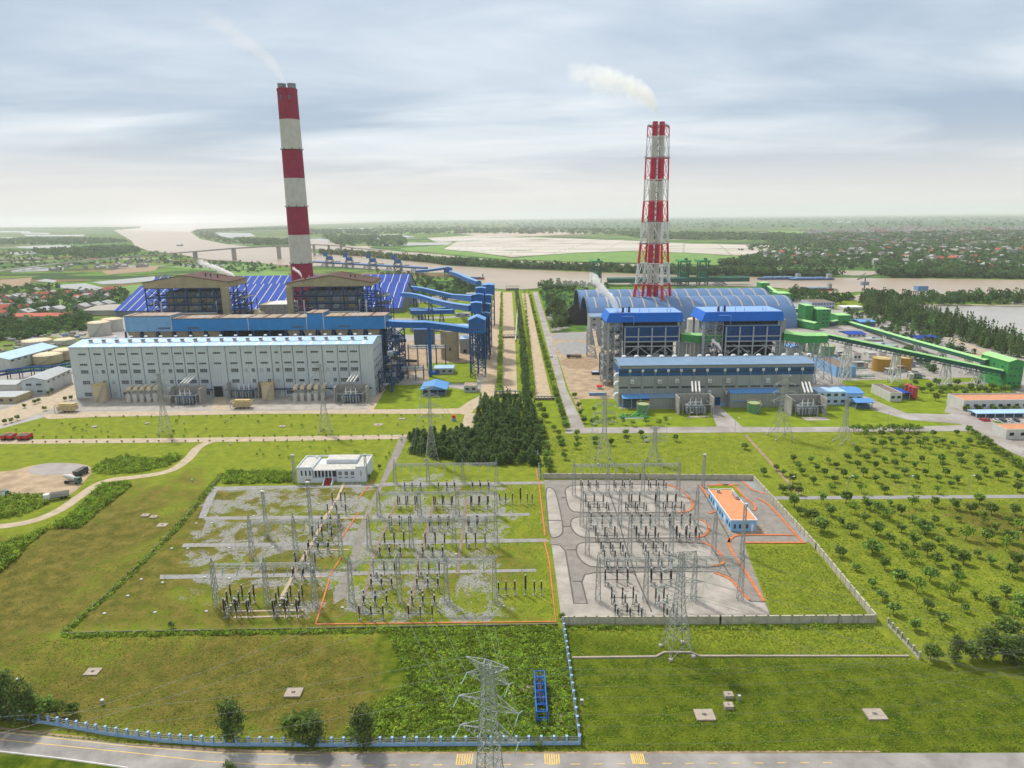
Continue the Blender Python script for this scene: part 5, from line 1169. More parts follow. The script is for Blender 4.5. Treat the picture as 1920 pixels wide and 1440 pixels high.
# ---- boiler houses with bright blue hats
def boiler_right(lbl, c0, c1, h0, h1, ptop, pbot, phb, pht, hb0, hb1):
 YC = 441.0; xa, xb = XZ(c0, YC, 30), XZ(c1, YC, 30); zt_ = W((c0 + c1) / 2, ptop, YC)[1]; zc_ = W((c0 + c1) / 2, pbot, YC)[1]
 root = thing('boiler_house', lbl, 'boiler house', ((xa + xb) / 2, YC, 0), 'navy clad boiler houses of the right station')
 mb = MB(root); mb.box(xa, xb, YC, YC + 18, zc_, zt_, 'clad_navy'); clad_ = mb.build('cladding', root)
 mb = MB(root); mb.box(xa - .5, xb + .3, YC - .5, YC + 19, zt_ + .02, zt_ + .6, 'roof_slate'); mb.build('lower_roof', root)
 mb = MB(root)
 for k in range(5):
  x = xa + .4 + (xb - xa - .8) * k / 4; mb.bar((x, YC - .6,0),(x, YC - .6, zt_ - .5),.8, 'column_grey'); mb.bar((x, YC + 17,0),(x, YC + 17, zc_),.8, 'column_grey')
 zs = [zc_ + 3.6, zc_ + .3, zc_ - 2.8, zc_ - 9.5, zc_ - 16]
 for z in zs: mb.bar((xa, YC - .7, z),(xb, YC - .7, z),.55, 'column_grey', .7)
 for k in range(4):
  x0_ = xa + .4 + (xb - xa - .8) * k / 4; x1_ = xa + .4 + (xb - xa - .8) * (k + 1) / 4
  for za, zb in ((zs[3], zs[2]),(zs[4], zs[3])):
   if k % 2 == 0: mb.bar((x0_, YC - .5, za),(x1_, YC - .5, zb),.5, 'column_grey')
   else: mb.bar((x0_, YC - .5, zb),(x1_, YC - .5, za),.5, 'column_grey')
 mb.build('steel_frame', root)
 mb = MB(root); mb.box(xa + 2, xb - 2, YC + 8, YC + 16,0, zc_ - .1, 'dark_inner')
 for k in range(50):
  x = rnd.uniform(xa + 1, xb - 4); z = rnd.uniform(2, zc_ - 2); mb.box(x, x + rnd.uniform(1,4), YC + 1 + rnd.random(), YC + 7, z, z + rnd.uniform(.6,2), rnd.choice(['boiler_grey', 'machine_grey', 'steel_dark', 'column_grey']))
 mb.build('machinery', root)
 for k in range(4): x = xa + (xb - xa) * (k + .55) / 4; m = MB(root); m.box(x - 1, x + 1, YC - .1, YC - .01, zc_ + 6, zc_ + 7.2, 'glass_dark'); m.build('window', clad_)
 # hat
 YH = YC - 1; hz0 = W((h0 + h1) / 2, phb, YH)[1]; hz1 = W((h0 + h1) / 2, pht, YH + 1.5)[1]
 a0, a1 = XZ(h0, YH, hz0), XZ(h1, YH, hz0); b0, b1 = XZ(h0 + 7, YH + 1.5, hz1), XZ(h1 - 1.5, YH + 1.5, hz1); Yk = G(hb1, hb0, hz1)[1]
 mb = MB(root); q = [(a0, YH, hz0),(a1, YH, hz0),(a1, Yk + 1.5, hz0),(a0, Yk + 1.5, hz0)]; t = [(b0, YH + 1.5, hz1),(b1, YH + 1.5, hz1),(b1, Yk, hz1),(b0, Yk, hz1)]
 mb.hexa(q + t, 'hat_blue'); mb.build('upper_cladding', root)
 mb = MB(root); mb.box(b0 + .2, b1 - .2, YH + 1.7, Yk - .2, hz1 + .01, hz1 + .25, 'hat_roof'); mb.build('upper_roof', root)
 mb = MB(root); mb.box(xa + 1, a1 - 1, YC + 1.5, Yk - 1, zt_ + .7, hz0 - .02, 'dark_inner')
 for x in (a0 + 2, a1 - 2.5):
  for y in (YC + 1, Yk - 1): mb.bar((x, y, 0),(x, y, hz0),1.4, 'column_grey')
 mb.box(xb + .8, xb + 4.5, YC + 4, YC + 9,0, hz0, 'wall_grey'); mb.build('concrete_core', root)
 for dx_, m_, h_ in ((9, 'steel_dark', 3.5),(11.5, 'machine_grey', 3),(13, 'steel_dark', 4),(20, 'machine_grey', 3),(26, 'machine_grey', 2.2),(38, 'machine_grey', 2.6),(40, 'machine_grey', 2.2)):
  m = MB(root); m.cyl((b0 + dx_, YH + 4),.9 if m_ == 'steel_dark' else .2,.7 if m_ == 'steel_dark' else .2, hz1 + .3, hz1 + h_, m_, 8); m.build('vent_stack', root)
 mb = MB(root); x_ = a0 + (a1 - a0) * .2
 for z in (hz0 + (hz1 - hz0) * .65,): mb.box(x_, x_ + 8, YH - .6, YH + .0, z, z + .3, 'hat_roof'); mb.bar((x_ + 8, YH - .4, z),(x_ + 8, YH - .4, hz0 - 2),.25, 'hat_roof')
 mb.build('gantry_rail', root)
 # stairs and pipes on the left
 mb = MB(root); lattice(mb, xa - 13, xa - 6, YC + 2, YC + 14,0, hz0 - 1,5, 'column_grey', .6,.3); lattice(mb, xa - 6, xa - 1, YC + 2, YC + 14,0, hz0 - 1,5, 'column_grey', .5,.28)
 for z in np.arange(4, hz0 - 4,5): mb.box(xa - 13, xa - 1, YC + 3, YC + 13, z, z + .25, 'machine_grey'); mb.box(xa - rnd.uniform(5,11), xa - 2, YC + 4, YC + 8, z + .3, z + rnd.uniform(1,3), rnd.choice(['dark_inner', 'boiler_grey', 'steel_dark']))
 mb.build('stair_tower', root)
 mb = MB(root); pts = [(xa - 12 - 2.5 * math.sin(k * 1.3), YC + 3,6 + k * 3) for k in range(12)]; mb.tube(pts, .5, 'pipe_white', 8); mb.tube([(p_[0] + 2, p_[1] + 1, p_[2] + 2) for p_ in pts],.4, 'galv', 8); mb.build('steam_pipe', root)
 return xa, xb, zt_, hz0
B1 = boiler_right('navy clad boiler house with a bright blue top, left one, before the lattice stack', 1170,1273.5,1136,1281,613,641,604,587,578,1200)
B2 = boiler_right('navy clad boiler house with a bright blue top, right one with steam at its foot', 1359,1463,1316,1470,611,640,602,585,575,1390)
# ---- lattice stack
TX, TYs = G(1221,606); zt = ZH(TX, TYs, 228)
root = thing('lattice_stack', 'red and white twin flue stack inside an open steel lattice tower', 'chimney', (TX, TYs, 0))
def half(py):   # half width of the tower in metres, read at the leg rows
 t = np.interp(py, [240,300,378,458,525,567,575],[21.5,23,23.5,27,32,38,38.5]); return t
lv = []
for py in [600,573,532,493,457,417,377,337,297,257,237]:
 z = max(0, ZH(TX, TYs, py)); w_ = half(min(py, 575)) / FOC * Vector((TX, TYs, z - CAM_H)).dot(FW); lv.append((z, w_))
lv[0] = (0, lv[1][1] * 1.12)
def corner(k, lvl):
 z, w_ = lvl; ang = R(-73 + 90 * k); rr = w_ / .956
 return Vector((TX + rr * math.cos(ang), TYs + rr * math.sin(ang), z))
for k in range(4):
 mb = MB(root)
 for i in range(len(lv) - 1):
  c_ = ['white_steel', 'red_paint'][i % 2]
  mb.tube([corner(k, lv[i]), corner(k, lv[i + 1])],[1.75 - i * .14,1.75 - (i + 1) * .14] if i < 9 else .5, c_, 10)
 mb.build('leg', root)
mb = MB(root)
for i in range(len(lv) - 1):
 c_ = ['white_steel', 'red_paint'][i % 2]; bw = .55 - i * .025
 for k in range(4):
  a0, a1, b0, b1 = corner(k, lv[i]), corner((k + 1) % 4, lv[i]), corner(k, lv[i + 1]), corner((k + 1) % 4, lv[i + 1])
  mb.bar(b0, b1, bw * 1.5, c_)
  if i in (2,4,6,8): m_ = (a0 + a1) / 2; m2 = (b0 + b1) / 2; mb.bar(a0, m2, bw * 1.3, c_); mb.bar(a1, m2, bw * 1.3, c_); mb.bar(a0.lerp(b0,.5), a0.lerp(m2,.5), bw, c_); mb.bar(a1.lerp(b1,.5), a1.lerp(m2,.5), bw, c_)
  else: mb.bar(a0, b1, bw, c_); mb.bar(a1, b0, bw, c_)
mb.build('bracing', root)
for i in (2,4,5,8,10):
 mb = MB(root); z, w_ = lv[i]; q = [corner(k, (z, w_ * (1.12 if i in (4,8) else .98))) for k in range(4)]
 for k in range(4): mb.bar(q[k] + Vector((0,0,.6)), q[(k + 1) % 4] + Vector((0,0,.6)),1.6, 'machine_grey', .3); mb.bar(q[k] + Vector((0,0,1.8)), q[(k + 1) % 4] + Vector((0,0,1.8)),.15, 'machine_grey')
 mb.build('platform', root)
segs = [(0, ZH(TX, TYs, 531), 'stack_red'),(ZH(TX, TYs, 531), ZH(TX, TYs, 496), 'chim_white'),(ZH(TX, TYs, 496), ZH(TX, TYs, 459), 'stack_red'),(ZH(TX, TYs, 459), ZH(TX, TYs, 418), 'chim_white'),(ZH(TX, TYs, 418), ZH(TX, TYs, 378), 'stack_red'),(ZH(TX, TYs, 378), ZH(TX, TYs, 339), 'chim_white'),(ZH(TX, TYs, 339), ZH(TX, TYs, 297), 'stack_red'),(ZH(TX, TYs, 297), ZH(TX, TYs, 255), 'chim_white'),(ZH(TX, TYs, 255), zt, 'stack_red')]
for sgn in (-1,1):
 fx = TX + sgn * 3.6; fy = TYs + sgn * 1.0; mb = MB(root)
 for a, b_, m in segs: mb.cyl((fx, fy),2.65,2.65, a, b_, m, 24, 'dark_inner' if b_ == zt else m)
 mb.build('flue', root)
mb = MB(root)
for k in range(70): z = k * zt / 71; mb.box(TX - .5, TX + .5, TYs - .5, TYs + .5, z, z + 1.2, 'steel_dark' if k % 2 else 'white_steel')
mb.bar((TX, TYs + .8,0),(TX, TYs + .8, zt - 3),.5, 'steel_dark'); mb.build('ladder', root)
# ---- barrel vaulted coal sheds
def barrel(lbl, xa, xb, yc, hw, h, nstr, open_left=True):
 root = thing('coal_shed', lbl, 'coal shed', ((xa + xb) / 2, yc, 0), 'barrel vaulted coal sheds'); n = 28; mb = MB(root)
 prof = [(yc - hw * math.cos(math.pi * k / n), h * math.sin(math.pi * k / n) ** .9) for k in range(n + 1)]
 for th_, flip in ((0,0),(-.6,1)):
  for k in range(n):
   (ya, za),(yb, zb) = prof[k], prof[k + 1]; f = (h + th_) / h; c = lambda y, z: (yc + (y - yc) * (hw + th_) / hw, z * f)
   (ya, za),(yb, zb) = c(ya, za), c(yb, zb); q = [(xa, ya, za),(xb, ya, za),(xb, yb, zb),(xa, yb, zb)]; mb.sm.add(len(mb.f)); mb.face(q[::-1] if flip else q, 'barrel_blue')
 for x in (xa, xb): mb.face([(x + (.3 if x == xa else 0), y, z) for y, z in prof], 'barrel_blue') if x == xb else None
 vault_ = mb.build('vault', root)
 for s_ in range(nstr):
  mb = MB(root); x = xa + (xb - xa) * (s_ + .7) / nstr
  for k in range(7,15):
   (ya, za),(yb, zb) = prof[k], prof[k + 1]; f = 1.006; mb.face([(x, yc + (ya - yc) * f, za * f),(x + 1.2, yc + (ya - yc) * f, za * f),(x + 1.2, yc + (yb - yc) * f, zb * f),(x, yc + (yb - yc) * f, zb * f)], 'skylight')
  mb.build('skylight', vault_)
 mb = MB(root)
 for k in range(n): (ya, za),(yb, zb) = prof[k], prof[k + 1]; mb.bar((xa, ya, za),(xa, yb, zb),1.2, 'machine_blue')
 for z in (6,14,22):
  yy = hw * math.sqrt(max(0,1 - (z / h) ** 2)) * .96
  mb.bar((xa + 1, yc - yy, z),(xa + 1, yc - hw * .7, z),.5, 'steel_dark')
 mb.build('end_arch', root)
 return root
ycn = 705; x0_ = W(1096,559, ycn)[0]; x1_ = W(1472,554, ycn)[0]; hN = W(1200,556.5, ycn)[1]
barrel('nearer barrel vaulted steel blue coal shed with amber skylight strips', x0_, x1_, ycn, 36, hN, 17)
ycf = 782; x2_ = W(1082,545, ycf)[0]; x3_ = W(1430,541, ycf)[0]; hF = W(1200,542.5, ycf)[1]
barrel('farther barrel vaulted steel blue coal shed rising behind the nearer one', x2_, x3_, ycf, 36, hF, 17)
for lbl, px, py, rr, hh, yy in (('black coal heap spilling from the nearer barrel shed', 1085,606,26,15, None),('black coal heap at the mouth of the farther barrel shed', 1079,590,24,13, None)):
 x, y = G(px, py); mb = MB(); k = [(rr, 0),(rr * .8, hh * .3),(rr * .5, hh * .68),(rr * .2, hh * .95),(.5, hh)]
 for (ra, za),(rb, zb) in zip(k, k[1:]): mb.cyl((x + 10, y + 12), ra, rb, za, zb, 'coal', 20, cap=False)
 one('coal_heap', lbl, 'coal heap', mb, loc=(x + 10, y + 12))
block('crusher_house', 'plain grey block with few windows left of the navy boiler houses', 'crusher house', 1106,1150,646,594,22, 'wall_grey', 'roof_slate', 'flat', windows=3, wrows=5)
x, y = G(1313,634); tank('white ash silo with a cream domed top between the two blue hats', 1298,634,598,22, 'tank_white', 'tank_top', None, False, .25, 'ash_silo')
# ---- green bridge, galleries, towers, long conveyors
GW = 'leaf_green'; GR = 'leaf_green_roof'
p3 = lambda px, py, Y: (W(px, py, Y)[0], Y, W(px, py, Y)[1])
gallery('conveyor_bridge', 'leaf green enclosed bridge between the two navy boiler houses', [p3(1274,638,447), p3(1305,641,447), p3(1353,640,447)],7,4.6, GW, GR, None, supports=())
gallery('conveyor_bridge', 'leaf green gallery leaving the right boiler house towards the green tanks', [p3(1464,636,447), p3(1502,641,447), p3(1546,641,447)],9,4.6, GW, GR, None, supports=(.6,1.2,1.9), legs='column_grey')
for lbl, px0, px1, py, Y in (('silo group of upright beige bins under the green bridge', 1280,1312,663,452),):
 mb = MB(); xa, z = W(px0,645, Y);
 for k in range(7): mb.cyl((xa + 1.5 + k * 2.6, Y),1.2,1.2,0, z + .5, 'wall_cream', 12)
 mb.box(xa, xa + 19, Y - 1.5, Y + 1.5, z + .52, z + 1.2, 'wall_cream'); mb.box(xa, xa + 19, Y - 1.4, Y + 1.4,0,1, 'machine_grey')
 one('bin_group', lbl, 'bins', mb, loc=(xa, Y))
TYg = G(1885,730)[1]; xa = XZ(1884, TYg, 0); xb = XZ(1913, TYg, 0); zt_ = W(1890,679, TYg)[1]
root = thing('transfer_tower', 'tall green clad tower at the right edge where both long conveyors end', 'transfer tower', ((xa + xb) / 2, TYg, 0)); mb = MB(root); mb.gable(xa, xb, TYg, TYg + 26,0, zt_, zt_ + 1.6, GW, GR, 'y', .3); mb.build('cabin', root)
for k in range(3):
 for q in range(3):
  m = MB(root); x = xa + (xb - xa) * (.22 + .3 * k); z = zt_ * (.2 + .27 * q); m.box(x - .7, x + .7, TYg - .07, TYg + .01, z, z + 1.1, 'glass_dark'); m.build('window', root)
  m = MB(root); y = TYg + 26 * (.2 + .3 * k); m.box(xa - .07, xa + .01, y - .8, y + .8, z, z + 1.1, 'glass_dark'); m.build('window', root)
e1 = (xa - .2, TYg + 4, W(1870,702, TYg + 4)[1]); e2 = (xa - .2, TYg + 18, W(1866,683, TYg + 18)[1])
s1 = p3(1546,633,452)
gallery('conveyor', 'nearer long green roofed conveyor sloping down to the green tower at the right edge', [s1, e1],4.2,2.4, 'belt_green', GR, 'long green conveyors', supports=(.14,.42,.70,.88), legs='white_steel', slats='belt_dark')
bY = G(1583,610)[1]; s2 = p3(1592,608, bY + 5)
gallery('conveyor', 'farther long green roofed conveyor running from the small green tower to the right edge', [s2, p3(1700,640,(bY + TYg) / 2 + 20), e2],4.6,2.6, 'belt_green', GR, 'long green conveyors', supports=(.3,.7,1.15,1.5,1.8), legs='white_steel', slats='belt_dark')
def green_tower(lbl, pl, pr, pb, pt, dep, win=0, ygnd=None):
 Y = G((pl + pr) / 2, pb)[1]; xa, xb = XZ(pl, Y, 0), XZ(pr, Y, 0); z = W(pl, pt, Y)[1]
 root = thing('transfer_tower', lbl, 'transfer tower', ((xa + xb) / 2, Y, 0), 'green transfer towers'); mb = MB(root); mb.box(xa, xb, Y, Y + dep, 0, z, GW); mb.build('cabin', root)
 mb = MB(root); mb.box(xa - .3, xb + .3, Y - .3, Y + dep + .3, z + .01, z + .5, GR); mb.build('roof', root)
 for q in range(win):
  for k in range(2): m = MB(root); x = xa + (xb - xa) * (.5 + .27 * k); zz = z * (.2 + .24 * q); m.box(x - 1.1, x + 1.1, Y - .08, Y + .01, zz, zz + 1.6, 'glass_dark'); m.build('window', root)
 return (xa + xb) / 2, Y, z
t1 = green_tower('four storey green tower right of the barrel sheds with paired windows', 1530,1555,614,581,20,4)
t2 = green_tower('smaller square green tower where the farther long conveyor starts', 1570,1594,609,592,18,1)
t3 = green_tower('green tower at the right end of the nearer barrel shed', 1459,1481,577,551,24,0)
t4 = green_tower('small green tower peeping over the far end of the farther barrel shed', 1426,1442,549,531,18,1)
mb = MB(); xx = t1[0] - 8; mb.box(xx - 8, xx, t1[1] + 6, t1[1] + 24,0, t1[2] + 3, GW); mb.box(xx - 8.3, xx + .3, t1[1] + 5.7, t1[1] + 24.3, t1[2] + 3.01, t1[2] + 3.5, GR); one('transfer_tower', 'narrow green annex against the back left of the four storey tower', 'transfer tower', mb, 'green transfer towers', loc=(xx, t1[1]))
gallery('conveyor', 'green conveyor high between the barrel sheds and the four storey tower', [p3(1478,585,760), p3(1528,588,700)],5,4, 'belt_green', GR, 'short green conveyors', supports=(.5,))
gallery('conveyor', 'broad green gallery sloping down in front of the barrel shed end', [p3(1480,607,690), p3(1532,618,655)],7,6, GW, GR, 'short green conveyors', supports=())
gallery('conveyor', 'thin green conveyor slanting up behind the broad green gallery', [p3(1482,603,720), p3(1530,592,690)],3.5,2.5, 'belt_green', GR, 'short green conveyors', supports=(.5,))
gallery('conveyor', 'steep green conveyor joining the two towers by the river', [p3(1440,541, t4[1]), p3(1459,555, t3[1] + 10)],4,3.5, 'belt_green', GR, 'short green conveyors', supports=(.5,))
gallery('conveyor', 'dark link between the four storey tower and the smaller square green tower', [p3(1554,611, t1[1] + 6), p3(1572,607, t2[1] + 6)],5,4, 'belt_dark', GR, 'short green conveyors', supports=())
xj0, yj0 = G(1140,537); xj1, yj1 = G(1430,541)
gallery('jetty', 'long dark green conveyor jetty beside the river behind the barrel sheds', [(xj0, yj0 + 8,5),(xj1, yj0 + 8,5)],14,6, 'belt_green', 'belt_green', None, supports=(.2,.5,.8), cat='jetty')
def gantry_unloader(lbl, px):
 x, y = G(px, 533); root = thing('ship_unloader', lbl, 'ship unloader', (x, y, 0), 'green ship unloaders at the river'); mb = MB(root)
 lattice(mb, x - 7, x + 7, y - 6, y + 10,0,36,18, 'belt_green', 1.4,.6); mb.build('portal', root)
 mb = MB(root); mb.box(x - 9, x + 9, y - 10, y + 24,36,39, GW, 'leaf_green'); mb.build('boom', root)
 mb = MB(root); mb.box(x - 6, x + 6, y - 4, y + 8,14,20, GW); mb.hexa([(x - 3, y - 2,5),(x + 3, y - 2,5),(x + 3, y + 4,5),(x - 3, y + 4,5),(x - 6, y - 5,13.9),(x + 6, y - 5,13.9),(x + 6, y + 8,13.9),(x - 6, y + 8,13.9)], 'machine_blue'); mb.build('hopper', root)
 mb = MB(root); mb.box(x + 1, x + 5, y - 2, y + 4,39.02,42, 'belt_green'); mb.build('winch_house', root)
for lbl, px in (('green ship unloader half hidden in drifting steam left of the lattice stack', 1118),('green ship unloader right of the lattice stack, the left of the pair', 1281),('green ship unloader right of the lattice stack, the right of the pair', 1317)): gantry_unloader(lbl, px)
# ---- tanks, basins, sheds on the right
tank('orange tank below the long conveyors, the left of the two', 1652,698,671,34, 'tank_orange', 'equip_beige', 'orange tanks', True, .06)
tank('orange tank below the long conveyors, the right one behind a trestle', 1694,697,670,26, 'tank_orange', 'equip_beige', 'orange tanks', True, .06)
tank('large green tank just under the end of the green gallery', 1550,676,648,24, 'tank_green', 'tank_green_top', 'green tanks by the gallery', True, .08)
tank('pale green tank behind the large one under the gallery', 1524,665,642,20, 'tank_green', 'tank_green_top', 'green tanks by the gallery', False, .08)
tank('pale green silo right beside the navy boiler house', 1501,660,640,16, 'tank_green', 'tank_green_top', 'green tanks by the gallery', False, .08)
tank('small cream tank on the roofline right of the grey hall', 1498,668,660,15, 'tank_white', 'tank_top', None, False, .08)
for lbl, px, py, wpx in (('round settling basin of pale green water, the farther one', 1637,638,32),('round settling basin of pale green water, the nearer one', 1655,649,48)):
 x, y = G(px, py); r = wpx / 2 / FOC * Vector((x, y, -CAM_H)).dot(FW); root = thing('settling_basin', lbl, 'basin', (x, y, 0), 'round settling basins'); mb = MB(root)
 mb.cyl((x, y), r, r, 0,1.8, 'concrete_pale', 32); mb.build('rim', root); mb = MB(root); mb.cyl((x, y), r * .9, r * .9,1.81,1.9, 'water_pool', 32); mb.build('water', root)
 mb = MB(root); mb.cyl((x, y),1.3,1.3,1.9,3.2, 'machine_grey', 12); mb.bar((x, y, 2.8),(x + r, y, 2.8),.8, 'machine_grey', .5); mb.build('bridge', root)
block('blue_store', 'light blue flat roofed store with a dark door right of the grey hall', 'store', 1567,1604,707,690,36, 'light_blue_wall', 'brown_flat', 'flat', parapet=.8, door=False)
block('annex', 'pale blue annex with a sky blue roof touching the right end of the grey hall', 'annex', 1532,1586,759,735,12, 'pale_blue_wall', 'roof_lblue', 'flat', windows=4, wrows=2)
block('annex', 'pale blue gabled annex with a vivid blue roof next to the open parking shed', 'annex', 1586,1617,757,738,16, 'pale_blue_wall', 'awning_blue', 'x', 1.5, windows=2)
block('parking_shed', 'small open shed with a curved sky blue roof at the lawn corner', 'shed', 1604,1636,768,755,9, 'wall_grey', 'awning_blue', 'open', 1.2)
block('lab_building', 'small white flat roofed building with a blue canopy by three red tanks', 'building', 1668,1690,753,738,22, 'wall_cream', 'brown_flat', 'flat', parapet=.6, windows=2)
block('canopy', 'deep blue canopy joining the small white building and the red tanks', 'canopy', 1690,1706,750,738,12, 'steel_grey', 'shed_blue', 'open', .5)
for k, (px, py, pt) in enumerate(((1700,742,721),(1706,746,724),(1713,749,726))):
 x, y = G(px, py); z = W(px, pt, y)[1]; mb = MB(); mb.cyl((x, y),1.7,1.7,1.2, z, 'red_tank', 16); mb.cyl((x, y),.5,1.7,0,1.19, 'red_tank', 16); mb.cyl((x, y),1.7,.4, z, z + .7, 'red_tank', 16)
 one('upright_tank', ('backmost', 'middle', 'frontmost')[k] + ' of the three upright red tanks by the blue canopy', 'tank', mb, 'upright red tanks', loc=(x, y))
block('admin_building', 'long white building with an orange flat roof behind trees at the right edge', 'building', 1805,1990,769,752,15, 'wall_cream', 'roof_orange', 'flat', parapet=.8, windows=12)
block('garage', 'low white garage row with an orange roof facing the road corner', 'garage', 1885,1990,823,806,10, 'wall_cream', 'roof_orange', 'flat', parapet=.4, windows=5, wm='dark_inner')
block('car_port', 'long light blue carport roof in front of the long white building', 'carport', 1830,1990,783,775,7, 'white_steel', 'roof_lblue', 'open', .5)
block('pipe_shed', 'pale blue and brown roofed shed between the grey hall and green tanks', 'shed', 1480,1502,672,652,12, 'wall_grey', 'awning_blue', 'y', 1.2)
block('office', 'long white two storey office with dark windows near the river on the right', 'office block', 1521,1564,580,567,30, 'wall_lilac', 'brown_flat', 'flat', windows=8, wrows=2)
block('shed', 'open blue roofed shed among trees right of the smaller green tower', 'shed', 1612,1641,612,604,18, 'machine_blue', 'awning_blue', 'x', 1)
block('shed', 'low violet blue roofed shed behind the settling basins', 'shed', 1589,1623,632,627,18, 'wall_cream', 'shed_blue', 'x', 1, windows=4)
block('shed', 'long violet blue roofed shed left of the bare plot', 'shed', 1717,1762,641,634,14, 'wall_cream', 'shed_blue', 'x', 1)
block('pavilion', 'small white pavilion with a pale roof before the dark windbreak', 'pavilion', 1706,1727,614,607,14, 'wall_cream', 'roof_lblue', 'flat', parapet=.3, windows=2)
block('treatment_house', 'white flat roofed building with a brown roof left of the settling basins', 'building', 1600,1614,677,663,26, 'wall_cream', 'brown_flat', 'flat', parapet=.5, windows=2)
block('long_store', 'small cream building with a white roof at the foot of the windbreak', 'building', 1582,1620,582,576,18, 'wall_cream', 'vent_white', 'flat')
for k in range(26):
 x, y = G(rnd.uniform(1560,1740), rnd.uniform(664,712)); mb = MB(); a = rnd.random()
 if a < .4: mb.box(x - 3, x + 3, y, y + 4,0, rnd.uniform(2,4), rnd.choice(['shed_grey', 'wall_cream', 'machine_grey', 'boiler_grey'])); mb.box(x - 3.2, x + 3.2, y - .2, y + 4.2,4.01,4.2, 'vent_grey')
 elif a < .7: mb.tube([(x - 6, y, 1.5),(x + 6, y, 1.5)],.4, 'tank_green', 6); mb.bar((x, y, 0),(x, y, 3),.3, 'galv'); mb.tube([(x - 6, y + 1,2.2),(x + 6, y + 1,2.2)],.3, 'galv', 6)
 else: mb.cyl((x, y),1.6,1.6,0,4, 'tank_white', 12); mb.bar((x + 2, y, 0),(x + 2, y, 6),.2, 'galv')
 one('process_unit', 'small pipes, tanks and cabins of the yard below the long green conveyors', 'process unit', mb, 'small process units below the green conveyors', loc=(x, y))
# steel structures left of the grey hall
root = thing('inclined_conveyor', 'thin inclined conveyor on a steel frame left of the grey hall', 'conveyor', (*G(1125,700),0)); a_, b_ = G(1112,668), G(1128,706); mb = MB(root)
mb.bar((*a_, 22),(*b_, 3),2.2, 'path_beige', 1.2)
for k in range(9): c = Vector((*a_, 22)).lerp(Vector((*b_, 3)), k / 9); mb.bar(c + Vector((0,-1.2,.7)), c + Vector((0,-1.2,1.9)),.25, 'dark_inner')
mb.build('belt', root); mb = MB(root); lattice(mb, a_[0] - 5, a_[0] + 2, a_[1] - 3, a_[1] + 4,0,23,5, 'column_grey', .5,.3); mb.build('head_tower', root)
mb = MB(root); lattice(mb, b_[0] - 1, b_[0] + 7, b_[1] - 3, b_[1] + 6,0,16,4, 'steel_dark', .5,.3)
for k in range(14): x = b_[0] + rnd.uniform(-1,6); y = b_[1] + rnd.uniform(-3,5); z = rnd.uniform(0,13); mb.box(x, x + 2, y, y + 2, z, z + 1.6, rnd.choice(['steel_dark', 'machine_grey', 'slate_blue']))
mb.build('foot_tower', root)
block('hut', 'little red roofed kiosk on the bare yard left of the grey hall', 'kiosk', 1120,1128,730,725,3, 'wall_cream', 'red_paint', 'x', .6, group=None)
block('container', 'long grey blue container on the bare yard', 'container', 1105,1137,742,737,3, 'slate_blue', 'shed_grey', 'flat')
block('bin_hopper', 'small pale blue roofed hopper in the black stained yard', 'hopper', 1110,1124,703,698,4, 'steel_dark', 'roof_lblue', 'flat')
# ================================================================== substation
mat('insulator', (.035,.022,.02),.35, var=.3, scale=3)
mat('insul_cap', (.50,.51,.49),.4)
mat('kerb_wall', (.16,.15,.11),.9, var=.3)
mat('insul_glass', (.30,.42,.38),.4, var=.2, scale=3)
mat('steel_lat', (.36,.37,.36),.5, metal=.3, var=.2, scale=1.5)
mat('steel_lat_dark', (.20,.21,.20),.5, metal=.3, var=.25, scale=1.5)
mat('fence_blue', (.30,.46,.68),.65, var=.12, scale=.8, streak=.3)
mat('wall_stain', (.46,.43,.33),.9, var=.16, scale=.5, streak=.65, rust=(.14,.14,.11))
mat('white_wall', (.62,.65,.68),.7, var=.05, scale=.4, streak=.3, rust=(.42,.44,.45))
mat('roof_pale', (.50,.48,.43),.8, var=.12, scale=.5)
mat('step_red', (.22,.03,.025),.7, var=.15)
mat('bld_blue', (.24,.49,.76),.65, var=.06, scale=.5, streak=.2)
mat('roof_terra', (.62,.25,.12),.8, var=.10, scale=.6)
mat('slab_grey', (.36,.30,.24),.9, var=.15, scale=1.5, bump=.1)
mat('frame_blue', (.02,.12,.42),.5, var=.2, scale=1)
mat('wire', (.20,.21,.20),.5, metal=.3)
mat('lamp_white', (.8,.8,.78),.5)
# post insulators --------------------------------------------------------------------------------
def make_post(kind):
 hs, hi, r = {'tall': (2.2,3.6,.27), 'short': (2.0,2.5,.24), 'mast': (2.2,4.6,.34)}[kind]
 t = thing('post_insulator', 'dark brown post insulator', 'insulator', (0,0,0))
 m = MB(); m.bar((0,0,0),(0,0, hs),.22, 'steel_lat_dark'); m.box(-.35,.35,-.35,.35,0,.25, 'concrete'); m.box(-.5,.5,-.16,.16, hs - .2, hs, 'steel_lat'); m.build('support', t)
 m = MB(); n = 9
 for k in range(n):
  z = hs + hi * k / n; m.cyl((0,0), r, r * .62, z + .001, z + hi / n * .98, 'insulator', 8)
 m.build('insulator_stack', t)
 m = MB(); m.cyl((0,0),.22,.18, hs + hi, hs + hi + .3, 'insul_cap', 8); m.build('cap', t)
 return t
PP = {}
def post(kind, x, y, label, group):
 if kind not in PP: PP[kind] = make_post(kind); PP[kind].location = (x, y, 0); o = PP[kind]; o['label'] = label; o['group'] = group
 else: o = copy(PP[kind],(x, y, 0), rnd.uniform(-.1,.1), rnd.uniform(.94,1.06), label, group)
 return o
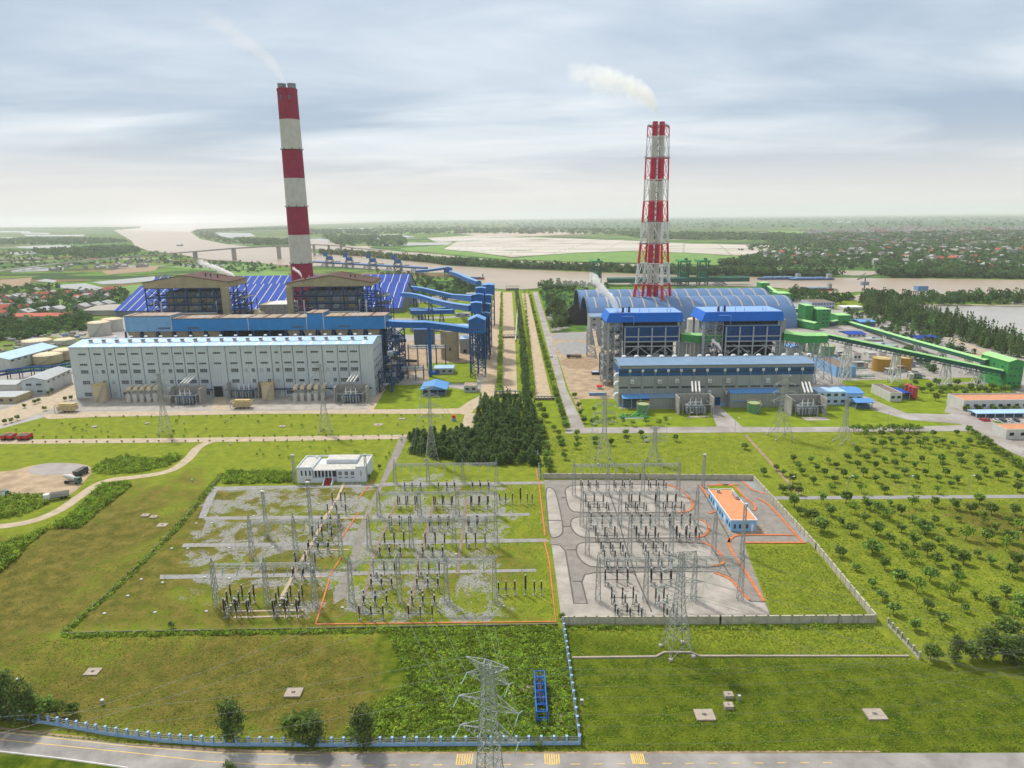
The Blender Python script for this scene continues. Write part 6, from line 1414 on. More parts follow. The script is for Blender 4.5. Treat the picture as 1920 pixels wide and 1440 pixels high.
rows_mid = [(919,[759,773,789,822,838,852,885.5,900,915.5], 'short'),(955,[746.7,762,779,814,830,846.7,883,898,914], 'tall'),(995,[731,750,767,805.5,823,840,878,894.5,911], 'tall'),
   (1027,[722,740,758,798,816.7,834,874.5,892,910], 'tall'),(1042,[713,731,751,793,811,830], 'short'),(1080,[701,721,741,784.5,804.5,824], 'tall'),(1102,[697,716,735,782,802,821], 'short'),(1134,[683,704.5,725.5,773,793,814.5], 'short'),(1163,[674.5,696.7,719,766.7,789,811], 'short'),
   (945,[937,948,961,989,998], 'short'),(945,[976], 'mast'),(1116,[935,949,965.5,1002,1015], 'short'),(1116,[985.5], 'mast')]
rows_right = [(919,[1089,1103,1118,1151,1167,1181,1215.5,1230,1244], 'short'),(950,[1098,1114,1131,1179,1184,1199,1229,1251,1267], 'tall'),(961,[1103,1120,1137,1173,1191,1207,1243,1260,1277], 'short'),(991,[1108,1129,1145.5,1184.5,1202,1219,1255.5,1278,1294], 'tall'),
              (1015,[1117,1134,1152.5,1193,1210.7,1228.5,1268.5,1286.7,1304.5], 'tall'),(1038,[1126.7,1144.5,1163,1205.5,1224.5,1243], 'short'),(1064,[1133,1152.7,1172,1215,1235,1253.8], 'tall'),(1099,[1134.5,1156.7,1176.7,1221,1240,1258], 'tall'),(1133,[1146.7,1166.7,1186.7,1229,1244], 'tall'),(1158,[1153,1175.5,1197,1244,1262], 'short')]
rows_left = [(948,[624,640,648], 'tall'),(966,[615,632,649], 'short'),(985,[605,621,637], 'short'),(999,[598,615,622], 'short'),(1016,[587,605,623], 'tall'),(1034,[580,598,617], 'short'),(1065,[555,574,592], 'tall'),(1084,[552,570,590], 'short'),(1130,[434,456,478,524,546.7,568.5], 'tall'),(1143,[428,450,471,519.6,541.5,563], 'tall'),(1159,[422,444,465.4,514,536,558], 'tall')]
for rows, lb, gr in ((rows_mid, 'dark brown post insulator on a steel support in the grassy middle yard', 'post insulators of the middle yard'),(rows_right, 'dark brown post insulator standing on the pale concrete of the right yard', 'post insulators of the right yard'),(rows_left, 'dark post insulator in the half overgrown left yard', 'post insulators of the left yard')):
 for yb, xs, kind in rows:
  for px in xs:
   x, y = G(px, yb); post(kind, x, y, lb if kind != 'mast' else 'extra tall dark insulator column beside the middle yard row', gr if kind != 'mast' else 'tall insulator columns')
  if len(xs) > 2:                      # busbar and beam that join a row
   for s_ in range(0, len(xs) - 2,3):
    a, b_ = G(xs[s_], yb), G(xs[min(s_ + 2, len(xs) - 1)], yb); mb = MB(); z = 2.2; mb.bar((*a, z),(*b_, z),.16, 'steel_lat_dark')
    if kind == 'tall': mb.tube([(a[0], a[1] - 1.6,5.9),(a[0], a[1] + 2.6,5.9)],.05, 'galv', 6); mb.tube([(b_[0], b_[1] - 1.6,5.9),(b_[0], b_[1] + 2.6,5.9)],.05, 'galv', 6); mb.box(a[0] + .6, a[0] + 1.2, a[1] - .3, a[1] + .3,.3,1.5, 'galv')
    one('support_beam', 'thin steel beam tying three ' + ('middle' if rows is rows_mid else 'right' if rows is rows_right else 'left') + ' yard insulators together', 'beam', mb, 'beams of the insulator rows', loc=a)
LK = 0
for rows in (rows_mid[:9], rows_right, rows_left):
 for (ya, xa_, _),(yb, xb_, _) in zip(rows, rows[1:]):
  for s_ in range(0, min(len(xa_), len(xb_))):
   a, b_ = G(xa_[s_], ya), G(xb_[s_], yb)
   if abs(a[0] - b_[0]) < 9 and 3 < a[1] - b_[1] < 16 and rnd.random() < .75:
    mb = MB(); z0_, z1_ = rnd.choice([5.9,4.6]), rnd.choice([5.9,4.6]); mb.tube([(*a, z0_),((a[0] + b_[0]) / 2,(a[1] + b_[1]) / 2, min(z0_, z1_) - .5),(*b_, z1_)],.06, 'steel_lat_dark', 5)
    one('jumper_cable', 'thin jumper cable hanging between insulator rows', 'cable', mb, 'jumper cables between insulator rows', loc=a)
for rows, keys, lb, gr in ((rows_right, (950,991,1015,1099), 'dark brown post insulator standing on the pale concrete of the right yard', 'post insulators of the right yard'),(rows_mid, (955,995), 'dark brown post insulator on a steel support in the grassy middle yard', 'post insulators of the middle yard')):
 for yb, xs, kind in rows:
  if yb in keys:
   for px in xs: x, y = G(px, yb); post('short', x + .3, y + 2.4, lb, gr)
it = None
for rows, keys, lb in ((rows_right, (919,961,1015,1038,1064,1133,1158), 'right'),(rows_mid, (919,1042,1102,1134), 'middle'),(rows_left, (985,1034,1084,1143), 'left')):
 for yb, xs, kind in rows:
  if yb in keys:
   for px in xs:
    x, y = G(px, yb); y -= 2.3; x += .4
    if it is None:
     it = o = thing('instrument_transformer', '', 'transformer', (x, y, 0)); m = MB()
     for dx in (-.3,.3): m.bar((dx, 0,0),(dx, 0,2),.12, 'steel_lat_dark')
     m.box(-.45,.45,-.3,.3,1.9,2.4, 'galv'); m.build('support', o); m = MB()
     for k in range(6): m.cyl((0,0),.24,.15,2.4 + .32 * k, 2.7 + .32 * k, 'insulator', 8)
     m.build('insulator_stack', o); m = MB(); m.cyl((0,0),.28,.34,4.35,4.6, 'insul_cap', 10); m.dome((0,0),.34,.35,4.6, 'insul_cap', 10); m.build('head', o)
    else: o = copy(it, (x, y, 0))
    o['label'] = 'dark post with a round pale head standing among the insulators of the ' + lb + ' yard'; o['group'] = 'instrument transformers of the ' + lb + ' yard'
# gantries -----------------------------------------------------------------------------------------
def lat_column(h, w0, w1, m='steel_lat', b=.13, seg=1.6, peak=0):
 mb = MB(); n = max(2, int(h / seg))
 wd = lambda z: w0 + (w1 - w0) * z / h
 c = lambda k, z: Vector(((-1,1,1,-1)[k] * wd(z) / 2,(-1,-1,1,1)[k] * wd(z) / 2, z))
 for k in range(4): mb.bar(c(k, 0), c(k, h), b, m)
 for i in range(n):
  za, zb = h * i / n, h * (i + 1) / n
  for k in range(4):
   j = (k + 1) % 4
   if i % 2: mb.bar(c(k, za), c(j, zb), b * .7, m)
   else: mb.bar(c(j, za), c(k, zb), b * .7, m)
   mb.bar(c(k, zb), c(j, zb), b * .6, m)
 if peak:
  for k in range(4): mb.bar(c(k, h), Vector((0,0, h + peak)), b, m)
 return mb
colmesh = {}
def gantry(lbl, yb, pxs, ytop, grp, strings=True, peak=2.2, aframe=1.3):
 Y = G(sum(pxs) / len(pxs), yb)[1]; xs = [XZ(p_, Y, 0) for p_ in pxs]; h = ZH(xs[-1], Y, ytop)
 root = thing('gantry', lbl, 'gantry', (sum(xs) / len(xs), Y, 0), grp); key = round(h)
 for x in xs:
  if key not in colmesh: o = lat_column(h, 1.5,.8, peak=peak).build('column', root); colmesh[key] = o
  else: o = bpy.data.objects.new('column', colmesh[key].data); COL.objects.link(o); o.parent = root
  o.location = (x - root.location.x, 0,0)
 mb = MB(root); n = max(2, int((xs[-1] - xs[0]) / 1.4)); w_ = .45
 for dy in (-w_, w_):
  for z in (h - .9, h): mb.bar((xs[0], Y + dy, z),(xs[-1], Y + dy, z),.12, 'steel_lat')
 for i in range(n):
  x0_, x1_ = xs[0] + (xs[-1] - xs[0]) * i / n, xs[0] + (xs[-1] - xs[0]) * (i + 1) / n; z0_, z1_ = (h - .9, h) if i % 2 else (h, h - .9)
  mb.bar((x0_, Y - w_, z0_),(x1_, Y - w_, z1_),.09, 'steel_lat'); mb.bar((x0_, Y + w_, z0_),(x1_, Y + w_, z1_),.09, 'steel_lat'); mb.bar((x0_, Y - w_, h),(x1_, Y + w_, h),.08, 'steel_lat')
 bm0 = mb.build('beam', root)
 pts = []
 for a, b_ in zip(xs, xs[1:]):
  for k in range(3):
   x = a + (b_ - a) * (.22 + .28 * k); pts.append((x, Y, h - 1.0))
   if strings:
    mb = MB(root); mb.tube([(x, Y, h - .9),(x + .1, Y - 1.6, h - 3.0)],.16, 'insul_glass', 6); mb.build('insulator_string', bm0)
 return root, pts, h
GM, GRt, GL = 'gantries of the middle yard', 'gantries of the right yard', 'gantries of the left yard'
g1 = gantry('rearmost gantry of the middle yard in front of the dark trees', 905,[741,803,868,931],868, GM)
g2 = gantry('second gantry of the middle yard counted from the dark trees', 967,[711,787,858,930],921, GM, False)
g3 = gantry('third gantry of the middle yard with pale green strings', 1028,[693,772,852,930],971, GM)
g4 = gantry('front gantry of the middle yard nearest the red kerb', 1130,[660,750,838,928],1048, GM)
r1 = gantry('rearmost gantry of the right yard rising above the back wall', 929,[1076,1139,1205,1271],869, GRt)
r2 = gantry('second gantry of the right yard counted from the back wall', 985,[1091,1162,1232,1305],921, GRt, False)
r3 = gantry('third gantry of the right yard reaching towards the orange roofed house', 1040,[1101,1180,1258,1338],969, GRt)
r4 = gantry('front gantry of the right yard partly behind the big pylon', 1126,[1121,1210,1300,1387],1044, GRt)
l1 = gantry('front gantry of the left yard over the overgrown gravel', 1138,[407,503,592],1056, GL)
l2 = gantry('rear gantry of the left yard', 1047,[474,556,640],975, GL)
def wires(pairs, name, lbl, grp, r=.035, sag=1.0, cat='power line'):
 for a, b_ in pairs:
  a, b_ = Vector(a), Vector(b_); L_ = (b_ - a).length; n = 10; mb = MB()
  mb.tube([a.lerp(b_, k / n) - Vector((0,0, sag * 4 * (k / n) * (1 - k / n))) for k in range(n + 1)], r, 'wire', 4); one(name, lbl, cat, mb, grp, loc=tuple(a))
for A, B, lb in ((g1, g2, 'middle'),(g2, g3, 'middle'),(g3, g4, 'middle'),(r1, r2, 'right'),(r2, r3, 'right'),(r3, r4, 'right'),(l2, l1, 'left')):
 wires(list(zip(A[1], B[1])), 'busbar_wire', 'thin conductor strung between two gantries of the ' + lb + ' yard', 'gantry conductors of the ' + lb + ' yard', .035,1.0)
# lightning and lamp masts
for lbl, px, yb, yt in (('lone lattice mast at the top left corner of the orange roofed house', 1318,914,853),('lone lattice mast by the red kerbs in front of the orange roofed house', 1391,1041,946),('lone lattice mast at the left end of the pebble rows', 501,1007,922),('lattice mast behind the left yard rear gantry', 585,1000,905),
      ('lattice mast beside the left edge of the white control building', 553,905,854),('lattice mast beside the right edge of the white control building', 687,902,853)):
 x, y = G(px, yb); h = ZH(x, y, yt); mb = lat_column(h, 1.1,.7, seg=1.4); mb.box(-.7,.7,-.7,.7, h, h + .15, 'steel_lat'); mb.box(-.5,.5,-.6,-.2, h + .16, h + .6, 'lamp_white'); mb.v = [(a + x, b_ + y, c) for a, b_, c in mb.v]; one('lattice_mast', lbl, 'mast', mb, 'lattice masts of the substation', loc=(x, y))
# pylons --------------------------------------------------------------------------------------------
def pylon(lbl, x, y, h, wb, arms, rot=0, b=.22, m='steel_lat', waist=.45, grp=None, ww=None, wt=None, feet=True):
 """arms: list of (height fraction, half length, which sides)"""
 root = thing('pylon', lbl, 'pylon', (x, y, 0), grp, rot); mb = MB(); ww = ww or wb * .28; wt = wt or wb * .14; zw = h * waist
 def wd(z): return wb + (ww - wb) * z / zw if z < zw else ww + (wt - ww) * (z - zw) / (h - zw)
 c = lambda k, z: Vector(((-1,1,1,-1)[k] * wd(z) / 2,(-1,-1,1,1)[k] * wd(z) / 2, z))
 zs = [0]
 while zs[-1] < h - .1: zs.append(min(h, zs[-1] + max(1.1, wd(zs[-1]) * .85)))
 for k in range(4):
  mb.bar(c(k, 0), c(k, zw), b, m); mb.bar(c(k, zw), c(k, h), b * .8, m)
 for i, (za, zb) in enumerate(zip(zs, zs[1:])):
  for k in range(4):
   j = (k + 1) % 4; mb.bar(c(k, za), c(j, zb), b * .55, m); mb.bar(c(j, za), c(k, zb), b * .55, m); mb.bar(c(k, zb), c(j, zb), b * .5, m)
   if wd(za) > 3: q = (c(k, za) + c(j, zb)) / 2; mb.bar(c(k, (za + zb) / 2), q, b * .4, m); mb.bar(c(j, (za + zb) / 2), q, b * .4, m)
 mb.build('tower_body', root)
 tips = []
 for f, ln, sides in arms:
  z = h * f; hh = min(h - z, 1.9) if f < .97 else 1.6; z0_ = z if f < .97 else h - 1.6
  for s_ in sides:
   mb = MB(); w0 = wd(z0_) / 2; tip = Vector((s_ * (w0 + ln),0, z0_ + (.2 if f < .97 else 1.6)))
   for sy_ in (-1,1):
    p0, p1 = Vector((s_ * w0, sy_ * w0, z0_)), Vector((s_ * w0 * .9, sy_ * w0 * .9, z0_ + hh)); mb.bar(p0, tip, b * .6, m); mb.bar(p1, tip, b * .6, m)
    n = 4
    for k in range(n): mb.bar(p0.lerp(tip, k / n), p1.lerp(tip, (k + .5) / n), b * .4, m); mb.bar(p1.lerp(tip, (k + .5) / n), p0.lerp(tip, (k + 1) / n), b * .4, m)
   for k in range(4): mb.bar(Vector((s_ * w0,-w0, z0_)).lerp(tip, k / 4), Vector((s_ * w0, w0, z0_)).lerp(tip, (k + .5) / 4), b * .4, m)
   ca = mb.build('crossarm', root)
   if f < .97:
    mb = MB(); mb.tube([tip, tip + Vector((s_ * .1,-1.9,-.9))],.09, 'insul_glass', 6); mb.tube([tip, tip + Vector((-s_ * .1,1.9,-.9))],.09, 'insul_glass', 6); mb.build('insulator_string', ca)
   tips.append(Matrix.Rotation(rot, 3, 'Z') @ tip + Vector((x, y, 0)))
 if feet:
  for k in range(4): mb = MB(); q = c(k, 0); mb.box(q.x - .45, q.x + .45, q.y - .45, q.y + .45,-.1,.6, 'concrete_old'); mb.build('footing', root)
 return tips
def pyl_px(lbl, px, yb, yt, wpx, arms, rot=0, b=.16, grp='pylons behind the substation'):
 x, y = G(px, yb); h = ZH(x, y, yt); c = Vector((x, y, -CAM_H)).dot(FW); return pylon(lbl, x, y, h, wpx / FOC * c, arms, rot, b, grp=grp)
AR = [(.60,4.2,(-1,1)),(.73,4.6,(-1,1)),(.86,3.8,(-1,1)),(.98,2.6,(-1,1))]
t1_ = pyl_px('pylon in front of the left half of the pale hall', 311,812,700,20, AR, .1)
t2_ = pyl_px('pylon in front of the right half of the pale hall', 610,811,682,20, AR, .1)
t3_ = pyl_px('pylon standing before the dark conifer block', 810,866,724,24, AR, .15)
t4_ = pyl_px('pylon left of the two in the meadow behind the right yard', 1132,866,742,28, AR, .1)
t5_ = pyl_px('smaller pylon right of the two in the meadow behind the right yard', 1226,868,800,24, AR[:2] + AR[3:],.1)
t6_ = pyl_px('pylon in front of the right end of the grey hall', 1463,820,703,34, AR, .1)
t7_ = pyl_px('narrow pylon beside the cross road right of the grey hall', 1581,830,748,24,[(.98,1.5,(-1,1))],.1)
bx_, by_ = G(1269,1222); bh = ZH(bx_, by_, 1036)
TB = pylon('large pylon straddling the drain between the right yard and the road', bx_, by_, bh, 6.2,[(.52,5.2,(-1,1)),(.68,5.6,(-1,1)),(.84,4.6,(-1,1)),(.98,3.4,(-1,1))], R(12),.15, 'steel_lat', .5, None, 2.1,.95)
nx_, nz_ = W(918,1440,96); NP = pylon('nearest pylon cut off by the bottom edge of the picture', nx_, 96,40.5,6.5,[(.66,4.0,(-1,1)),(.80,4.4,(-1,1)),(.92,3.0,(-1,1)),(.99,3.2,(-1,1))], R(-24),.15, 'steel_lat', .5, None, 3.3,1.2)
PG = 'overhead lines'
wires([(NP[k], g4[1][j]) for k, j in ((0,2),(2,3),(4,4),(1,6),(3,7),(5,8))], 'power_line', 'power line running from the nearest pylon up to the middle yard', 'lines from the nearest pylon to the middle yard', .04,3)
wires([(TB[k],(t_[0] + 0, t_[1], t_[2])) for k, t_ in ((0, r4[1][3]),(2, r4[1][4]),(4, r4[1][5]),(1, r4[1][6]),(3, r4[1][7]),(5, r4[1][8]))], 'power_line', 'power line from the large pylon to the front gantry of the right yard', 'lines from the large pylon to the right yard', .04,2)
wires([(TB[k],(TB[k].x + 170, TB[k].y - 62 + k * 2, TB[k].z - 4)) for k in range(8)], 'power_line', 'power line leaving the large pylon towards the right edge', 'lines from the large pylon to the right', .028,6)
wires([(NP[k],(NP[k].x + 190, NP[k].y + 25, NP[k].z - 2 + k * .5)) for k in range(8)], 'power_line', 'power line leaving the nearest pylon towards the right edge', 'lines from the nearest pylon to the right', .022,7)
wires([(NP[k],(NP[k].x - 150, NP[k].y - 6, NP[k].z - 2)) for k in (0,2,4,6)], 'power_line', 'power line leaving the nearest pylon towards the left edge', 'lines from the nearest pylon to the left', .022,7)
for A, B, lb in ((t3_, g1, 'pylon before the conifers and the middle yard'),(t4_, r1, 'meadow pylon and the right yard')):
 wires([(A[k], B[1][j]) for k, j in ((0,0),(2,1),(4,2),(1,6),(3,7),(5,8))], 'power_line', 'power line between the ' + lb, 'lines between the ' + lb, .05,2)
wires([((G(-40,1385,12)[0], G(-40,1385,12)[1],12),(G(700,1125,14)[0], G(700,1125,14)[1],14)),((G(40,1385,12)[0], G(40,1385,12)[1],12),(G(1000,1060,16)[0], G(1000,1060,16)[1],16))], 'power_line', 'faint power line slanting over the brown meadow at the lower left', 'lines over the brown meadow', .04,3)
# walls and fences ------------------------------------------------------------------------------------
def wall(name, lbl, pts, h, th, m, bay, post_m, cap=True, grp=None):
 q = [G(*p_) for p_ in pts]; root = thing(name, lbl, 'wall', (*q[0],0), grp); mb = MB(root); mp = MB(root)
 for a, b_ in zip(q, q[1:]):
  a, b_ = Vector((*a, 0)), Vector((*b_, 0)); L_ = (b_ - a).length; n = max(1, round(L_ / bay)); mb.bar(a + Vector((0,0, h / 2)), b_ + Vector((0,0, h / 2)), th, m, h)
  for k in range(n + 1): c = a.lerp(b_, k / n); mp.box(c.x - th * .9, c.x + th * .9, c.y - th * .9, c.y + th * .9,0, h + .12, post_m)
  mb.bar(a + Vector((0,0, h + .06)), b_ + Vector((0,0, h + .06)), th * 1.8, post_m, .12)
 mb.build('panel', root); mp.build('pillars', root); return root
wall('boundary_wall', 'stained cream concrete wall along the front of the right yard', [(1056,1171),(1350,1170),(1640,1168)],2.4,.25, 'wall_stain', 3.2, 'wall_stain')
wall('boundary_wall', 'long cream wall slanting back along the orchard side of the right yard', [(1641,1166),(1530,1030),(1413,902)],2.2,.25, 'wall_stain', 3.2, 'wall_stain')
wall('boundary_wall', 'grey wall along the back of the right yard before the meadow', [(1412,900),(1200,898),(1018,897)],2.2,.25, 'wall_stain', 3.4, 'wall_stain')
def railing(lbl, pts, base_h, h, bay, mbase, mpost, bars=True, ph=None):
 q = [G(*p_) for p_ in pts]; root = thing('fence', lbl, 'fence', (*q[0],0), 'fences around the station ground'); mb = MB(root); mr = MB(root); P = []
 for a, b_ in zip(q, q[1:]):
  a, b_ = Vector((*a, 0)), Vector((*b_, 0)); n = max(1, round((b_ - a).length / bay)); mb.bar(a + Vector((0,0, base_h / 2)), b_ + Vector((0,0, base_h / 2)),.28, mbase, base_h)
  for k in range(n + (b_.xy == Vector(q[-1]).xy)): P.append(a.lerp(b_, k / n))
  if bars:
   for z in (base_h + .15, h - .15,(base_h + h) / 2): mr.bar(a + Vector((0,0, z)), b_ + Vector((0,0, z)),.11, 'steel_lat_dark')
   nb = int((b_ - a).length / .35)
   for k in range(nb): c = a.lerp(b_, (k + .5) / nb); mr.bar(c + Vector((0,0, base_h)), c + Vector((0,0, h)),.05, 'steel_lat_dark')
 mb.build('base_wall', root)
 if bars: mr.build('bars', root)
 for c in P[:95]:
  m = MB(root); w_ = .2; m.box(c.x - w_, c.x + w_, c.y - w_, c.y + w_, 0, ph or h + .08, mpost); m.box(c.x - w_ - .06, c.x + w_ + .06, c.y - w_ - .06, c.y + w_ + .06,(ph or h + .08) + .001,(ph or h + .08) + .1, mpost); m.build('pillar', root)
railing('sky blue fence with pillars curving along the main road', [(-80,1330),(40,1350),(110,1361),(200,1378),(300,1391),(400,1398),(600,1399.5),(850,1398),(1086,1396)],.75,2.1,2.7, 'fence_blue', 'fence_blue')
railing('slim blue fence running back from the road to the corner of the right yard', [(1087,1394),(1076,1310),(1066,1240),(1056,1172)],.75,2.1,2.7, 'fence_blue', 'fence_blue')
railing('thin blue fence between the meadow and the dark conifer block', [(1012,898),(1007,840),(998,757)],.4,1.9,3.5, 'fence_blue', 'fence_blue')
railing('short pale fence dropping from the right yard corner towards the dark trees', [(1664,1172),(1690,1200),(1723,1236)],.7,2.0,2.6, 'wall_stain', 'wall_stain')
for lbl, pts in (('low overgrown kerb wall around the front of the left and middle yards', [(118,1189),(350,1184),(600,1180),(1046,1172)]),('low overgrown kerb wall slanting up the left side of the left yard', [(118,1188),(240,1080),(330,990),(418,888)])):
 q = [G(*p_) for p_ in pts]; mb = MB(); ribbon(mb, q, .3,0,.55, 'kerb_wall', px=False); one('kerb_wall', lbl, 'wall', mb, loc=q[0])
mb = MB(); ribbon(mb, [(1072,1234),(1230,1232),(1245,1224),(1296,1224),(1312,1231),(1500,1231),(1704,1231)],.55,-.05,.35, 'slab_grey'); one('open_drain', 'long narrow concrete drain bending round the feet of the large pylon', 'drain', mb, loc=G(1072,1234))
# concrete slabs and kiosks
SL = [('square concrete slab on the brown meadow at the lower left', 168,1262,26,.3),('square concrete slab in the grass above the round trees', 547,1303,31,.5),('concrete slab left of the blue steel frame', 990,1295,26,.3),('concrete slab right of the blue steel frame foot', 1040,1350,28,.3),('concrete slab on the dark meadow left of centre right', 1325,1345,36,.4),('concrete slab on the dark meadow nearest the right edge', 1648,1344,36,.4),
      ('raised box slab, upper one of the stacked pair', 1368,1308,17,.9),('raised box slab, lower one of the stacked pair', 1368,1328,17,.9),('flat dark slab, left one on the meadow beside the left yard', 270,967,14,.5),('flat dark slab, right one on the meadow beside the left yard', 286,970,13,.5),('broken slab below the pair of dark slabs', 301,984,18,.15),
      ('round manhole cover on the lawn before the pale hall, left', 177,799,11,.5),('round manhole cover on the lawn before the pale hall, right', 276,793,9,.5),('pale slab on the lawn near the second pylon', 528,799,12,.4),('pale slab on the lawn below the open shed', 753,785,12,.4),('flat slab on the lawn left of the red kiosk', 708,795,17,.2)]
for lbl, px, py, wpx, hh in SL:
 x, y = G(px, py + wpx * .2); c = Vector((x, y, -CAM_H)).dot(FW); w_ = wpx / FOC * c; mb = MB(); d = w_ * .8
 if lbl.startswith('round'): mb.cyl((x, y), w_ / 2, w_ / 2,-.05, hh, 'slab_grey', 16); mb.cyl((x, y), w_ / 4, w_ / 4, hh, hh + .15, 'galv', 12)
 else: mb.box(x - w_ / 2, x + w_ / 2, y, y + d, -.05, hh, 'slab_grey'); mb.box(x - w_ * .12, x + w_ * .1, y + d * .4, y + d * .6, hh, hh + .08, 'kerb_dark')
 one('concrete_slab', lbl, 'slab', mb, loc=(x, y))
for lbl, px, py in (('small grey box on the meadow right of the side fence', 1091,1322),('small marker box beside the stacked slabs', 1386,1314),('small marker box on the brown meadow near the road', 192,1322),('small white box on the meadow under the dirt road', 360,904),('grey box at the edge of the lower left trees', 34,1282),('small box on the lawn right of the second manhole', 345,796),('small box on the lawn near the middle of the pale hall', 426,791),('small box just below the beige road', 432,836)):
 x, y = G(px, py); mb = MB(); mb.box(x - .25, x + .25, y, y + .4,0,1.2, 'galv'); mb.box(x - .34, x + .34, y - .1, y + .5,1.2,1.35, 'insul_cap'); one('marker_box', lbl, 'cabinet', mb, loc=(x, y))
for k, (px, py) in enumerate(((265,1087),(305,1093),(384,1083),(240,1118),(322,1029),(352,1029),(430,1028),(385,968),(407,969),(475,968),(368,982),(398,981),(550,968),(512,1027),(430,1085),(558,1017),(598,946),(548,1135),(196,1151),(291,1149),(387,1147),(855,1040),(642,1140),(945,1137))):
 x, y = G(px, py); mb = MB(); mb.box(x - .4, x + .4, y - .3, y + .3,-.02,.3, 'insul_cap'); one('light_block', 'small white concrete block dotted over the left yard gravel', 'block', mb, 'small white blocks on the gravel', loc=(x, y))
x, y = G(851,789); mb = MB(); mb.cyl((x, y),1.2,1.2,0,1.6, 'slate_blue', 12); mb.cyl((x, y),1.0,1.0,1.61,3, 'red_paint', 12); mb.dome((x, y),1.0,.5,3, 'red_paint', 12); one('hydrant_kiosk', 'small red and blue kiosk on the lawn beside the dirt track', 'kiosk', mb, loc=(x, y))
# blue steel frame
xa, ya = G(1006,1356); xb = G(1026,1355)[0]; yb2 = G(1007,1258,3)[1]
root = thing('steel_rack', 'bright blue steel frame rack full of rods standing in the green thicket', 'steel rack', (xa, ya, 0)); mb = MB(root)
for y in np.linspace(ya, yb2,7):
 for x in (xa, xb): mb.bar((x, y, 0),(x, y, 3),.32, 'frame_blue')
 mb.bar((xa, y, 3),(xb, y, 3),.18, 'frame_blue'); mb.bar((xa, y, 1.5),(xb, y, 1.5),.15, 'frame_blue')
for x in (xa, xb):
 for z in (.4,1.0,1.5,2.2,3): mb.bar((x, ya, z),(x, yb2, z),.26, 'frame_blue')
mb.bar((xa, ya, 0),(xb, ya, 1.5),.14, 'frame_blue'); mb.bar((xb, ya, 0),(xa, ya, 1.5),.14, 'frame_blue'); mb.build('frame', root); mb = MB(root)
for k in range(110): x = rnd.uniform(xa + .3, xb - .3); y = rnd.uniform(ya + 4, yb2 - 2); mb.bar((x, y, 1.2),(x + rnd.uniform(-.3,.3), y + rnd.uniform(.5,2), rnd.uniform(1.8,2.9)),.11, rnd.choice(['steel_dark', 'rust_roof', 'frame_blue', 'machine_blue']))
mb.build('rods', root)
# control building (white)
Yc = G(620,905)[1]; xa, xb = XZ(559, Yc, 0), XZ(687, Yc, 0); zc = W(620,878, Yc)[1]; dpt = 15
root = thing('control_building', 'white flat roofed control building with dark red entrance steps behind the left yard', 'building', ((xa + xb) / 2, Yc, 0))
mb = MB(root); w_ = xb - xa; xm0, xm1 = xa + w_ * .22, xa + w_ * .85
mb.box(xa, xm0, Yc, Yc + dpt, 0, zc, 'white_wall'); mb.box(xm0 + .01, xm1 - .01, Yc + 1.2, Yc + dpt - .1,0, zc - .9, 'white_wall'); mb.box(xm1, xb, Yc + .4, Yc + dpt, 0, zc, 'white_wall'); mb.box(xa + w_ * .36, xa + w_ * .82, Yc + 8, Yc + dpt - .2, zc - .9, zc + .9, 'white_wall')
mb.box(xa + w_ * .57, xm1 - .02, Yc + .5, Yc + 1.19,0, zc - 1.0, 'white_wall'); mb.build('wall', root)
mb = MB(root)
for a in ((xa + .4, xm0 - .3, Yc + .4, Yc + dpt - .4, zc),(xm0, xm1, Yc + .6, Yc + 7.9, zc - .88),(xa + w_ * .37, xa + w_ * .81, Yc + 8.3, Yc + dpt - .5, zc + .9),(xm1 + .3, xb - .4, Yc + .8, Yc + dpt - .4, zc)): mb.box(*a[:4], a[4] + .005, a[4] + .1, 'roof_pale')
for a in ((xa - .15, xm0, Yc - .15, Yc + .15),(xm1, xb + .15, Yc + .25, Yc + .55),(xa - .15, xb + .15, Yc + dpt - .2, Yc + dpt + .1),(xa - .15, xa + .15, Yc + .16, Yc + dpt - .21),(xb - .15, xb + .15, Yc + .56, Yc + dpt - .21)): mb.box(*a, zc + .01, zc + .6, 'white_wall')
mb.build('roof', root)
for f in (.065,.125,.185): m = MB(root); x = xa + w_ * f; m.box(x - .35, x + .35, Yc - .05, Yc + .01, zc * .5, zc * .85, 'glass_dark'); m.build('window', root)
for f in (.62,.71,.80):
 m = MB(root); x = xa + w_ * f; m.box(x - .75, x + .75, Yc + .44, Yc + .51, zc * .48, zc * .74, 'glass_dark')
 for k in (-.75,-.25,.25,.75): m.box(x + k - .05, x + k + .05, Yc + .38, Yc + .439, zc * .48, zc * .74, 'white_wall')
 m.build('window', root); m = MB(root); m.box(x - .8, x + .8, Yc + .44, Yc + .51, zc * .3, zc * .36, 'glass_dark'); m.build('vent_slot', root)
m = MB(root); x = xa + w_ * .925; m.box(x - .35, x + .35, Yc + .34, Yc + .41, zc * .42, zc * .78, 'louvre_pale'); m.build('window', root)
m = MB(root)
for k in range(6): x = xa + w_ * (.24 + .052 * k); m.box(x - .22, x + .22, Yc + .2, Yc + .7, zc * .3, zc - .95, 'white_wall')
m.box(xm0, xa + w_ * .56, Yc + 1.12, Yc + 1.19, zc * .35, zc * .75, 'glass_dark'); m.box(xm0, xa + w_ * .56, Yc + .1, Yc + 1.1, zc - 1.0, zc - .91, 'white_wall'); m.box(xm0, xa + w_ * .42, Yc + .1, Yc + 1.1,0, zc * .3, 'white_wall'); m.build('porch', root)
m = MB(root); x = xa + w_ * .455
for k in range(8): m.box(x - 1.5, x + 1.5, Yc - 3.6 + k * .5, Yc - 3.1 + k * .5,0, zc * .3 * (k + 1) / 8, 'step_red')
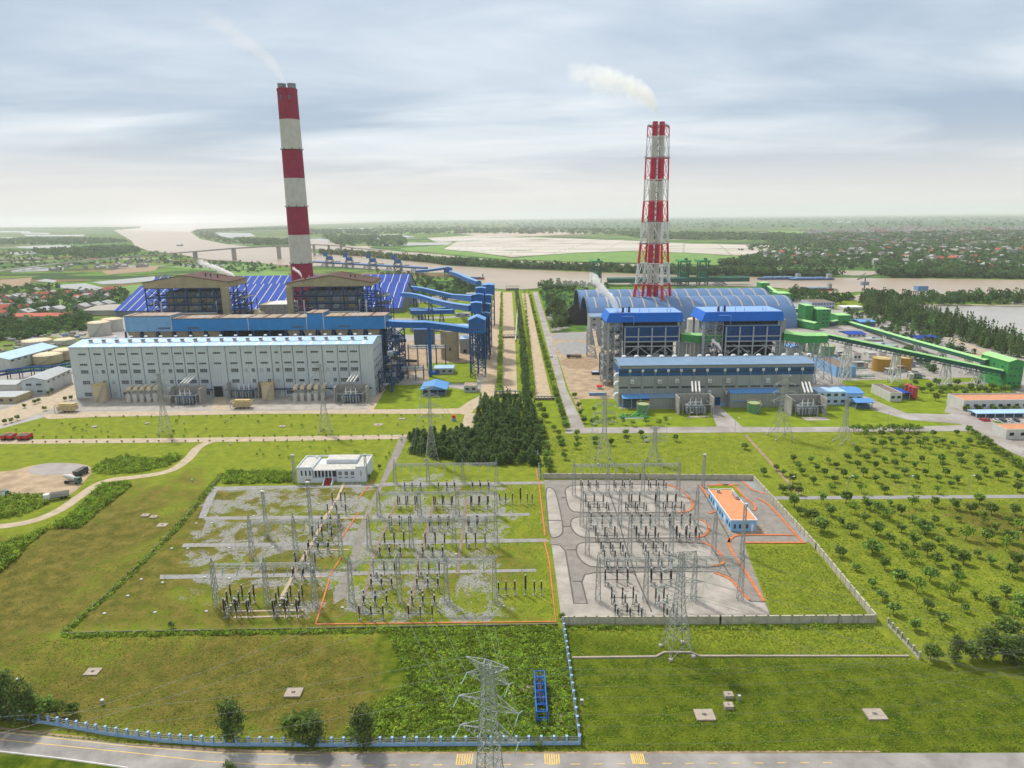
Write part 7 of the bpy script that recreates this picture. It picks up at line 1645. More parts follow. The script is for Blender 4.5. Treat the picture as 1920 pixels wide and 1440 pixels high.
for s_ in (-1.8,1.8): m.hexa([(x + s_ - .2, Yc - 3.7,0),(x + s_ + .2, Yc - 3.7,0),(x + s_ + .2, Yc + .4,0),(x + s_ - .2, Yc + .4,0),(x + s_ - .2, Yc - 3.7,.4),(x + s_ + .2, Yc - 3.7,.4),(x + s_ + .2, Yc + .4, zc * .3 + .5),(x + s_ - .2, Yc + .4, zc * .3 + .5)], 'white_wall')
m.build('steps', root)
m = MB(root); x = xa + w_ * .15; m.box(x - 1, x + 1, Yc - .06, Yc + .01,0, zc * .28, 'boiler_beige'); m.build('door', root)
m = MB(root); m.cyl((xa + w_ * .17, Yc + dpt - 2),.6,.6, zc + .1, zc + .9, 'vent_white', 10); m.build('roof_tank', root)
# relay house (blue with orange roof)
q0 = G(1369,996); q1 = G(1418,997); Yb = G(1330,937)[1]; xa, xb, Yc = q0[0], q1[0],(q0[1] + q1[1]) / 2; zc = ZH(xa, Yc, 977)
root = thing('relay_house', 'sky blue house with a flat orange roof inside the right yard', 'building', ((xa + xb) / 2, Yc, 0)); mb = MB(root); mb.box(xa, xb, Yc, Yb, 0, zc, 'bld_blue')
for a in ((xa - .2, xb + .2, Yc - .2, Yc + .1),(xa - .2, xb + .2, Yb - .1, Yb + .2),(xa - .2, xa + .1, Yc + .11, Yb - .11),(xb - .1, xb + .2, Yc + .11, Yb - .11)): mb.box(*a, zc + .01, zc + .5, 'white_wall')
mb.build('wall', root); mb = MB(root); mb.box(xa + .15, xb - .15, Yc + .15, Yb - .15, zc + .01, zc + .2, 'roof_terra'); mb.build('roof', root)
for k in range(4): m = MB(root); x = xa + (xb - xa) * (.16 + .2 * k + (.08 if k > 1 else 0)); m.box(x - .4, x + .4, Yc - .06, Yc + .01,1.2 if k < 3 else 0,2.8, 'glass_dark' if k < 3 else 'lamp_white'); m.build('window' if k < 3 else 'door', root)
for k in range(10): m = MB(root); y = Yc + (Yb - Yc) * (k + .5) / 10; m.box(xa - .06, xa + .01, y - .7, y + .7,1.1,2.8, 'glass_dark' if k % 4 != 2 else 'lamp_white'); m.build('window', root)
m = MB(root); m.cyl((xa + 3, Yb - 3),.7,.7, zc + .2, zc + 1.5, 'galv', 10); m.build('roof_tank', root)
m = MB(root); m.box(xb - 1.6, xb - .4, Yb - 10, Yb - 5, zc + .21, zc + 1.4, 'galv'); m.build('air_unit', root)
# ================================================================== trees and plants
mat('leaf_tree', (.062,.098,.020),.7, var=.25, scale=.9, tint=True, orand=.3, spec=.25)
mat('leaf_light', (.12,.19,.025),.7, var=.2, scale=.9, tint=True, orand=.15, spec=.25)
mat('leaf_pine', (.036,.058,.017),.75, var=.25, scale=.8, tint=True, orand=.2, spec=.2)
mat('leaf_pine_stuff', (.036,.060,.022),.75, var=.3, scale=.12, tint=True, spec=.2)
mat('leaf_far', (.045,.088,.028),.85, var=.35, scale=.02, tint=True, spec=.15)
mat('leaf_shrub', (.105,.155,.018),.75, var=.3, scale=.3, tint=True, spec=.25)
mat('leaf_grass', (.17,.225,.012),.8, var=.25, scale=.2, tint=True, spec=.2)
mat('leaf_drygrass', (.25,.20,.04),.85, var=.25, scale=.2, tint=True, spec=.2)
for n_, c_ in (('leaf_tree', 2.9),('leaf_light', 1.5),('leaf_pine', 3.3),('leaf_pine_stuff', 3.0),('leaf_far', 1.7),('leaf_shrub', 2.3),('leaf_grass', 1.0),('leaf_drygrass', 1.0)):
 t = MATS[n_].node_tree; b = t.nodes['Principled BSDF']; src = b.inputs['Base Color'].links[0].from_socket
 mu = N(t, 'ShaderNodeMix', data_type='RGBA', blend_type='MULTIPLY'); mu.inputs[0].default_value = 1; L(t, src, mu.inputs[6]); mu.inputs[7].default_value = (c_, c_, c_, 1); L(t, mu.outputs[2], b.inputs['Base Color'])
 tr_ = N(t, 'ShaderNodeBsdfTranslucent'); L(t, mu.outputs[2], tr_.inputs[0]); mx = N(t, 'ShaderNodeMixShader'); mx.inputs[0].default_value = .35
 L(t, b.outputs[0], mx.inputs[1]); L(t, tr_.outputs[0], mx.inputs[2]); L(t, mx.outputs[0], t.nodes['Material Output'].inputs[0])
mat('bark', (.16,.12,.085),.9, var=.25, scale=2)
def trunk_mb(h, r, limbs=4, spread=.6, top=.7):
 mb = MB(); mb.tube([(0,0,-.1),(.04 * h, .02 * h, h * .5),(0,0, h * top)],[r, r * .7, r * .25], 'bark', 7)
 for k in range(limbs):
  a = 2 * math.pi * k / limbs + .5; z = h * (.3 + .08 * k % .3); mb.tube([(.02 * h, 0, z),(math.cos(a) * spread * h * .28, math.sin(a) * spread * h * .28, z + h * .2),(math.cos(a) * spread * h * .42, math.sin(a) * spread * h * .42, z + h * .36)],[r * .5, r * .3, r * .12], 'bark', 5)
 return mb
def crown_pts(n, rx, rz, zc, nclump, shell=.55, rr=None):
 C = []; T = []
 for _ in range(nclump):
  d = rng.normal(size=3); d /= np.linalg.norm(d); k = rng.uniform(shell, 1.0); c = d * k * np.array([rx, rx, rz]) * .78 + np.array([0,0, zc]); s_ = rng.uniform(.22,.42) * rx
  m = int(n / nclump * rng.uniform(.6,1.4)); t = rng.uniform(.62,1.35); g = rng.uniform(.9,1.15)
  C.append(c + rng.normal(size=(m, 3)) * s_ * .55 * np.array([1,1,.75])); T.append(np.clip(np.stack([np.full(m, t * g), np.full(m, t), np.full(m, t * .9)],1) * rng.uniform(.8,1.2,(m, 1)),.3,1.8))
 return np.vstack(C), np.vstack(T)
def make_tree(kind, seed):
 t = thing(kind, '', 'tree', (0,0,0))
 if kind == 'round_tree':
  C, T = crown_pts(520,1.9,1.55,2.75,16); V, F = leaf_quads(C, rng.uniform(.28,.6, len(C))); leaf = 'leaf_tree'; tr = trunk_mb(3.2,.13)
 elif kind == 'broad_tree':
  C, T = crown_pts(950,3.4,2.2,3.7,26); V, F = leaf_quads(C, rng.uniform(.3,.75, len(C))); leaf = 'leaf_tree'; tr = trunk_mb(4.5,.2,5,.9)
 elif kind == 'sparse_tree':
  C, T = crown_pts(300,2.2,1.3,2.9,11,.7); V, F = leaf_quads(C, rng.uniform(.25,.5, len(C))); leaf = 'leaf_light'; tr = trunk_mb(3.6,.1,5,.9)
 elif kind == 'conifer':
  n = 620; z = rng.beta(1.1,1.5, n) * 7.4 + .5; f = (z - .5) / 7.8; a = rng.uniform(0,2 * np.pi, n); r = (2.15 * (1 - f) ** .6 + .12) * rng.uniform(.25,1.1, n) * (1 + .25 * np.sin(a * 3 + seed))
  C = np.stack([r * np.cos(a), r * np.sin(a), z + r * .25],1); tt = rng.uniform(.55,1.35, n) * (1 + .2 * np.sin(z * 3)); T = np.stack([tt, tt, tt * .95],1)
  V, F = leaf_quads(C, rng.uniform(.25,.55, n),.1,1.5); leaf = 'leaf_pine'; tr = MB(); tr.tube([(0,0,-.1),(0,0,7.6)],[.16,.03], 'bark', 6)
 elif kind == 'feathery_tree':
  n = 1500; cz = rng.uniform(1.2,8.6,34); ca = rng.uniform(0,2 * np.pi, 34); cr_ = rng.uniform(.5,1,34) * 2.0 * np.sin(np.clip((cz + .6) / 9.6,0,1) * np.pi) ** .7; i = rng.integers(0,34, n)
  C = np.stack([cr_[i] * np.cos(ca[i]), cr_[i] * np.sin(ca[i]), cz[i]],1) + rng.normal(size=(n, 3)) * np.array([.55,.55,.7]); tc_ = rng.uniform(.6,1.35,34)[i] * rng.uniform(.8,1.2, n); T = np.stack([tc_ * 1.1, tc_, tc_ * .9],1)
  V, F = leaf_quads(C, rng.uniform(.12,.36, n),.1,1.6); leaf = 'leaf_pine'; tr = trunk_mb(8.5,.17,6,.35,.95)
 me = np_mesh('crown', V, F, T.astype(np.float32),[leaf]); o = bpy.data.objects.new('crown', me); COL.objects.link(o); o.parent = t
 tr.build('trunk', t); return t
POOL = {}
def plant(kind, x, y, s=1.0, label='', group=None, z=0, sz=None):
 v = rnd.randrange(4 if kind in ('round_tree', 'conifer') else 3)
 r_ = rnd.uniform(0,6.28); s3 = (s * rnd.uniform(.92,1.08), s * rnd.uniform(.92,1.08),(sz or s) * rnd.uniform(.9,1.12))
 if (kind, v) not in POOL:
  o = POOL[(kind, v)] = make_tree(kind, v); o.location = (x, y, z); o.rotation_euler = (0,0, r_); o.scale = s3; o['label'] = label
  if group: o['group'] = group
  return o
 o = copy(POOL[(kind, v)],(x, y, z), r_, s3, label, group)
 if not group and 'group' in o: del o['group']
 return o
OR = [(725,375),(850,375),(975,380),(1110,375),(1235,375),(1415,365),(785,425),(860,455),(918,425),(1050,415),(1018,455),(1140,450),(1180,425),(1255,445),(1308,432),(1388,445),(1505,435),(1590,450),(665,510),(793,515),(935,505),(1215,500),(1355,490),(1480,490),(1695,500),(190,565),(322,570),(450,578),(590,560),(735,558),(872,568),(1010,555),(1148,565),(1295,570),(1435,540),(1575,560),(225,615),(363,632),(510,612),(668,605),(808,612),(950,605),(1098,612),(1305,605),(1445,600),(1565,600),(1705,590),(1870,600),(62,628),(115,670),(255,660),(420,672),(565,678),(715,672),(875,672),(1022,662),(1180,665),(1330,672),(1620,668),(1770,672),(185,720),(340,728),(497,718),(653,712),(805,718),(950,712),(1108,712),(1270,712),(1420,722),(1570,718),(1725,702),(1870,700),(170,800),(110,800),(230,810),(470,790),(700,795),(875,800),(1110,790),(1270,800),(1370,755),(1870,790)]
for a, b_ in OR:
 px, py = 1440 + a / 4,720 + b_ / 4 + 5; x, y = G(px, py)
 sp = (a, b_) in ((1215,500),(1355,490),(1480,490),(1695,500),(470,790),(700,795),(1110,790),(1270,800))
 plant('sparse_tree' if sp else 'round_tree', x, y, rnd.uniform(.72,1.0), 'small round tree on the upper orchard meadow behind the straight path', 'trees of the upper orchard')
OR2 = [(195,895),(240,960),(325,1010),(400,870),(470,965),(585,870),(740,915),(828,955),(915,890),(995,960),(1080,900),(1245,895),(1400,915),(1520,940),(1585,875),(1675,955),(1850,960),(545,1040),(650,950),(725,1020),(910,1000),(1085,1015),(1248,1025),(1425,1010),(1610,1030),(1800,1020),(1900,1070),(395,1090),(618,1100),(812,1105),(998,1090),(1175,1100),(1355,1100),(1480,1145),(1635,1160),(1700,1090),(1815,1170),(780,1245),(540,1275),(910,1170),(1088,1190),(1280,1180),(1195,1260),(1375,1270),(1570,1280),(1780,1230),(1005,1245),(660,1375),(873,1365),(1070,1315),(1255,1330),(1465,1325),(1665,1335),(1865,1345),(1400,1400),(1830,1420),
       (780,1500),(975,1465),(1110,1540),(1210,1460),(1360,1570),(1420,1460),(1550,1580),(1780,1570),(1895,1675),(855,1595),(935,1702),(1195,1670),(1475,1690),(1680,1670),(1100,1825),(1300,1785),(1840,1770),(1990,1100),(2050,1250),(2100,1400)]
for a, b_ in OR2:
 px, py = 1440 + a / 4,720 + b_ / 4 + 6; x, y = G(px, py)
 if (a, b_) in ((780,1245),(1175,1100),(395,1090)): plant('broad_tree', x, y, .95, 'broad dark bushy tree, clearly larger than the orchard trees around it', 'largest bushy trees in the lower orchard')
 elif (a, b_) in ((650,950),(910,1000),(1080,900),(1480,1145),(1610,1030),(1780,1230),(1070,1315),(1110,1540),(1360,1570),(1900,1070),(400,870),(1840,1770)): plant('sparse_tree' if b_ != 1570 else 'sparse_tree', x, y, 1.15, 'loose pale leaved tree of the lower orchard', 'loose pale trees of the lower orchard')
 else: plant('round_tree', x, y, rnd.uniform(.62,1.3), 'small round tree of the lower orchard between the cream wall and the right edge', 'round trees of the lower orchard')
for a, b_ in [(205,170),(235,200),(245,260),(215,300),(225,345),(230,380),(245,430),(250,475),(255,500),(260,545),(265,590),(270,620),(275,640)]:
 x, y = G(960 + a / 4,720 + b_ / 4 + 5); plant('round_tree', x, y, 1.15, 'dense round tree in the row beside the thin blue fence', 'row of round trees beside the conifer block')
for a, b_ in [(350,370),(355,410),(370,435),(375,470),(390,545),(485,375),(485,420),(485,465),(315,330),(625,420),(630,455),(745,440),(855,365),(858,410),(965,370),(985,410),(1225,410),(1745,470),(1885,665)]:
 x, y = G(960 + a / 4,720 + b_ / 4 + 5); plant('round_tree', x, y, .85 if a < 1700 else .95, 'small round tree scattered on the meadow behind the right yard', 'trees on the meadow behind the right yard')
for a, b_ in [(470,90),(500,170),(515,220),(540,280),(600,290),(640,270),(620,200),(720,280),(760,270),(830,290),(900,300),(1010,290),(1100,295),(1150,280)]:
 x, y = G(960 + a / 4,720 + b_ / 4 + 4); plant('sparse_tree' if a > 600 else 'round_tree', x, y, .9, 'shrubby tree on the lawn at the left corner of the grey hall', 'shrubby trees near the grey hall')
for k in range(34):      # lawn and roadside trees near the long white building and cross road
 px, py = [(1600 + k * 9.5,812 - (k % 2) * 3) if k < 14 else (1745 + (k - 14) * 9,752 - ((k * 7) % 5) * 5)][0]
 x, y = G(px, py); plant('sparse_tree' if k < 14 else 'round_tree', x, y, rnd.uniform(.8,1.2), 'roadside tree between the grey hall and the long white building' if k < 14 else 'tree on the lawn below the green tower', 'roadside trees of the cross road' if k < 14 else 'trees below the green tower')
for px in (1812,1836,1862,1885,1905): x, y = G(px, 771); plant('broad_tree', x, y, .62, 'dense tree hiding the front of the long white building', 'trees before the long white building')
for k in range(16):
 x, y = G(1690 + k * 13,736 - (k % 3) * 6); plant('round_tree', x, y, rnd.uniform(.9,1.3), 'dark tree on the lawn at the foot of the long conveyors', 'trees at the foot of the long conveyors')
for k in range(15): x, y = G(1815 + k * 7.5,812 + k * 5.2); plant('sparse_tree' if k % 2 else 'round_tree', x, y, .95, 'tree lining the side road at the right edge', 'trees lining the side road')
for k in range(11):      # young trees on the left forecourt
 px, py = [(10,795),(21,792),(33,788),(46,765),(65,758),(73,755),(84,770),(91,741),(99,736),(122,752),(134,750)][k]; x, y = G(px, py); plant('round_tree', x, y, .72, 'small clipped tree on the forecourt left of the pale hall', 'clipped trees on the left forecourt')
for k in range(60):
 side = k % 2; px = 60 + (k // 2) * 24 + rnd.uniform(-3,3); py = (822 if side else 831) - px * .006; x, y = G(px, py); plant('round_tree', x, y, .28, 'tiny clipped bush along the edge of the long beige road', 'tiny bushes along the beige road')
for k in range(26): px = 180 + k * 26; x, y = G(px, 783.5 - px * .004); plant('round_tree', x, y, .28, 'tiny clipped bush along the lawn edge before the pale hall', 'tiny bushes along the front lawn')
for k in range(46): x, y = G(*((rnd.uniform(20,840), rnd.uniform(785,812)) if k % 3 else (rnd.uniform(420,740), rnd.uniform(838,862)))); plant('sparse_tree', x, y, rnd.uniform(.28,.42), 'thin sapling scattered on the lawn before the pale hall', 'saplings on the lawns of the left station')
# conifer block
blk = [(764,850),(768,824),(800,818),(862,816),(888,812),(897,770),(908,752),(960,760),(1000,764),(1008,800),(1010,868),(1006,874),(862,870)]
P = scatter(blk, 620); P = P[np.argsort(P[:, 1])]
keep = []
for q in P:
 if all((q[0] - k[0]) ** 2 + (q[1] - k[1]) ** 2 > 3.6 for k in keep[-160:]): keep.append(q)
for q in keep[:270]: plant('conifer', q[0], q[1], rnd.uniform(.75,1.1), 'dark pointed conifer of the dense block between the two stations', 'conifers of the dense block', sz=rnd.uniform(.55,.8))
def leafmass(name, lbl, cat, cents, tree_h, tree_r, nq, size, leafm, tints=(.6,1.35), cone=False, z0=0.0, hv=(.75,1.2)):
 cents = np.asarray(cents); n = len(cents); i = np.repeat(np.arange(n), nq); m = len(i); hh = (rng.uniform(*hv, n) * (1 + .35 * np.sin(cents[:, 0] * .31 + cents[:, 1] * .23)))[i] * tree_h; rr = rng.uniform(.7,1.3, n)[i] * tree_r
 a = rng.uniform(0,2 * np.pi, m)
 if cone: f = rng.beta(1.1,1.6, m); r = rr * ((1 - f) ** .8 + .08) * rng.uniform(.3,1, m); z = f * hh
 else: f = rng.uniform(0,1, m); r = rr * np.sqrt(np.clip(1 - (2 * f - 1) ** 2 * .8,0,1)) * rng.uniform(.4,1.05, m); z = hh * (.25 + .75 * f)
 C = np.stack([cents[i, 0] + r * np.cos(a), cents[i, 1] + r * np.sin(a), z0 + z],1); t = rng.uniform(*tints, n)[i] * rng.uniform(.8,1.2, m); g = rng.uniform(.85,1.2, n)[i]
 V, F = leaf_quads(C, rng.uniform(.6,1.3, m) * size); me = np_mesh(name, V, F, np.stack([t * g, t, t * .85],1).astype(np.float32),[leafm]); o = bpy.data.objects.new(name, me); COL.objects.link(o)
 return tag(o, lbl, cat, None, 'stuff')
if len(keep) > 270: leafmass('conifers', 'rear part of the dense dark conifer block', 'trees', keep[270:],8,1.6,160,.6, 'leaf_pine_stuff', cone=True)
q = []
for k in range(90):
 f = k / 90; px = 968 + 22 * f ** .8; py = 548 + 212 * f; w_ = 5 + 14 * f
 for _ in range(int(4 + 3 * (1 - f))): q.append(G(px + rnd.uniform(-.45,.45) * w_, py + rnd.uniform(-1.5,1.5)))
leafmass('hedge', 'dark green strip of young conifers running along the canal to the river', 'hedge', q, 4.6,1.5,60,.55, 'leaf_pine_stuff', cone=True)
q = [];
for k in range(60):
 f = (k / 60) ** .8
 for a0, a1, b0, b1 in ((991,1008,552,750),(983,1002,552,742)): q.append(G(a0 + (1044 - 991 if a0 == 991 else 16) * f, 550 + (b1 - 550) * f))
for k in range(110): f = (k / 110) ** .8; q.append(G(941 - 4.5 * f + rnd.uniform(-1,1),550 + 190 * f))
leafmass('roadside_bushes', 'bright green bushes lining the canal and the east road', 'bushes', q, 3.6,1.9,90,.6, 'leaf_shrub')
for k in range(40): f = k / 39; x, y = G(997 + 70 * f ** 1.15,558 + 248 * f); plant('round_tree', x - 1.5, y, .95, 'round tree in the avenue along the left side of the east road', 'avenue trees of the east road')
leafmass('grove', 'dark grove beside the east road next to the coal heaps', 'trees', scatter([(1018,585),(1030,568),(1046,572),(1062,600),(1060,619),(1035,620)],46),13,3.6,190,1.2, 'leaf_pine_stuff')
leafmass('grove', 'trees in rows on the small yellow green field by the barrel sheds', 'trees', scatter([(1010,548),(1080,545),(1078,582),(1030,584)],60),5,2.2,60,.8, 'leaf_far')
wb = scatter([(1612,566),(1640,562),(1700,576),(1780,600),(1860,628),(1940,655),(1990,690),(1920,676),(1830,648),(1720,620),(1625,590)],560)
leafmass('windbreak', 'tall dark feathery windbreak between the estate and the grey reservoir', 'trees', wb, 12.5,2.8,110,1.1, 'leaf_pine_stuff', cone=True)
leafmass('trees_by_reservoir_road', 'mixed trees along the reservoir road and the estate on the right', 'trees', np.vstack([scatter([(1580,583),(1640,590),(1740,628),(1840,672),(1800,672),(1680,632),(1580,600)],150), scatter([(1700,655),(1770,682),(1750,700),(1690,672)],26)]),5,2.4,60,.9, 'leaf_far')
leafmass('river_bank_trees', 'trees on the near river bank behind the estate on the right', 'trees', np.vstack([scatter([(1480,549),(1560,556),(1600,562),(1560,575),(1480,568)],90), scatter([(1620,552),(1690,560),(1770,562),(1800,556),(1990,560),(1990,572),(1700,574),(1620,566)],230), scatter([(1010,536),(1040,533),(1140,537),(1140,548),(1010,548)],70)]),9,4,60,1.7, 'leaf_far')
leafmass('river_bank_trees', 'scrub and trees between the left coal sheds and the river', 'trees', np.vstack([scatter([(795,560),(810,545),(860,530),(895,545),(880,562),(850,565)],80), scatter([(700,515),(780,516),(840,526),(800,545),(760,525)],40)]),9,4,60,1.7, 'leaf_far')
# shrubs: climbing thicket, bush strips
def shrubs(name, lbl, polys, dens, h, size, nq=16, mt='leaf_shrub'):
 out = []
 for p_, n in polys: out.append(scatter(p_, n))
 return leafmass(name, lbl, 'shrubs', np.vstack(out), h, size * 2.2, nq, size, mt, (.5,1.5), hv=(.35,1.35))
shrubs('thicket', 'lush green climbing thicket left and right of the blue steel rack', [([(725,1182),(1050,1180),(1062,1250),(1078,1385),(640,1388),(655,1360),(700,1320),(745,1300),(762,1265),(745,1225)],6500)],1,.7,.27,14)
shrubs('bush_strip', 'lush green bush strip along the dirt road at the left', [([(238,903),(246,912),(190,955),(150,990),(90,992),(50,1025),(20,1060),(-60,1115),(-60,1050),(-10,1030),(60,1000),(110,985),(150,950),(190,912)],1900),([(172,885),(200,862),(240,856),(300,862),(330,852),(342,858),(320,872),(270,885),(200,890)],700),([(-60,935),(30,928),(85,930),(90,945),(40,968),(-60,980)],700),([(425,886),(480,884),(555,888),(552,905),(418,908)],700)],1,1.5,.42,16)
shrubs('kerb_growth', 'dark green growth along the kerb wall of the left and middle yards', [([(118,1190),(350,1186),(600,1182),(1048,1175),(1048,1184),(600,1188),(350,1192),(118,1196)],900),([(112,1190),(236,1080),(328,988),(412,888),(420,892),(336,992),(246,1082),(124,1190)],800),([(1060,1176),(1640,1173),(1640,1178),(1060,1182)],220)],1,.7,.28,14)
def grass_tufts(name, lbl, polys, size, mt, tints, hz):
 out = np.vstack([scatter(p_, n) for p_, n in polys]); n = len(out); C = np.concatenate([out, rng.uniform(.02, hz, (n, 1))],1); V, F = leaf_quads(C, rng.uniform(.5,1.4, n) * size * .75,4,1.0)
 big = rng.uniform(*tints, n); me = np_mesh(name, V, F, np.stack([big * rng.uniform(.85,1.15, n), big, big * .9],1).astype(np.float32),[mt]); o = bpy.data.objects.new(name, me); COL.objects.link(o); tag(o, lbl, 'grass', None, 'stuff')
grass_tufts('meadow_grass', 'tufts of fresh grass on the front meadows', [([(1060,1180),(1640,1178),(1720,1240),(2050,1300),(2200,1405),(1090,1405)],26000),([(-200,1200),(700,1192),(650,1380),(300,1385),(0,1345),(-300,1300)],9000),([(1400,1024),(1520,1024),(1636,1158),(1450,1156)],5000),([(0,1372),(420,1402),(900,1402),(2000,1400),(2000,1408),(600,1410),(250,1395),(0,1370)],7000),([(1700,1130),(2100,1100),(2200,1290),(1760,1230)],4000)],.38, 'leaf_grass', (.8,1.15),.1)
grass_tufts('dry_grass', 'tufts of dry brownish grass on the left meadow', [([(-200,1200),(700,1192),(720,1300),(640,1380),(300,1385),(0,1345),(-300,1300)],17000),([(240,960),(390,930),(120,1180),(-300,1190),(-150,1080),(60,1010)],9000),([(560,1182),(740,1186),(690,1160),(560,1168)],500)],.34, 'leaf_drygrass', (.8,1.15),.08)
grass_tufts('yard_weeds', 'weeds breaking through the gravel of the left and middle yards', [([(345,990),(397,915),(690,908),(600,1165),(140,1182)],7500),([(700,910),(1020,905),(1040,1162),(600,1165)],11000)],.36, 'leaf_grass', (.8,1.15),.1)
grass_tufts('orchard_grass', 'grass of the orchard meadows and lawns', [([(1440,940),(2000,936),(2200,1130),(1760,1210),(1660,1160)],14000),([(1030,820),(1400,818),(1430,890),(1040,890)],4000),([(1440,818),(1920,820),(2000,925),(1500,925)],8000)],.5, 'leaf_grass', (.8,1.15),.1)
# foreground trees
FT = [(-20,1345,1.5, 'broad_tree', 'dark broad tree at the lower left corner'),(18,1352,1.25, 'feathery_tree', 'feathery dark tree between the corner tree and the fence'),(50,1358,1.15, 'feathery_tree', 'feathery tree just right of the lower left corner clump'),(75,1350,.95, 'broad_tree', 'bushy tree in the middle of the lower left clump'),(108,1345,.62, 'broad_tree', 'low bushy tree near the right end of the lower left clump'),(138,1340,.5, 'broad_tree', 'smallest bush at the right end of the lower left clump'),
      (440,1396,1.25, 'feathery_tree', 'feathery tree standing alone over the blue fence left of the pair'),(567,1390,1.2, 'broad_tree', 'dark round leafy tree, left of the pair by the blue fence'),(590,1398,1.0, 'feathery_tree', 'olive feathery tree overlapping the round leafy one'),(681,1399,1.05, 'feathery_tree', 'feathery tree by the blue fence right of the pair'),(1010,1402,.35, 'round_tree', 'small bright bush at the foot of the blue fence near the nearest pylon'),
      (1745,1238,.8, 'broad_tree', 'low dark tree at the left end of the lower right clump'),(1790,1242,.8, 'feathery_tree', 'thin feathery tree in the lower right clump, leftmost'),(1822,1240,.95, 'broad_tree', 'dark tree in the middle of the lower right clump'),(1845,1236,1.05, 'feathery_tree', 'tall feathery tree of the lower right clump'),(1880,1240,1.15, 'broad_tree', 'dense dark tree near the right edge of the lower right clump'),(1905,1250,1.1, 'feathery_tree', 'feathery tree at the right edge of the picture'),(1930,1245,1.3, 'broad_tree', 'big dark tree cut by the right edge'),(1885,1200,1.0, 'broad_tree', 'round leafy tree above the lower right clump')]
for px, py, s_, kind, lbl in FT: x, y = G(px, py); plant(kind, x, y, s_, lbl)
x, y = G(430,1480); plant('feathery_tree', x, y, .8, 'tree top poking up from the bottom edge left of centre')
for px, py, lbl in ((1054,1163, 'little dark pointed shrub at the corner where the blue fence meets the wall'),(322,1178, 'dark bush on the kerb wall of the left yard'),(712,879, 'round bush right of the white control building'),(692,898, 'small bush at the right corner of the white control building')): x, y = G(px, py); plant('round_tree', x, y, .5, lbl)
# ================================================================== far land: bridge, villages, woods, boats
mat('roof_red', (.40,.09,.05),.8, var=.2, scale=.1); mat('roof_greywhite', (.34,.34,.33),.7, var=.15, scale=.1); mat('wall_village', (.37,.35,.31),.8, var=.15, scale=.05); mat('roof_dark', (.14,.13,.14),.8, var=.2, scale=.1)
mat('bridge_concrete', (.36,.33,.29),.85, var=.1, scale=.05); mat('hull_blue', (.06,.10,.22),.6, var=.2, scale=.1); mat('hull_red', (.24,.05,.04),.6, var=.2); mat('truck_green', (.08,.16,.12),.5, var=.15); mat('tyre', (.03,.03,.03),.9); mat('car_white', (.7,.7,.7),.3); mat('car_red', (.5,.03,.03),.3); mat('car_dark', (.06,.07,.08),.3)
root = thing('road_bridge', 'long concrete road bridge on piers crossing the river behind the left station', 'bridge', (*G(440,488),0)); mb = MB(root)
BR = [(-150,530,532),(0,508,512),(110,494,499),(220,483,490),(330,475,486),(367,472,487),(440,466,488),(524,461,485),(590,459,479),(617,460,473),(640,462,472),(660,465,471),(720,470,474)]
D = []
for px, pt, pb in BR: x, y = G(px, pb); D.append(Vector((x, y, max(1.5, W(px, pt, y)[1]))))
for k, (a, b_) in enumerate(zip(D, D[1:])):
 mb.bar(a, b_, 14, 'bridge_concrete', 3.0 if 4 < k < 8 else 2.0); mb.bar(a + Vector((0,-7,1.6)), b_ + Vector((0,-7,1.6)),.4, 'bridge_concrete', 1.4)
mb.build('deck', root)
for k, q in enumerate(D):
 if k in (3,4,5,6,7,8,9,10,11): m = MB(root); w_ = 5 if k in (5,6,7) else 3; m.box(q.x - w_, q.x + w_, q.y - 4, q.y + 4,-1, q.z - 1, 'bridge_concrete'); m.build('pier', root)
def house(i, red):
 m = MB(); a = [(9,7,6,2.6),(12,8,4,2.4),(6,10,9,2.0),(14,9,4.5,3)][i % 4]; m.gable(-a[0] / 2, a[0] / 2,-a[1] / 2, a[1] / 2,0, a[2], a[2] + a[3], 'wall_village', red, 'x', .5,.3)
 for k in (-.25,.25): m.box(a[0] * k - .8, a[0] * k + .8,-a[1] / 2 - .06,-a[1] / 2, a[2] * .4, a[2] * .7, 'glass_dark')
 if i % 2: m.box(a[0] / 2, a[0] / 2 + 4,-a[1] / 2,0,0,3, 'wall_village', 'roof_dark')
 return m
HP = {}
def put_house(x, y, s, lbl, grp, reds):
 k = (rnd.randrange(4), rnd.choice(reds))
 if k not in HP: o = HP[k] = house(*k).build('house'); o.location = (x, y, 0)
 else: o = HP[k].copy(); COL.objects.link(o); o.location = (x, y, 0)
 o.rotation_euler = (0,0, rnd.choice([0, R(90)]) + rnd.uniform(-.3,.3)); o.scale = (s,) * 3; tag(o, lbl, 'house', grp)
RW = ['roof_red', 'roof_greywhite', 'roof_greywhite', 'roof_dark', 'wall_village']
for q in scatter([(1400,483),(1450,472),(1700,466),(1990,470),(1990,507),(1700,504),(1440,498)],200): put_house(q[0], q[1], rnd.uniform(.9,1.6), 'small village house among trees across the river on the right', 'houses of the village across the river', RW)
for q in scatter([(-10,562),(60,556),(150,549),(235,545),(238,558),(150,568),(90,582),(-10,598)],42): put_house(q[0], q[1], rnd.uniform(.8,1.2), 'small house of the village left of the blue coal sheds', 'houses of the left village', ['roof_red', 'roof_red', 'roof_greywhite', 'wall_village'])
for q in scatter([(30,505),(150,497),(320,489),(330,498),(200,507),(60,512)],22): put_house(q[0], q[1], rnd.uniform(.8,1.3), 'house strung along the road below the bridge', 'houses along the bridge road', RW[1:])
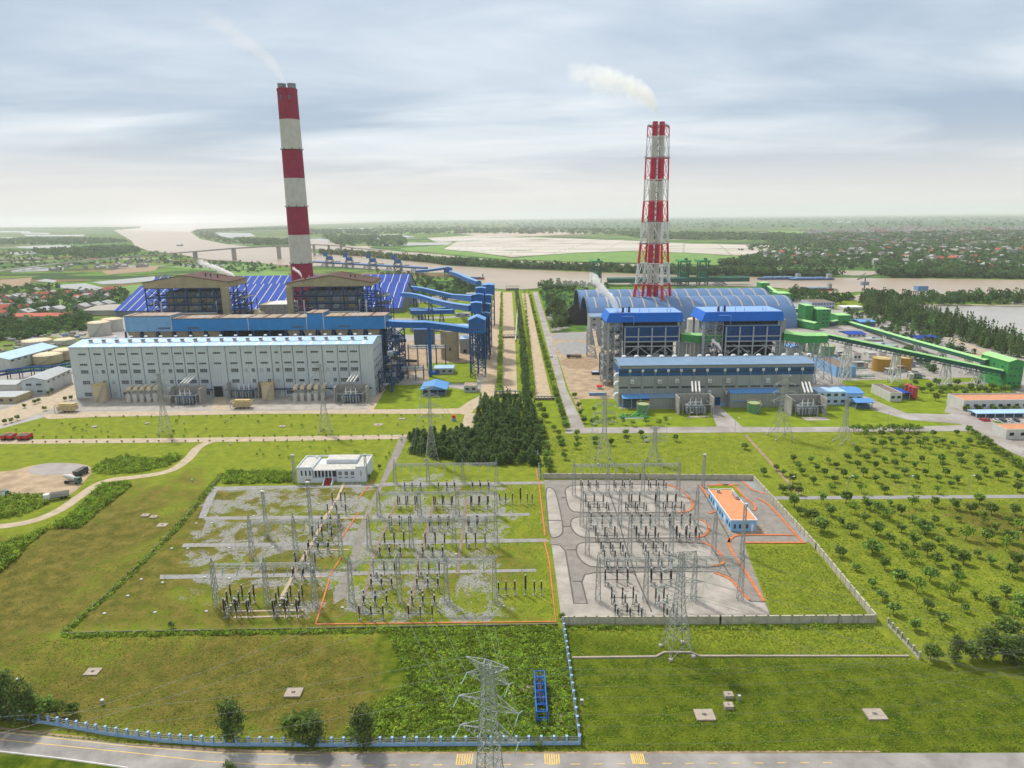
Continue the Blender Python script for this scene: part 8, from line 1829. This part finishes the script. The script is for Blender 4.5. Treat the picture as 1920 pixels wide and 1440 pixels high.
for k, (px, py) in enumerate(((40,594),(75,590),(100,588),(148,583),(172,580),(192,577))): x, y = G(px, py); m = MB(); m.gable(x - 9, x + 9, y, y + 16,0,5,8.5, 'wall_village', 'roof_greywhite', 'y', .6); one('farm_shed', 'white roofed shed in the row beyond the whitish tanks', 'shed', m, 'white roofed sheds left of the tanks', loc=(x, y))
for lbl, px0, px1, py, d_, mr in (('long brick red roofed shed below the row of white sheds', 18,110,604,30, 'roof_red'),('long flat brown roofed hall next to the blue coal sheds', 155,220,592,60, 'concrete_old')):
 a, b_ = G(px0, py), G(px1, py); m = MB(); m.gable(a[0], b_[0], a[1], a[1] + d_, 0,6,8, 'wall_village', mr, 'x', .6); one('long_hall', lbl, 'shed', m, loc=a)
hs = scatter([(1500,432),(1700,425),(2000,428),(2000,464),(1560,462)],900); V = []; F = []; T = []
for x, y in hs:
 w_, d_, h_ = rnd.uniform(6,14), rnd.uniform(5,9), rnd.uniform(4,10); k = len(V); V += [(x + a * w_, y + b_ * d_, c * h_) for c in (0,1) for a, b_ in ((-1,-1),(1,-1),(1,1),(-1,1))]
 t_ = rnd.choice([(1,1,1),(1,1,1),(.9,.45,.35),(.6,.6,.65)])
 for f in ((0,1,5,4),(1,2,6,5),(3,0,4,7),(4,5,6,7)): F.append([k + j for j in f]); T.append(t_)
mat('village_far', (.33,.32,.30),.8, tint=True); me = np_mesh('distant_village', np.array(V), np.array(F), np.array(T, np.float32),['village_far']); o = bpy.data.objects.new('distant_village', me); COL.objects.link(o); tag(o, 'hazy mass of distant village houses at the right', 'village', None, 'stuff')
def wood(name, lbl, polys, h, r, nq, size, tints=(.6,1.4)): leafmass(name, lbl, 'trees', np.vstack([scatter(p_, n) for p_, n in polys]), h, r, nq, size, 'leaf_far', tints)
wood('mangrove_belt', 'narrow dark mangrove belts between the river and its side channel', [([(600,474),(680,478),(720,482),(802,489),(840,491),(960,499),(1110,506),(1200,509),(1340,511),(1560,517),(1590,519),(1440,519),(1280,515),(1135,510),(960,503),(835,496),(700,482),(600,476)],1500),([(1640,514),(1672,512),(1920,516),(2200,519),(2200,527),(1920,523),(1672,520)],700),([(1340,497),(1400,488),(1450,494),(1440,502),(1380,500)],160)],11,6,34,3.0)
wood('peninsula_wood', 'green wood lining the peninsula opposite the river mouth', [([(359,434),(372,431),(430,429),(560,425),(560,431),(450,433),(400,436),(420,447),(480,449),(545,453),(545,462),(475,461),(425,456),(375,446)],900),([(440,447),(545,449),(540,459),(470,460)],260)],9,9,14,6)
wood('left_wood', 'broad dark wood bands on the delta land at the far left', [([(-100,428),(150,427),(262,426),(230,432),(60,432),(-100,433)],900),([(-100,453),(60,446),(200,447),(240,453),(170,459),(20,459),(-100,462)],1100),([(60,470),(130,466),(240,462),(270,472),(180,484),(80,480)],500)],9,8,14,5)
wood('left_trees', 'scattered trees and hedges over the left farmland', [([(-100,470),(300,474),(360,484),(250,497),(-100,508)],420),([(290,492),(470,494),(540,502),(480,512),(380,508)],130),([(-60,540),(120,536),(110,548),(-60,556)],50),([(-60,556),(240,546),(236,566),(100,592),(-60,615)],330),([(-60,610),(170,592),(168,618),(60,634),(-60,650)],260)],7,4,34,2.0)
wood('village_trees', 'trees mixed among the village houses across the river', [([(1400,486),(1450,472),(1700,464),(1990,468),(1990,510),(1700,507),(1420,500)],2100),([(1380,470),(1500,440),(2000,432),(2000,464),(1600,466)],2600)],9,8,12,5)
wood('far_plain_trees', 'hazy trees of the wide plain towards the right horizon', [([(560,431),(900,428),(1200,430),(1200,440),(900,438),(560,440)],900),([(760,414),(1900,405),(2000,424),(1200,430),(700,428)],2600),([(600,441),(760,446),(760,462),(640,462)],200),([(1150,437),(1500,441),(1500,452),(1200,447)],700)],11,16,9,12)
lmk = scatter([(0,612),(165,596),(160,640),(20,660),(-60,670)],150); V = []
for x, y in lmk:
 pass
mb = MB()
for x, y in lmk: w_ = rnd.uniform(1,3); mb.box(x - w_, x + w_, y - w_ * .7, y + w_ * .7,0, rnd.uniform(.8,2.4), rnd.choice(['roof_greywhite', 'concrete_old', 'slate_blue', 'wall_village', 'kerb_dark', 'soil']))
o = mb.build('material_dump'); tag(o, 'scattered crates, slabs and scrap on the scrubby ground left of the tanks', 'material dump', None, 'stuff')
# boats and river works
def boat(lbl, px, py, ln, wd_, hl, deck, cabin=True):
 x, y = G(px, py); root = thing('barge', lbl, 'barge', (x, y, 0), 'boats on the river'); mb = MB(root)
 mb.prism([(x - ln / 2, y),(x - ln / 2 + 6, y - wd_ / 2),(x + ln / 2 - 4, y - wd_ / 2),(x + ln / 2, y - wd_ / 3),(x + ln / 2, y + wd_ / 3),(x + ln / 2 - 4, y + wd_ / 2),(x - ln / 2 + 6, y + wd_ / 2)],0,3.4, hl, deck); mb.build('hull', root)
 mb = MB(root)
 for k in range(3): a = x - ln * .35 + k * ln * .22; mb.box(a, a + ln * .19, y - wd_ * .35, y + wd_ * .35,3.41,4.8, 'slate_blue')
 mb.build('hatch', root); mb = MB(root); mb.box(x + ln * .36, x + ln * .44, y - wd_ * .3, y + wd_ * .3,3.41,10, 'roof_greywhite', deck); mb.build('wheelhouse', root)
boat('long blue grey barge moored at the far bank right of the lattice stack', 1462,524,78,16, 'hull_blue', 'machine_blue'); boat('second long blue grey barge moored behind the first one', 1520,525,76,15, 'hull_blue', 'slate_blue'); boat('dark red barge beside the wooded near bank', 1528,545,52,12, 'hull_red', 'machine_blue'); boat('small dark boat near the riverside tower', 893,524,30,8, 'hull_red', 'steel_dark'); boat('tiny boat in the middle of the river mouth', 337,461,30,8, 'hull_blue', 'steel_dark')
x, y = G(1729,556); root = thing('pump_station', 'grey pump house standing on stilts in the river at the right', 'pump station', (x, y, 0)); mb = MB(root); mb.box(x - 7, x + 7, y, y + 10,8,14, 'slate_blue', 'roof_greywhite'); mb.build('wall', root); mb = MB(root)
for k in range(12): mb.box(x - 17 + k * 3, x - 16.2 + k * 3, y + 2, y + 3.4,-1,7.9, 'bridge_concrete')
mb.box(x - 18, x + 20, y - 1, y + 18,7,7.99, 'bridge_concrete'); mb.build('stilts', root); mb = MB(root); mb.bar((x + 20, y, 7.6),(*G(1790,567),.8),3, 'bridge_concrete', .8); mb.build('footbridge', root)
x, y = G(1620,545); mb = MB(); mb.bar((x, y, 0),(x, y, 20),1.2, 'steel_dark'); mb.bar((x - 12, y, 16),(x + 26, y, 27),.9, 'steel_dark'); mb.bar((x - 12, y, 16),(x, y, 26),.7, 'steel_dark'); mb.box(x - 5, x + 5, y - 3, y + 3,8,13, 'machine_grey'); one('jib_crane', 'dark jib crane on the quay at the end of the pale road', 'harbour crane', mb, loc=(x, y))
path_sheet('quay_road', [(1545,550),(1580,562),(1620,552),(1650,549)],8,.14, 'path_beige'); path_sheet('dyke', [(1710,571.5),(1850,573.5),(2300,580)],9,.9, 'path_beige')
for lbl, x0, x1, py, h_ in (('frame gate across the river end of the canal', 949,973,545,7),('low gate bridge across the middle of the canal', 934,972,634,3),('dark sluice gate at the forest end of the canal', 928,974,745,4),('sluice wall at the near end of the right canal', 1003,1040,750,2.2)):
 a, b_ = G(x0, py), G(x1, py); mb = MB(); n = 6
 for k in range(n + 1): x = a[0] + (b_[0] - a[0]) * k / n; mb.bar((x, a[1],0),(x, a[1], h_),.5, 'concrete_old')
 mb.bar((a[0], a[1], h_),(b_[0], a[1], h_),1.2, 'steel_lat_dark', .5); mb.box(a[0], b_[0], a[1] + .3, a[1] + .7,0, h_ * .5, 'kerb_dark'); one('canal_gate', lbl, 'gate', mb, loc=a)
x0_, y0_ = G(976,560); x1_, y1_ = G(985,640); mb = MB(); mb.bar((x0_ - 3, y0_, 1.2),(x1_ - 9, y1_, 1.2),1.0, 'pipe_white', .8); one('water_pipe', 'pale pipe lying along the right side of the main canal', 'pipe', mb, loc=(x0_, y0_))
# vehicles
def truck(lbl, px, py, rot, body, cab, kind='dump', ln=7.5, grp=None):
 x, y = G(px, py); root = thing('truck', lbl, 'truck', (x, y, 0), grp, rot); m = MB()
 if kind == 'tanker': m.tube([(-ln / 2,0,2.1),(ln * .22,0,2.1)],1.15, body, 12)
 elif kind == 'mixer': m.tube([(-ln / 2 - .3,0,3.2),(-ln * .2,0,2.9),(ln * .2,0,2.2)],[.5,1.3,.8], body, 12)
 else: m.hexa([(-ln / 2,-1.2,1.1),(ln * .2,-1.2,1.1),(ln * .2,1.2,1.1),(-ln / 2,1.2,1.1),(-ln / 2 - .2,-1.3,2.7),(ln * .2,-1.3,2.9),(ln * .2,1.3,2.9),(-ln / 2 - .2,1.3,2.7)], body, 'kerb_dark')
 m.build('body', root); m = MB(); m.hexa([(ln * .24,-1.15,.8),(ln / 2,-1.15,.8),(ln / 2,1.15,.8),(ln * .24,1.15,.8),(ln * .24,-1.1,2.9),(ln / 2 - .35,-1.1,2.9),(ln / 2 - .35,1.1,2.9),(ln * .24,1.1,2.9)], cab); m.box(ln / 2 - .22, ln / 2 - .1,-1,1,1.8,2.5, 'glass_dark'); m.build('cab', root)
 m = MB(); m.box(-ln / 2, ln / 2 - .1,-.5,.5,.6,1.0, 'steel_dark'); m.build('chassis', root)
 for wx in (-ln * .36,-ln * .2, ln * .34):
  for sy_ in (-1,1): m = MB(); m.tube([(wx, sy_ * .8,.5),(wx, sy_ * 1.2,.5)],.5, 'tyre', 12); m.build('wheel', root)
truck('dark dump truck parked on the dirt bay', 153,890, R(80), 'car_dark', 'car_dark', 'dump', 6.5); truck('green and white mixer truck on the dirt road bend', 137,906, R(-12), 'wall_cream', 'truck_green', 'mixer', 8); truck('long white and grey truck beside the green patch at the left', 106,936, R(210), 'roof_greywhite', 'car_white', 'dump', 9)
truck('pale machine cut by the left edge of the dirt bay', 2,935, R(60), 'car_white', 'truck_green', 'dump', 6); truck('brown tanker truck parked at the grey yard left of the boiler house', 1076,671, R(180), 'rust_roof', 'car_dark', 'tanker', 12)
for k, (px, l_) in enumerate(((12, 'red fire engine cut close to the left edge on the beige road'),(24, 'second red fire engine from the left on the beige road'),(43, 'third red fire engine from the left on the beige road'),(53, 'rightmost of the red fire engines on the beige road'))): truck(l_, px, 823.5, R(84 + 6 * (k % 2)), 'car_red', 'car_red', 'dump', 5.2, 'red fire engines')
def car(lbl, px, py, rot, m_, grp=None):
 x, y = G(px, py); root = thing('car', lbl, 'car', (x, y, 0), grp, rot); m = MB(); m.hexa([(-2.1,-.85,.35),(2.1,-.85,.35),(2.1,.85,.35),(-2.1,.85,.35),(-2.05,-.8,.95),(2.0,-.8,.9),(2.0,.8,.9),(-2.05,.8,.95)], m_); m.build('body', root)
 m = MB(); m.hexa([(-1.6,-.78,.951),(1.0,-.78,.951),(1.0,.78,.951),(-1.6,.78,.951),(-1.2,-.65,1.45),(.4,-.65,1.45),(.4,.65,1.45),(-1.2,.65,1.45)], 'glass_dark', m_); m.build('cabin', root)
 for wx in (-1.3,1.3):
  for sy_ in (-1,1): m = MB(); m.tube([(wx, sy_ * .65,.33),(wx, sy_ * .88,.33)],.33, 'tyre', 12); m.build('wheel', root)
car('white van driving down the east road', 1034,670, R(80), 'car_white'); car('red car parked under the blue carport end, left', 1842,789, R(90), 'car_red', 'cars by the carport'); car('red car parked under the blue carport end, right', 1850,789, R(90), 'car_red', 'cars by the carport')
for k, (px, c_) in enumerate(((1868, 'white'),(1880, 'dark'),(1893, 'white'),(1905, 'dark'))): car(c_ + ' car parked before the long white building, ' + ('nearer the red cars' if k < 2 else 'nearer the right edge'), px, 790, R(90), 'car_' + c_, 'cars by the carport')
# street lamps on the orchard path and cross road
l0 = None
for px, py in ((1478,928),(1588,927),(1700,927),(1814,926),(1290,800),(1378,811),(1664,797),(1250,811)):
 x, y = G(px, py)
 if l0 is None:
  l0 = thing('street_lamp', '', 'street lamp', (x, y, 0)); m = MB(); m.bar((0,0,0),(0,0,7.5),.14, 'galv'); m.build('pole', l0); m = MB(); m.bar((0,0,7.4),(1.4,0,7.9),.1, 'galv'); a_ = m.build('arm', l0); m = MB(); m.box(1.2,2.0,-.18,.18,7.82,8.0, 'lamp_white'); m.build('lamp', a_); o = l0
 else: o = copy(l0,(x, y, 0))
 o['label'] = 'street lamp beside the orchard path' if py > 900 else 'street lamp beside the cross road'; o['group'] = 'street lamps'
# ================================================================== smoke and haze
def plume(name, lbl, base, L_, rise, r0, r1, power, dens, az=180.0, col=(.99,.98,.96), nscale=.12, thr=(.40,.56)):
 """smoke leaving `base`, drifting L_ metres towards azimuth az while rising; density thins towards its edge and end"""
 m = bpy.data.materials.new(name); m.use_nodes = True; t = m.node_tree; t.nodes.clear(); out = N(t, 'ShaderNodeOutputMaterial'); v = N(t, 'ShaderNodeVolumePrincipled'); L(t, v.outputs[0], out.inputs['Volume'])
 v.inputs['Color'].default_value = (*col, 1); v.inputs['Anisotropy'].default_value = .45
 c = N(t, 'ShaderNodeTexCoord'); s_ = N(t, 'ShaderNodeSeparateXYZ'); L(t, c.outputs['Object'], s_.inputs[0])
 f = M(t, 'DIVIDE', M(t, 'MAXIMUM', s_.outputs[0],0.001), L_, clamp=True); zc = M(t, 'MULTIPLY', M(t, 'POWER', f, power), rise)
 R_ = M(t, 'ADD', r0, M(t, 'MULTIPLY', M(t, 'POWER', f, .5), r1 - r0)); dz = M(t, 'SUBTRACT', s_.outputs[2], zc); rr = M(t, 'DIVIDE', M(t, 'SQRT', M(t, 'ADD', M(t, 'MULTIPLY', dz, dz), M(t, 'MULTIPLY', s_.outputs[1], s_.outputs[1]))), R_)
 n = N(t, 'ShaderNodeTexNoise'); n.inputs['Scale'].default_value = nscale; n.inputs['Detail'].default_value = 5; n.inputs['Roughness'].default_value = .62; n.inputs['Distortion'].default_value = .8; L(t, c.outputs['Object'], n.inputs[0])
 e_ = M(t, 'ADD', n.outputs[0], M(t, 'MULTIPLY', M(t, 'SUBTRACT', .55, M(t, 'ADD', rr, M(t, 'MULTIPLY', f, .22))),.5)); e_ = M(t, 'ADD', e_, M(t, 'MULTIPLY', M(t, 'POWER', M(t, 'SUBTRACT', 1.0, f),6),.3)); d = smooth(t, e_, *thr)
 edge = smooth(t, rr, 1.0,.7); d = M(t, 'MULTIPLY', M(t, 'MULTIPLY', d, edge), M(t, 'MULTIPLY', M(t, 'SUBTRACT', 1.0, M(t, 'MULTIPLY', f, .8)), dens)); d = M(t, 'MULTIPLY', d, smooth(t, f, 1.0,.85)); L(t, d, v.inputs['Density'])
 MATS[name + '_smoke'] = m; mb = MB(); P = []; rad = []
 for k in range(13): q = (k / 12) ** 1.6; P.append((q * L_, 0, rise * q ** power)); rad.append((r0 + (r1 - r0) * q ** .5) * 1.02)
 V = []; n_ = 12                                # rings kept vertical so the shell never folds
 for p, r in zip(P, rad): V += [(p[0], r * math.cos(2 * math.pi * a / n_), p[2] + r * math.sin(2 * math.pi * a / n_)) for a in range(n_)]
 mb.v = V; mb.names = [name + '_smoke']
 for j in range(12):
  for a in range(n_): mb.f.append((j * n_ + a, j * n_ + (a + 1) % n_, (j + 1) * n_ + (a + 1) % n_, (j + 1) * n_ + a)[::-1]); mb.m.append(0)
 mb.f.append(tuple(range(n_))); mb.m.append(0); mb.f.append(tuple(12 * n_ + a for a in range(n_))[::-1]); mb.m.append(0)
 o = mb.build(name); bm_ = __import__('bmesh').new(); bm_.from_mesh(o.data); __import__('bmesh').ops.recalc_face_normals(bm_, faces=bm_.faces); bm_.to_mesh(o.data); bm_.free()
 o.location = base; o.rotation_euler = (0,0, R(az)); return tag(o, lbl, 'smoke')
ztl = ZH(CX, CY, 165)
plume('smoke_plume', 'faint yellowish smoke drifting left from the banded chimney', (CX - 1, CY, ztl),75,62,3,20,.55,.014,180,(.98,.88,.72),.10)
plume('smoke_plume', 'cream smoke plume bending left from the lattice stack', (TX - 1.5, TYs, zt + .5),92,46,4,29,.34,.10,180,(.99,.975,.93),.075,(.42,.64))
def at(px, py, Y): x, z = W(px, py, Y); return (x, Y, z)
plume('steam_plume', 'white steam trailing left from the roof of the left open boiler house', at(440,519,552),30,13,1.0,5.0,.8,1.0,180, nscale=.4)
plume('steam_plume', 'small white steam puff in front of the red foot of the chimney', at(566,521,540),7,8,.9,3.2,.5,1.6,180, nscale=.5)
plume('steam_plume', 'thick white steam rising from the left bright blue boiler roof', at(1160,583,448),20,24,1.4,9,.8,.8,180, nscale=.25)
plume('steam_plume', 'thin steam veil drifting over the river left of the lattice stack', at(1118,533,600),48,4,3,8,.8,.035,180, nscale=.12)
plume('steam_plume', 'small steam puff at the foot of the right boiler house', at(1353,660,428),7,8,.9,3.2,.6,1.2,170, nscale=.5)
hm = bpy.data.materials.new('haze'); hm.use_nodes = True; t = hm.node_tree; t.nodes.clear(); out = N(t, 'ShaderNodeOutputMaterial'); v = N(t, 'ShaderNodeVolumePrincipled'); L(t, v.outputs[0], out.inputs['Volume'])
v.inputs['Color'].default_value = (.94,.945,.955,1); v.inputs['Density'].default_value = .00006; v.inputs['Anisotropy'].default_value = .1; MATS['haze'] = hm
mb = MB(); mb.box(-FAR - 2000, FAR + 2000,-1000, FAR + 2000,-1.3,330, 'haze'); tag(mb.build('haze'), 'thin even haze over the delta plain', 'haze', None, 'stuff')
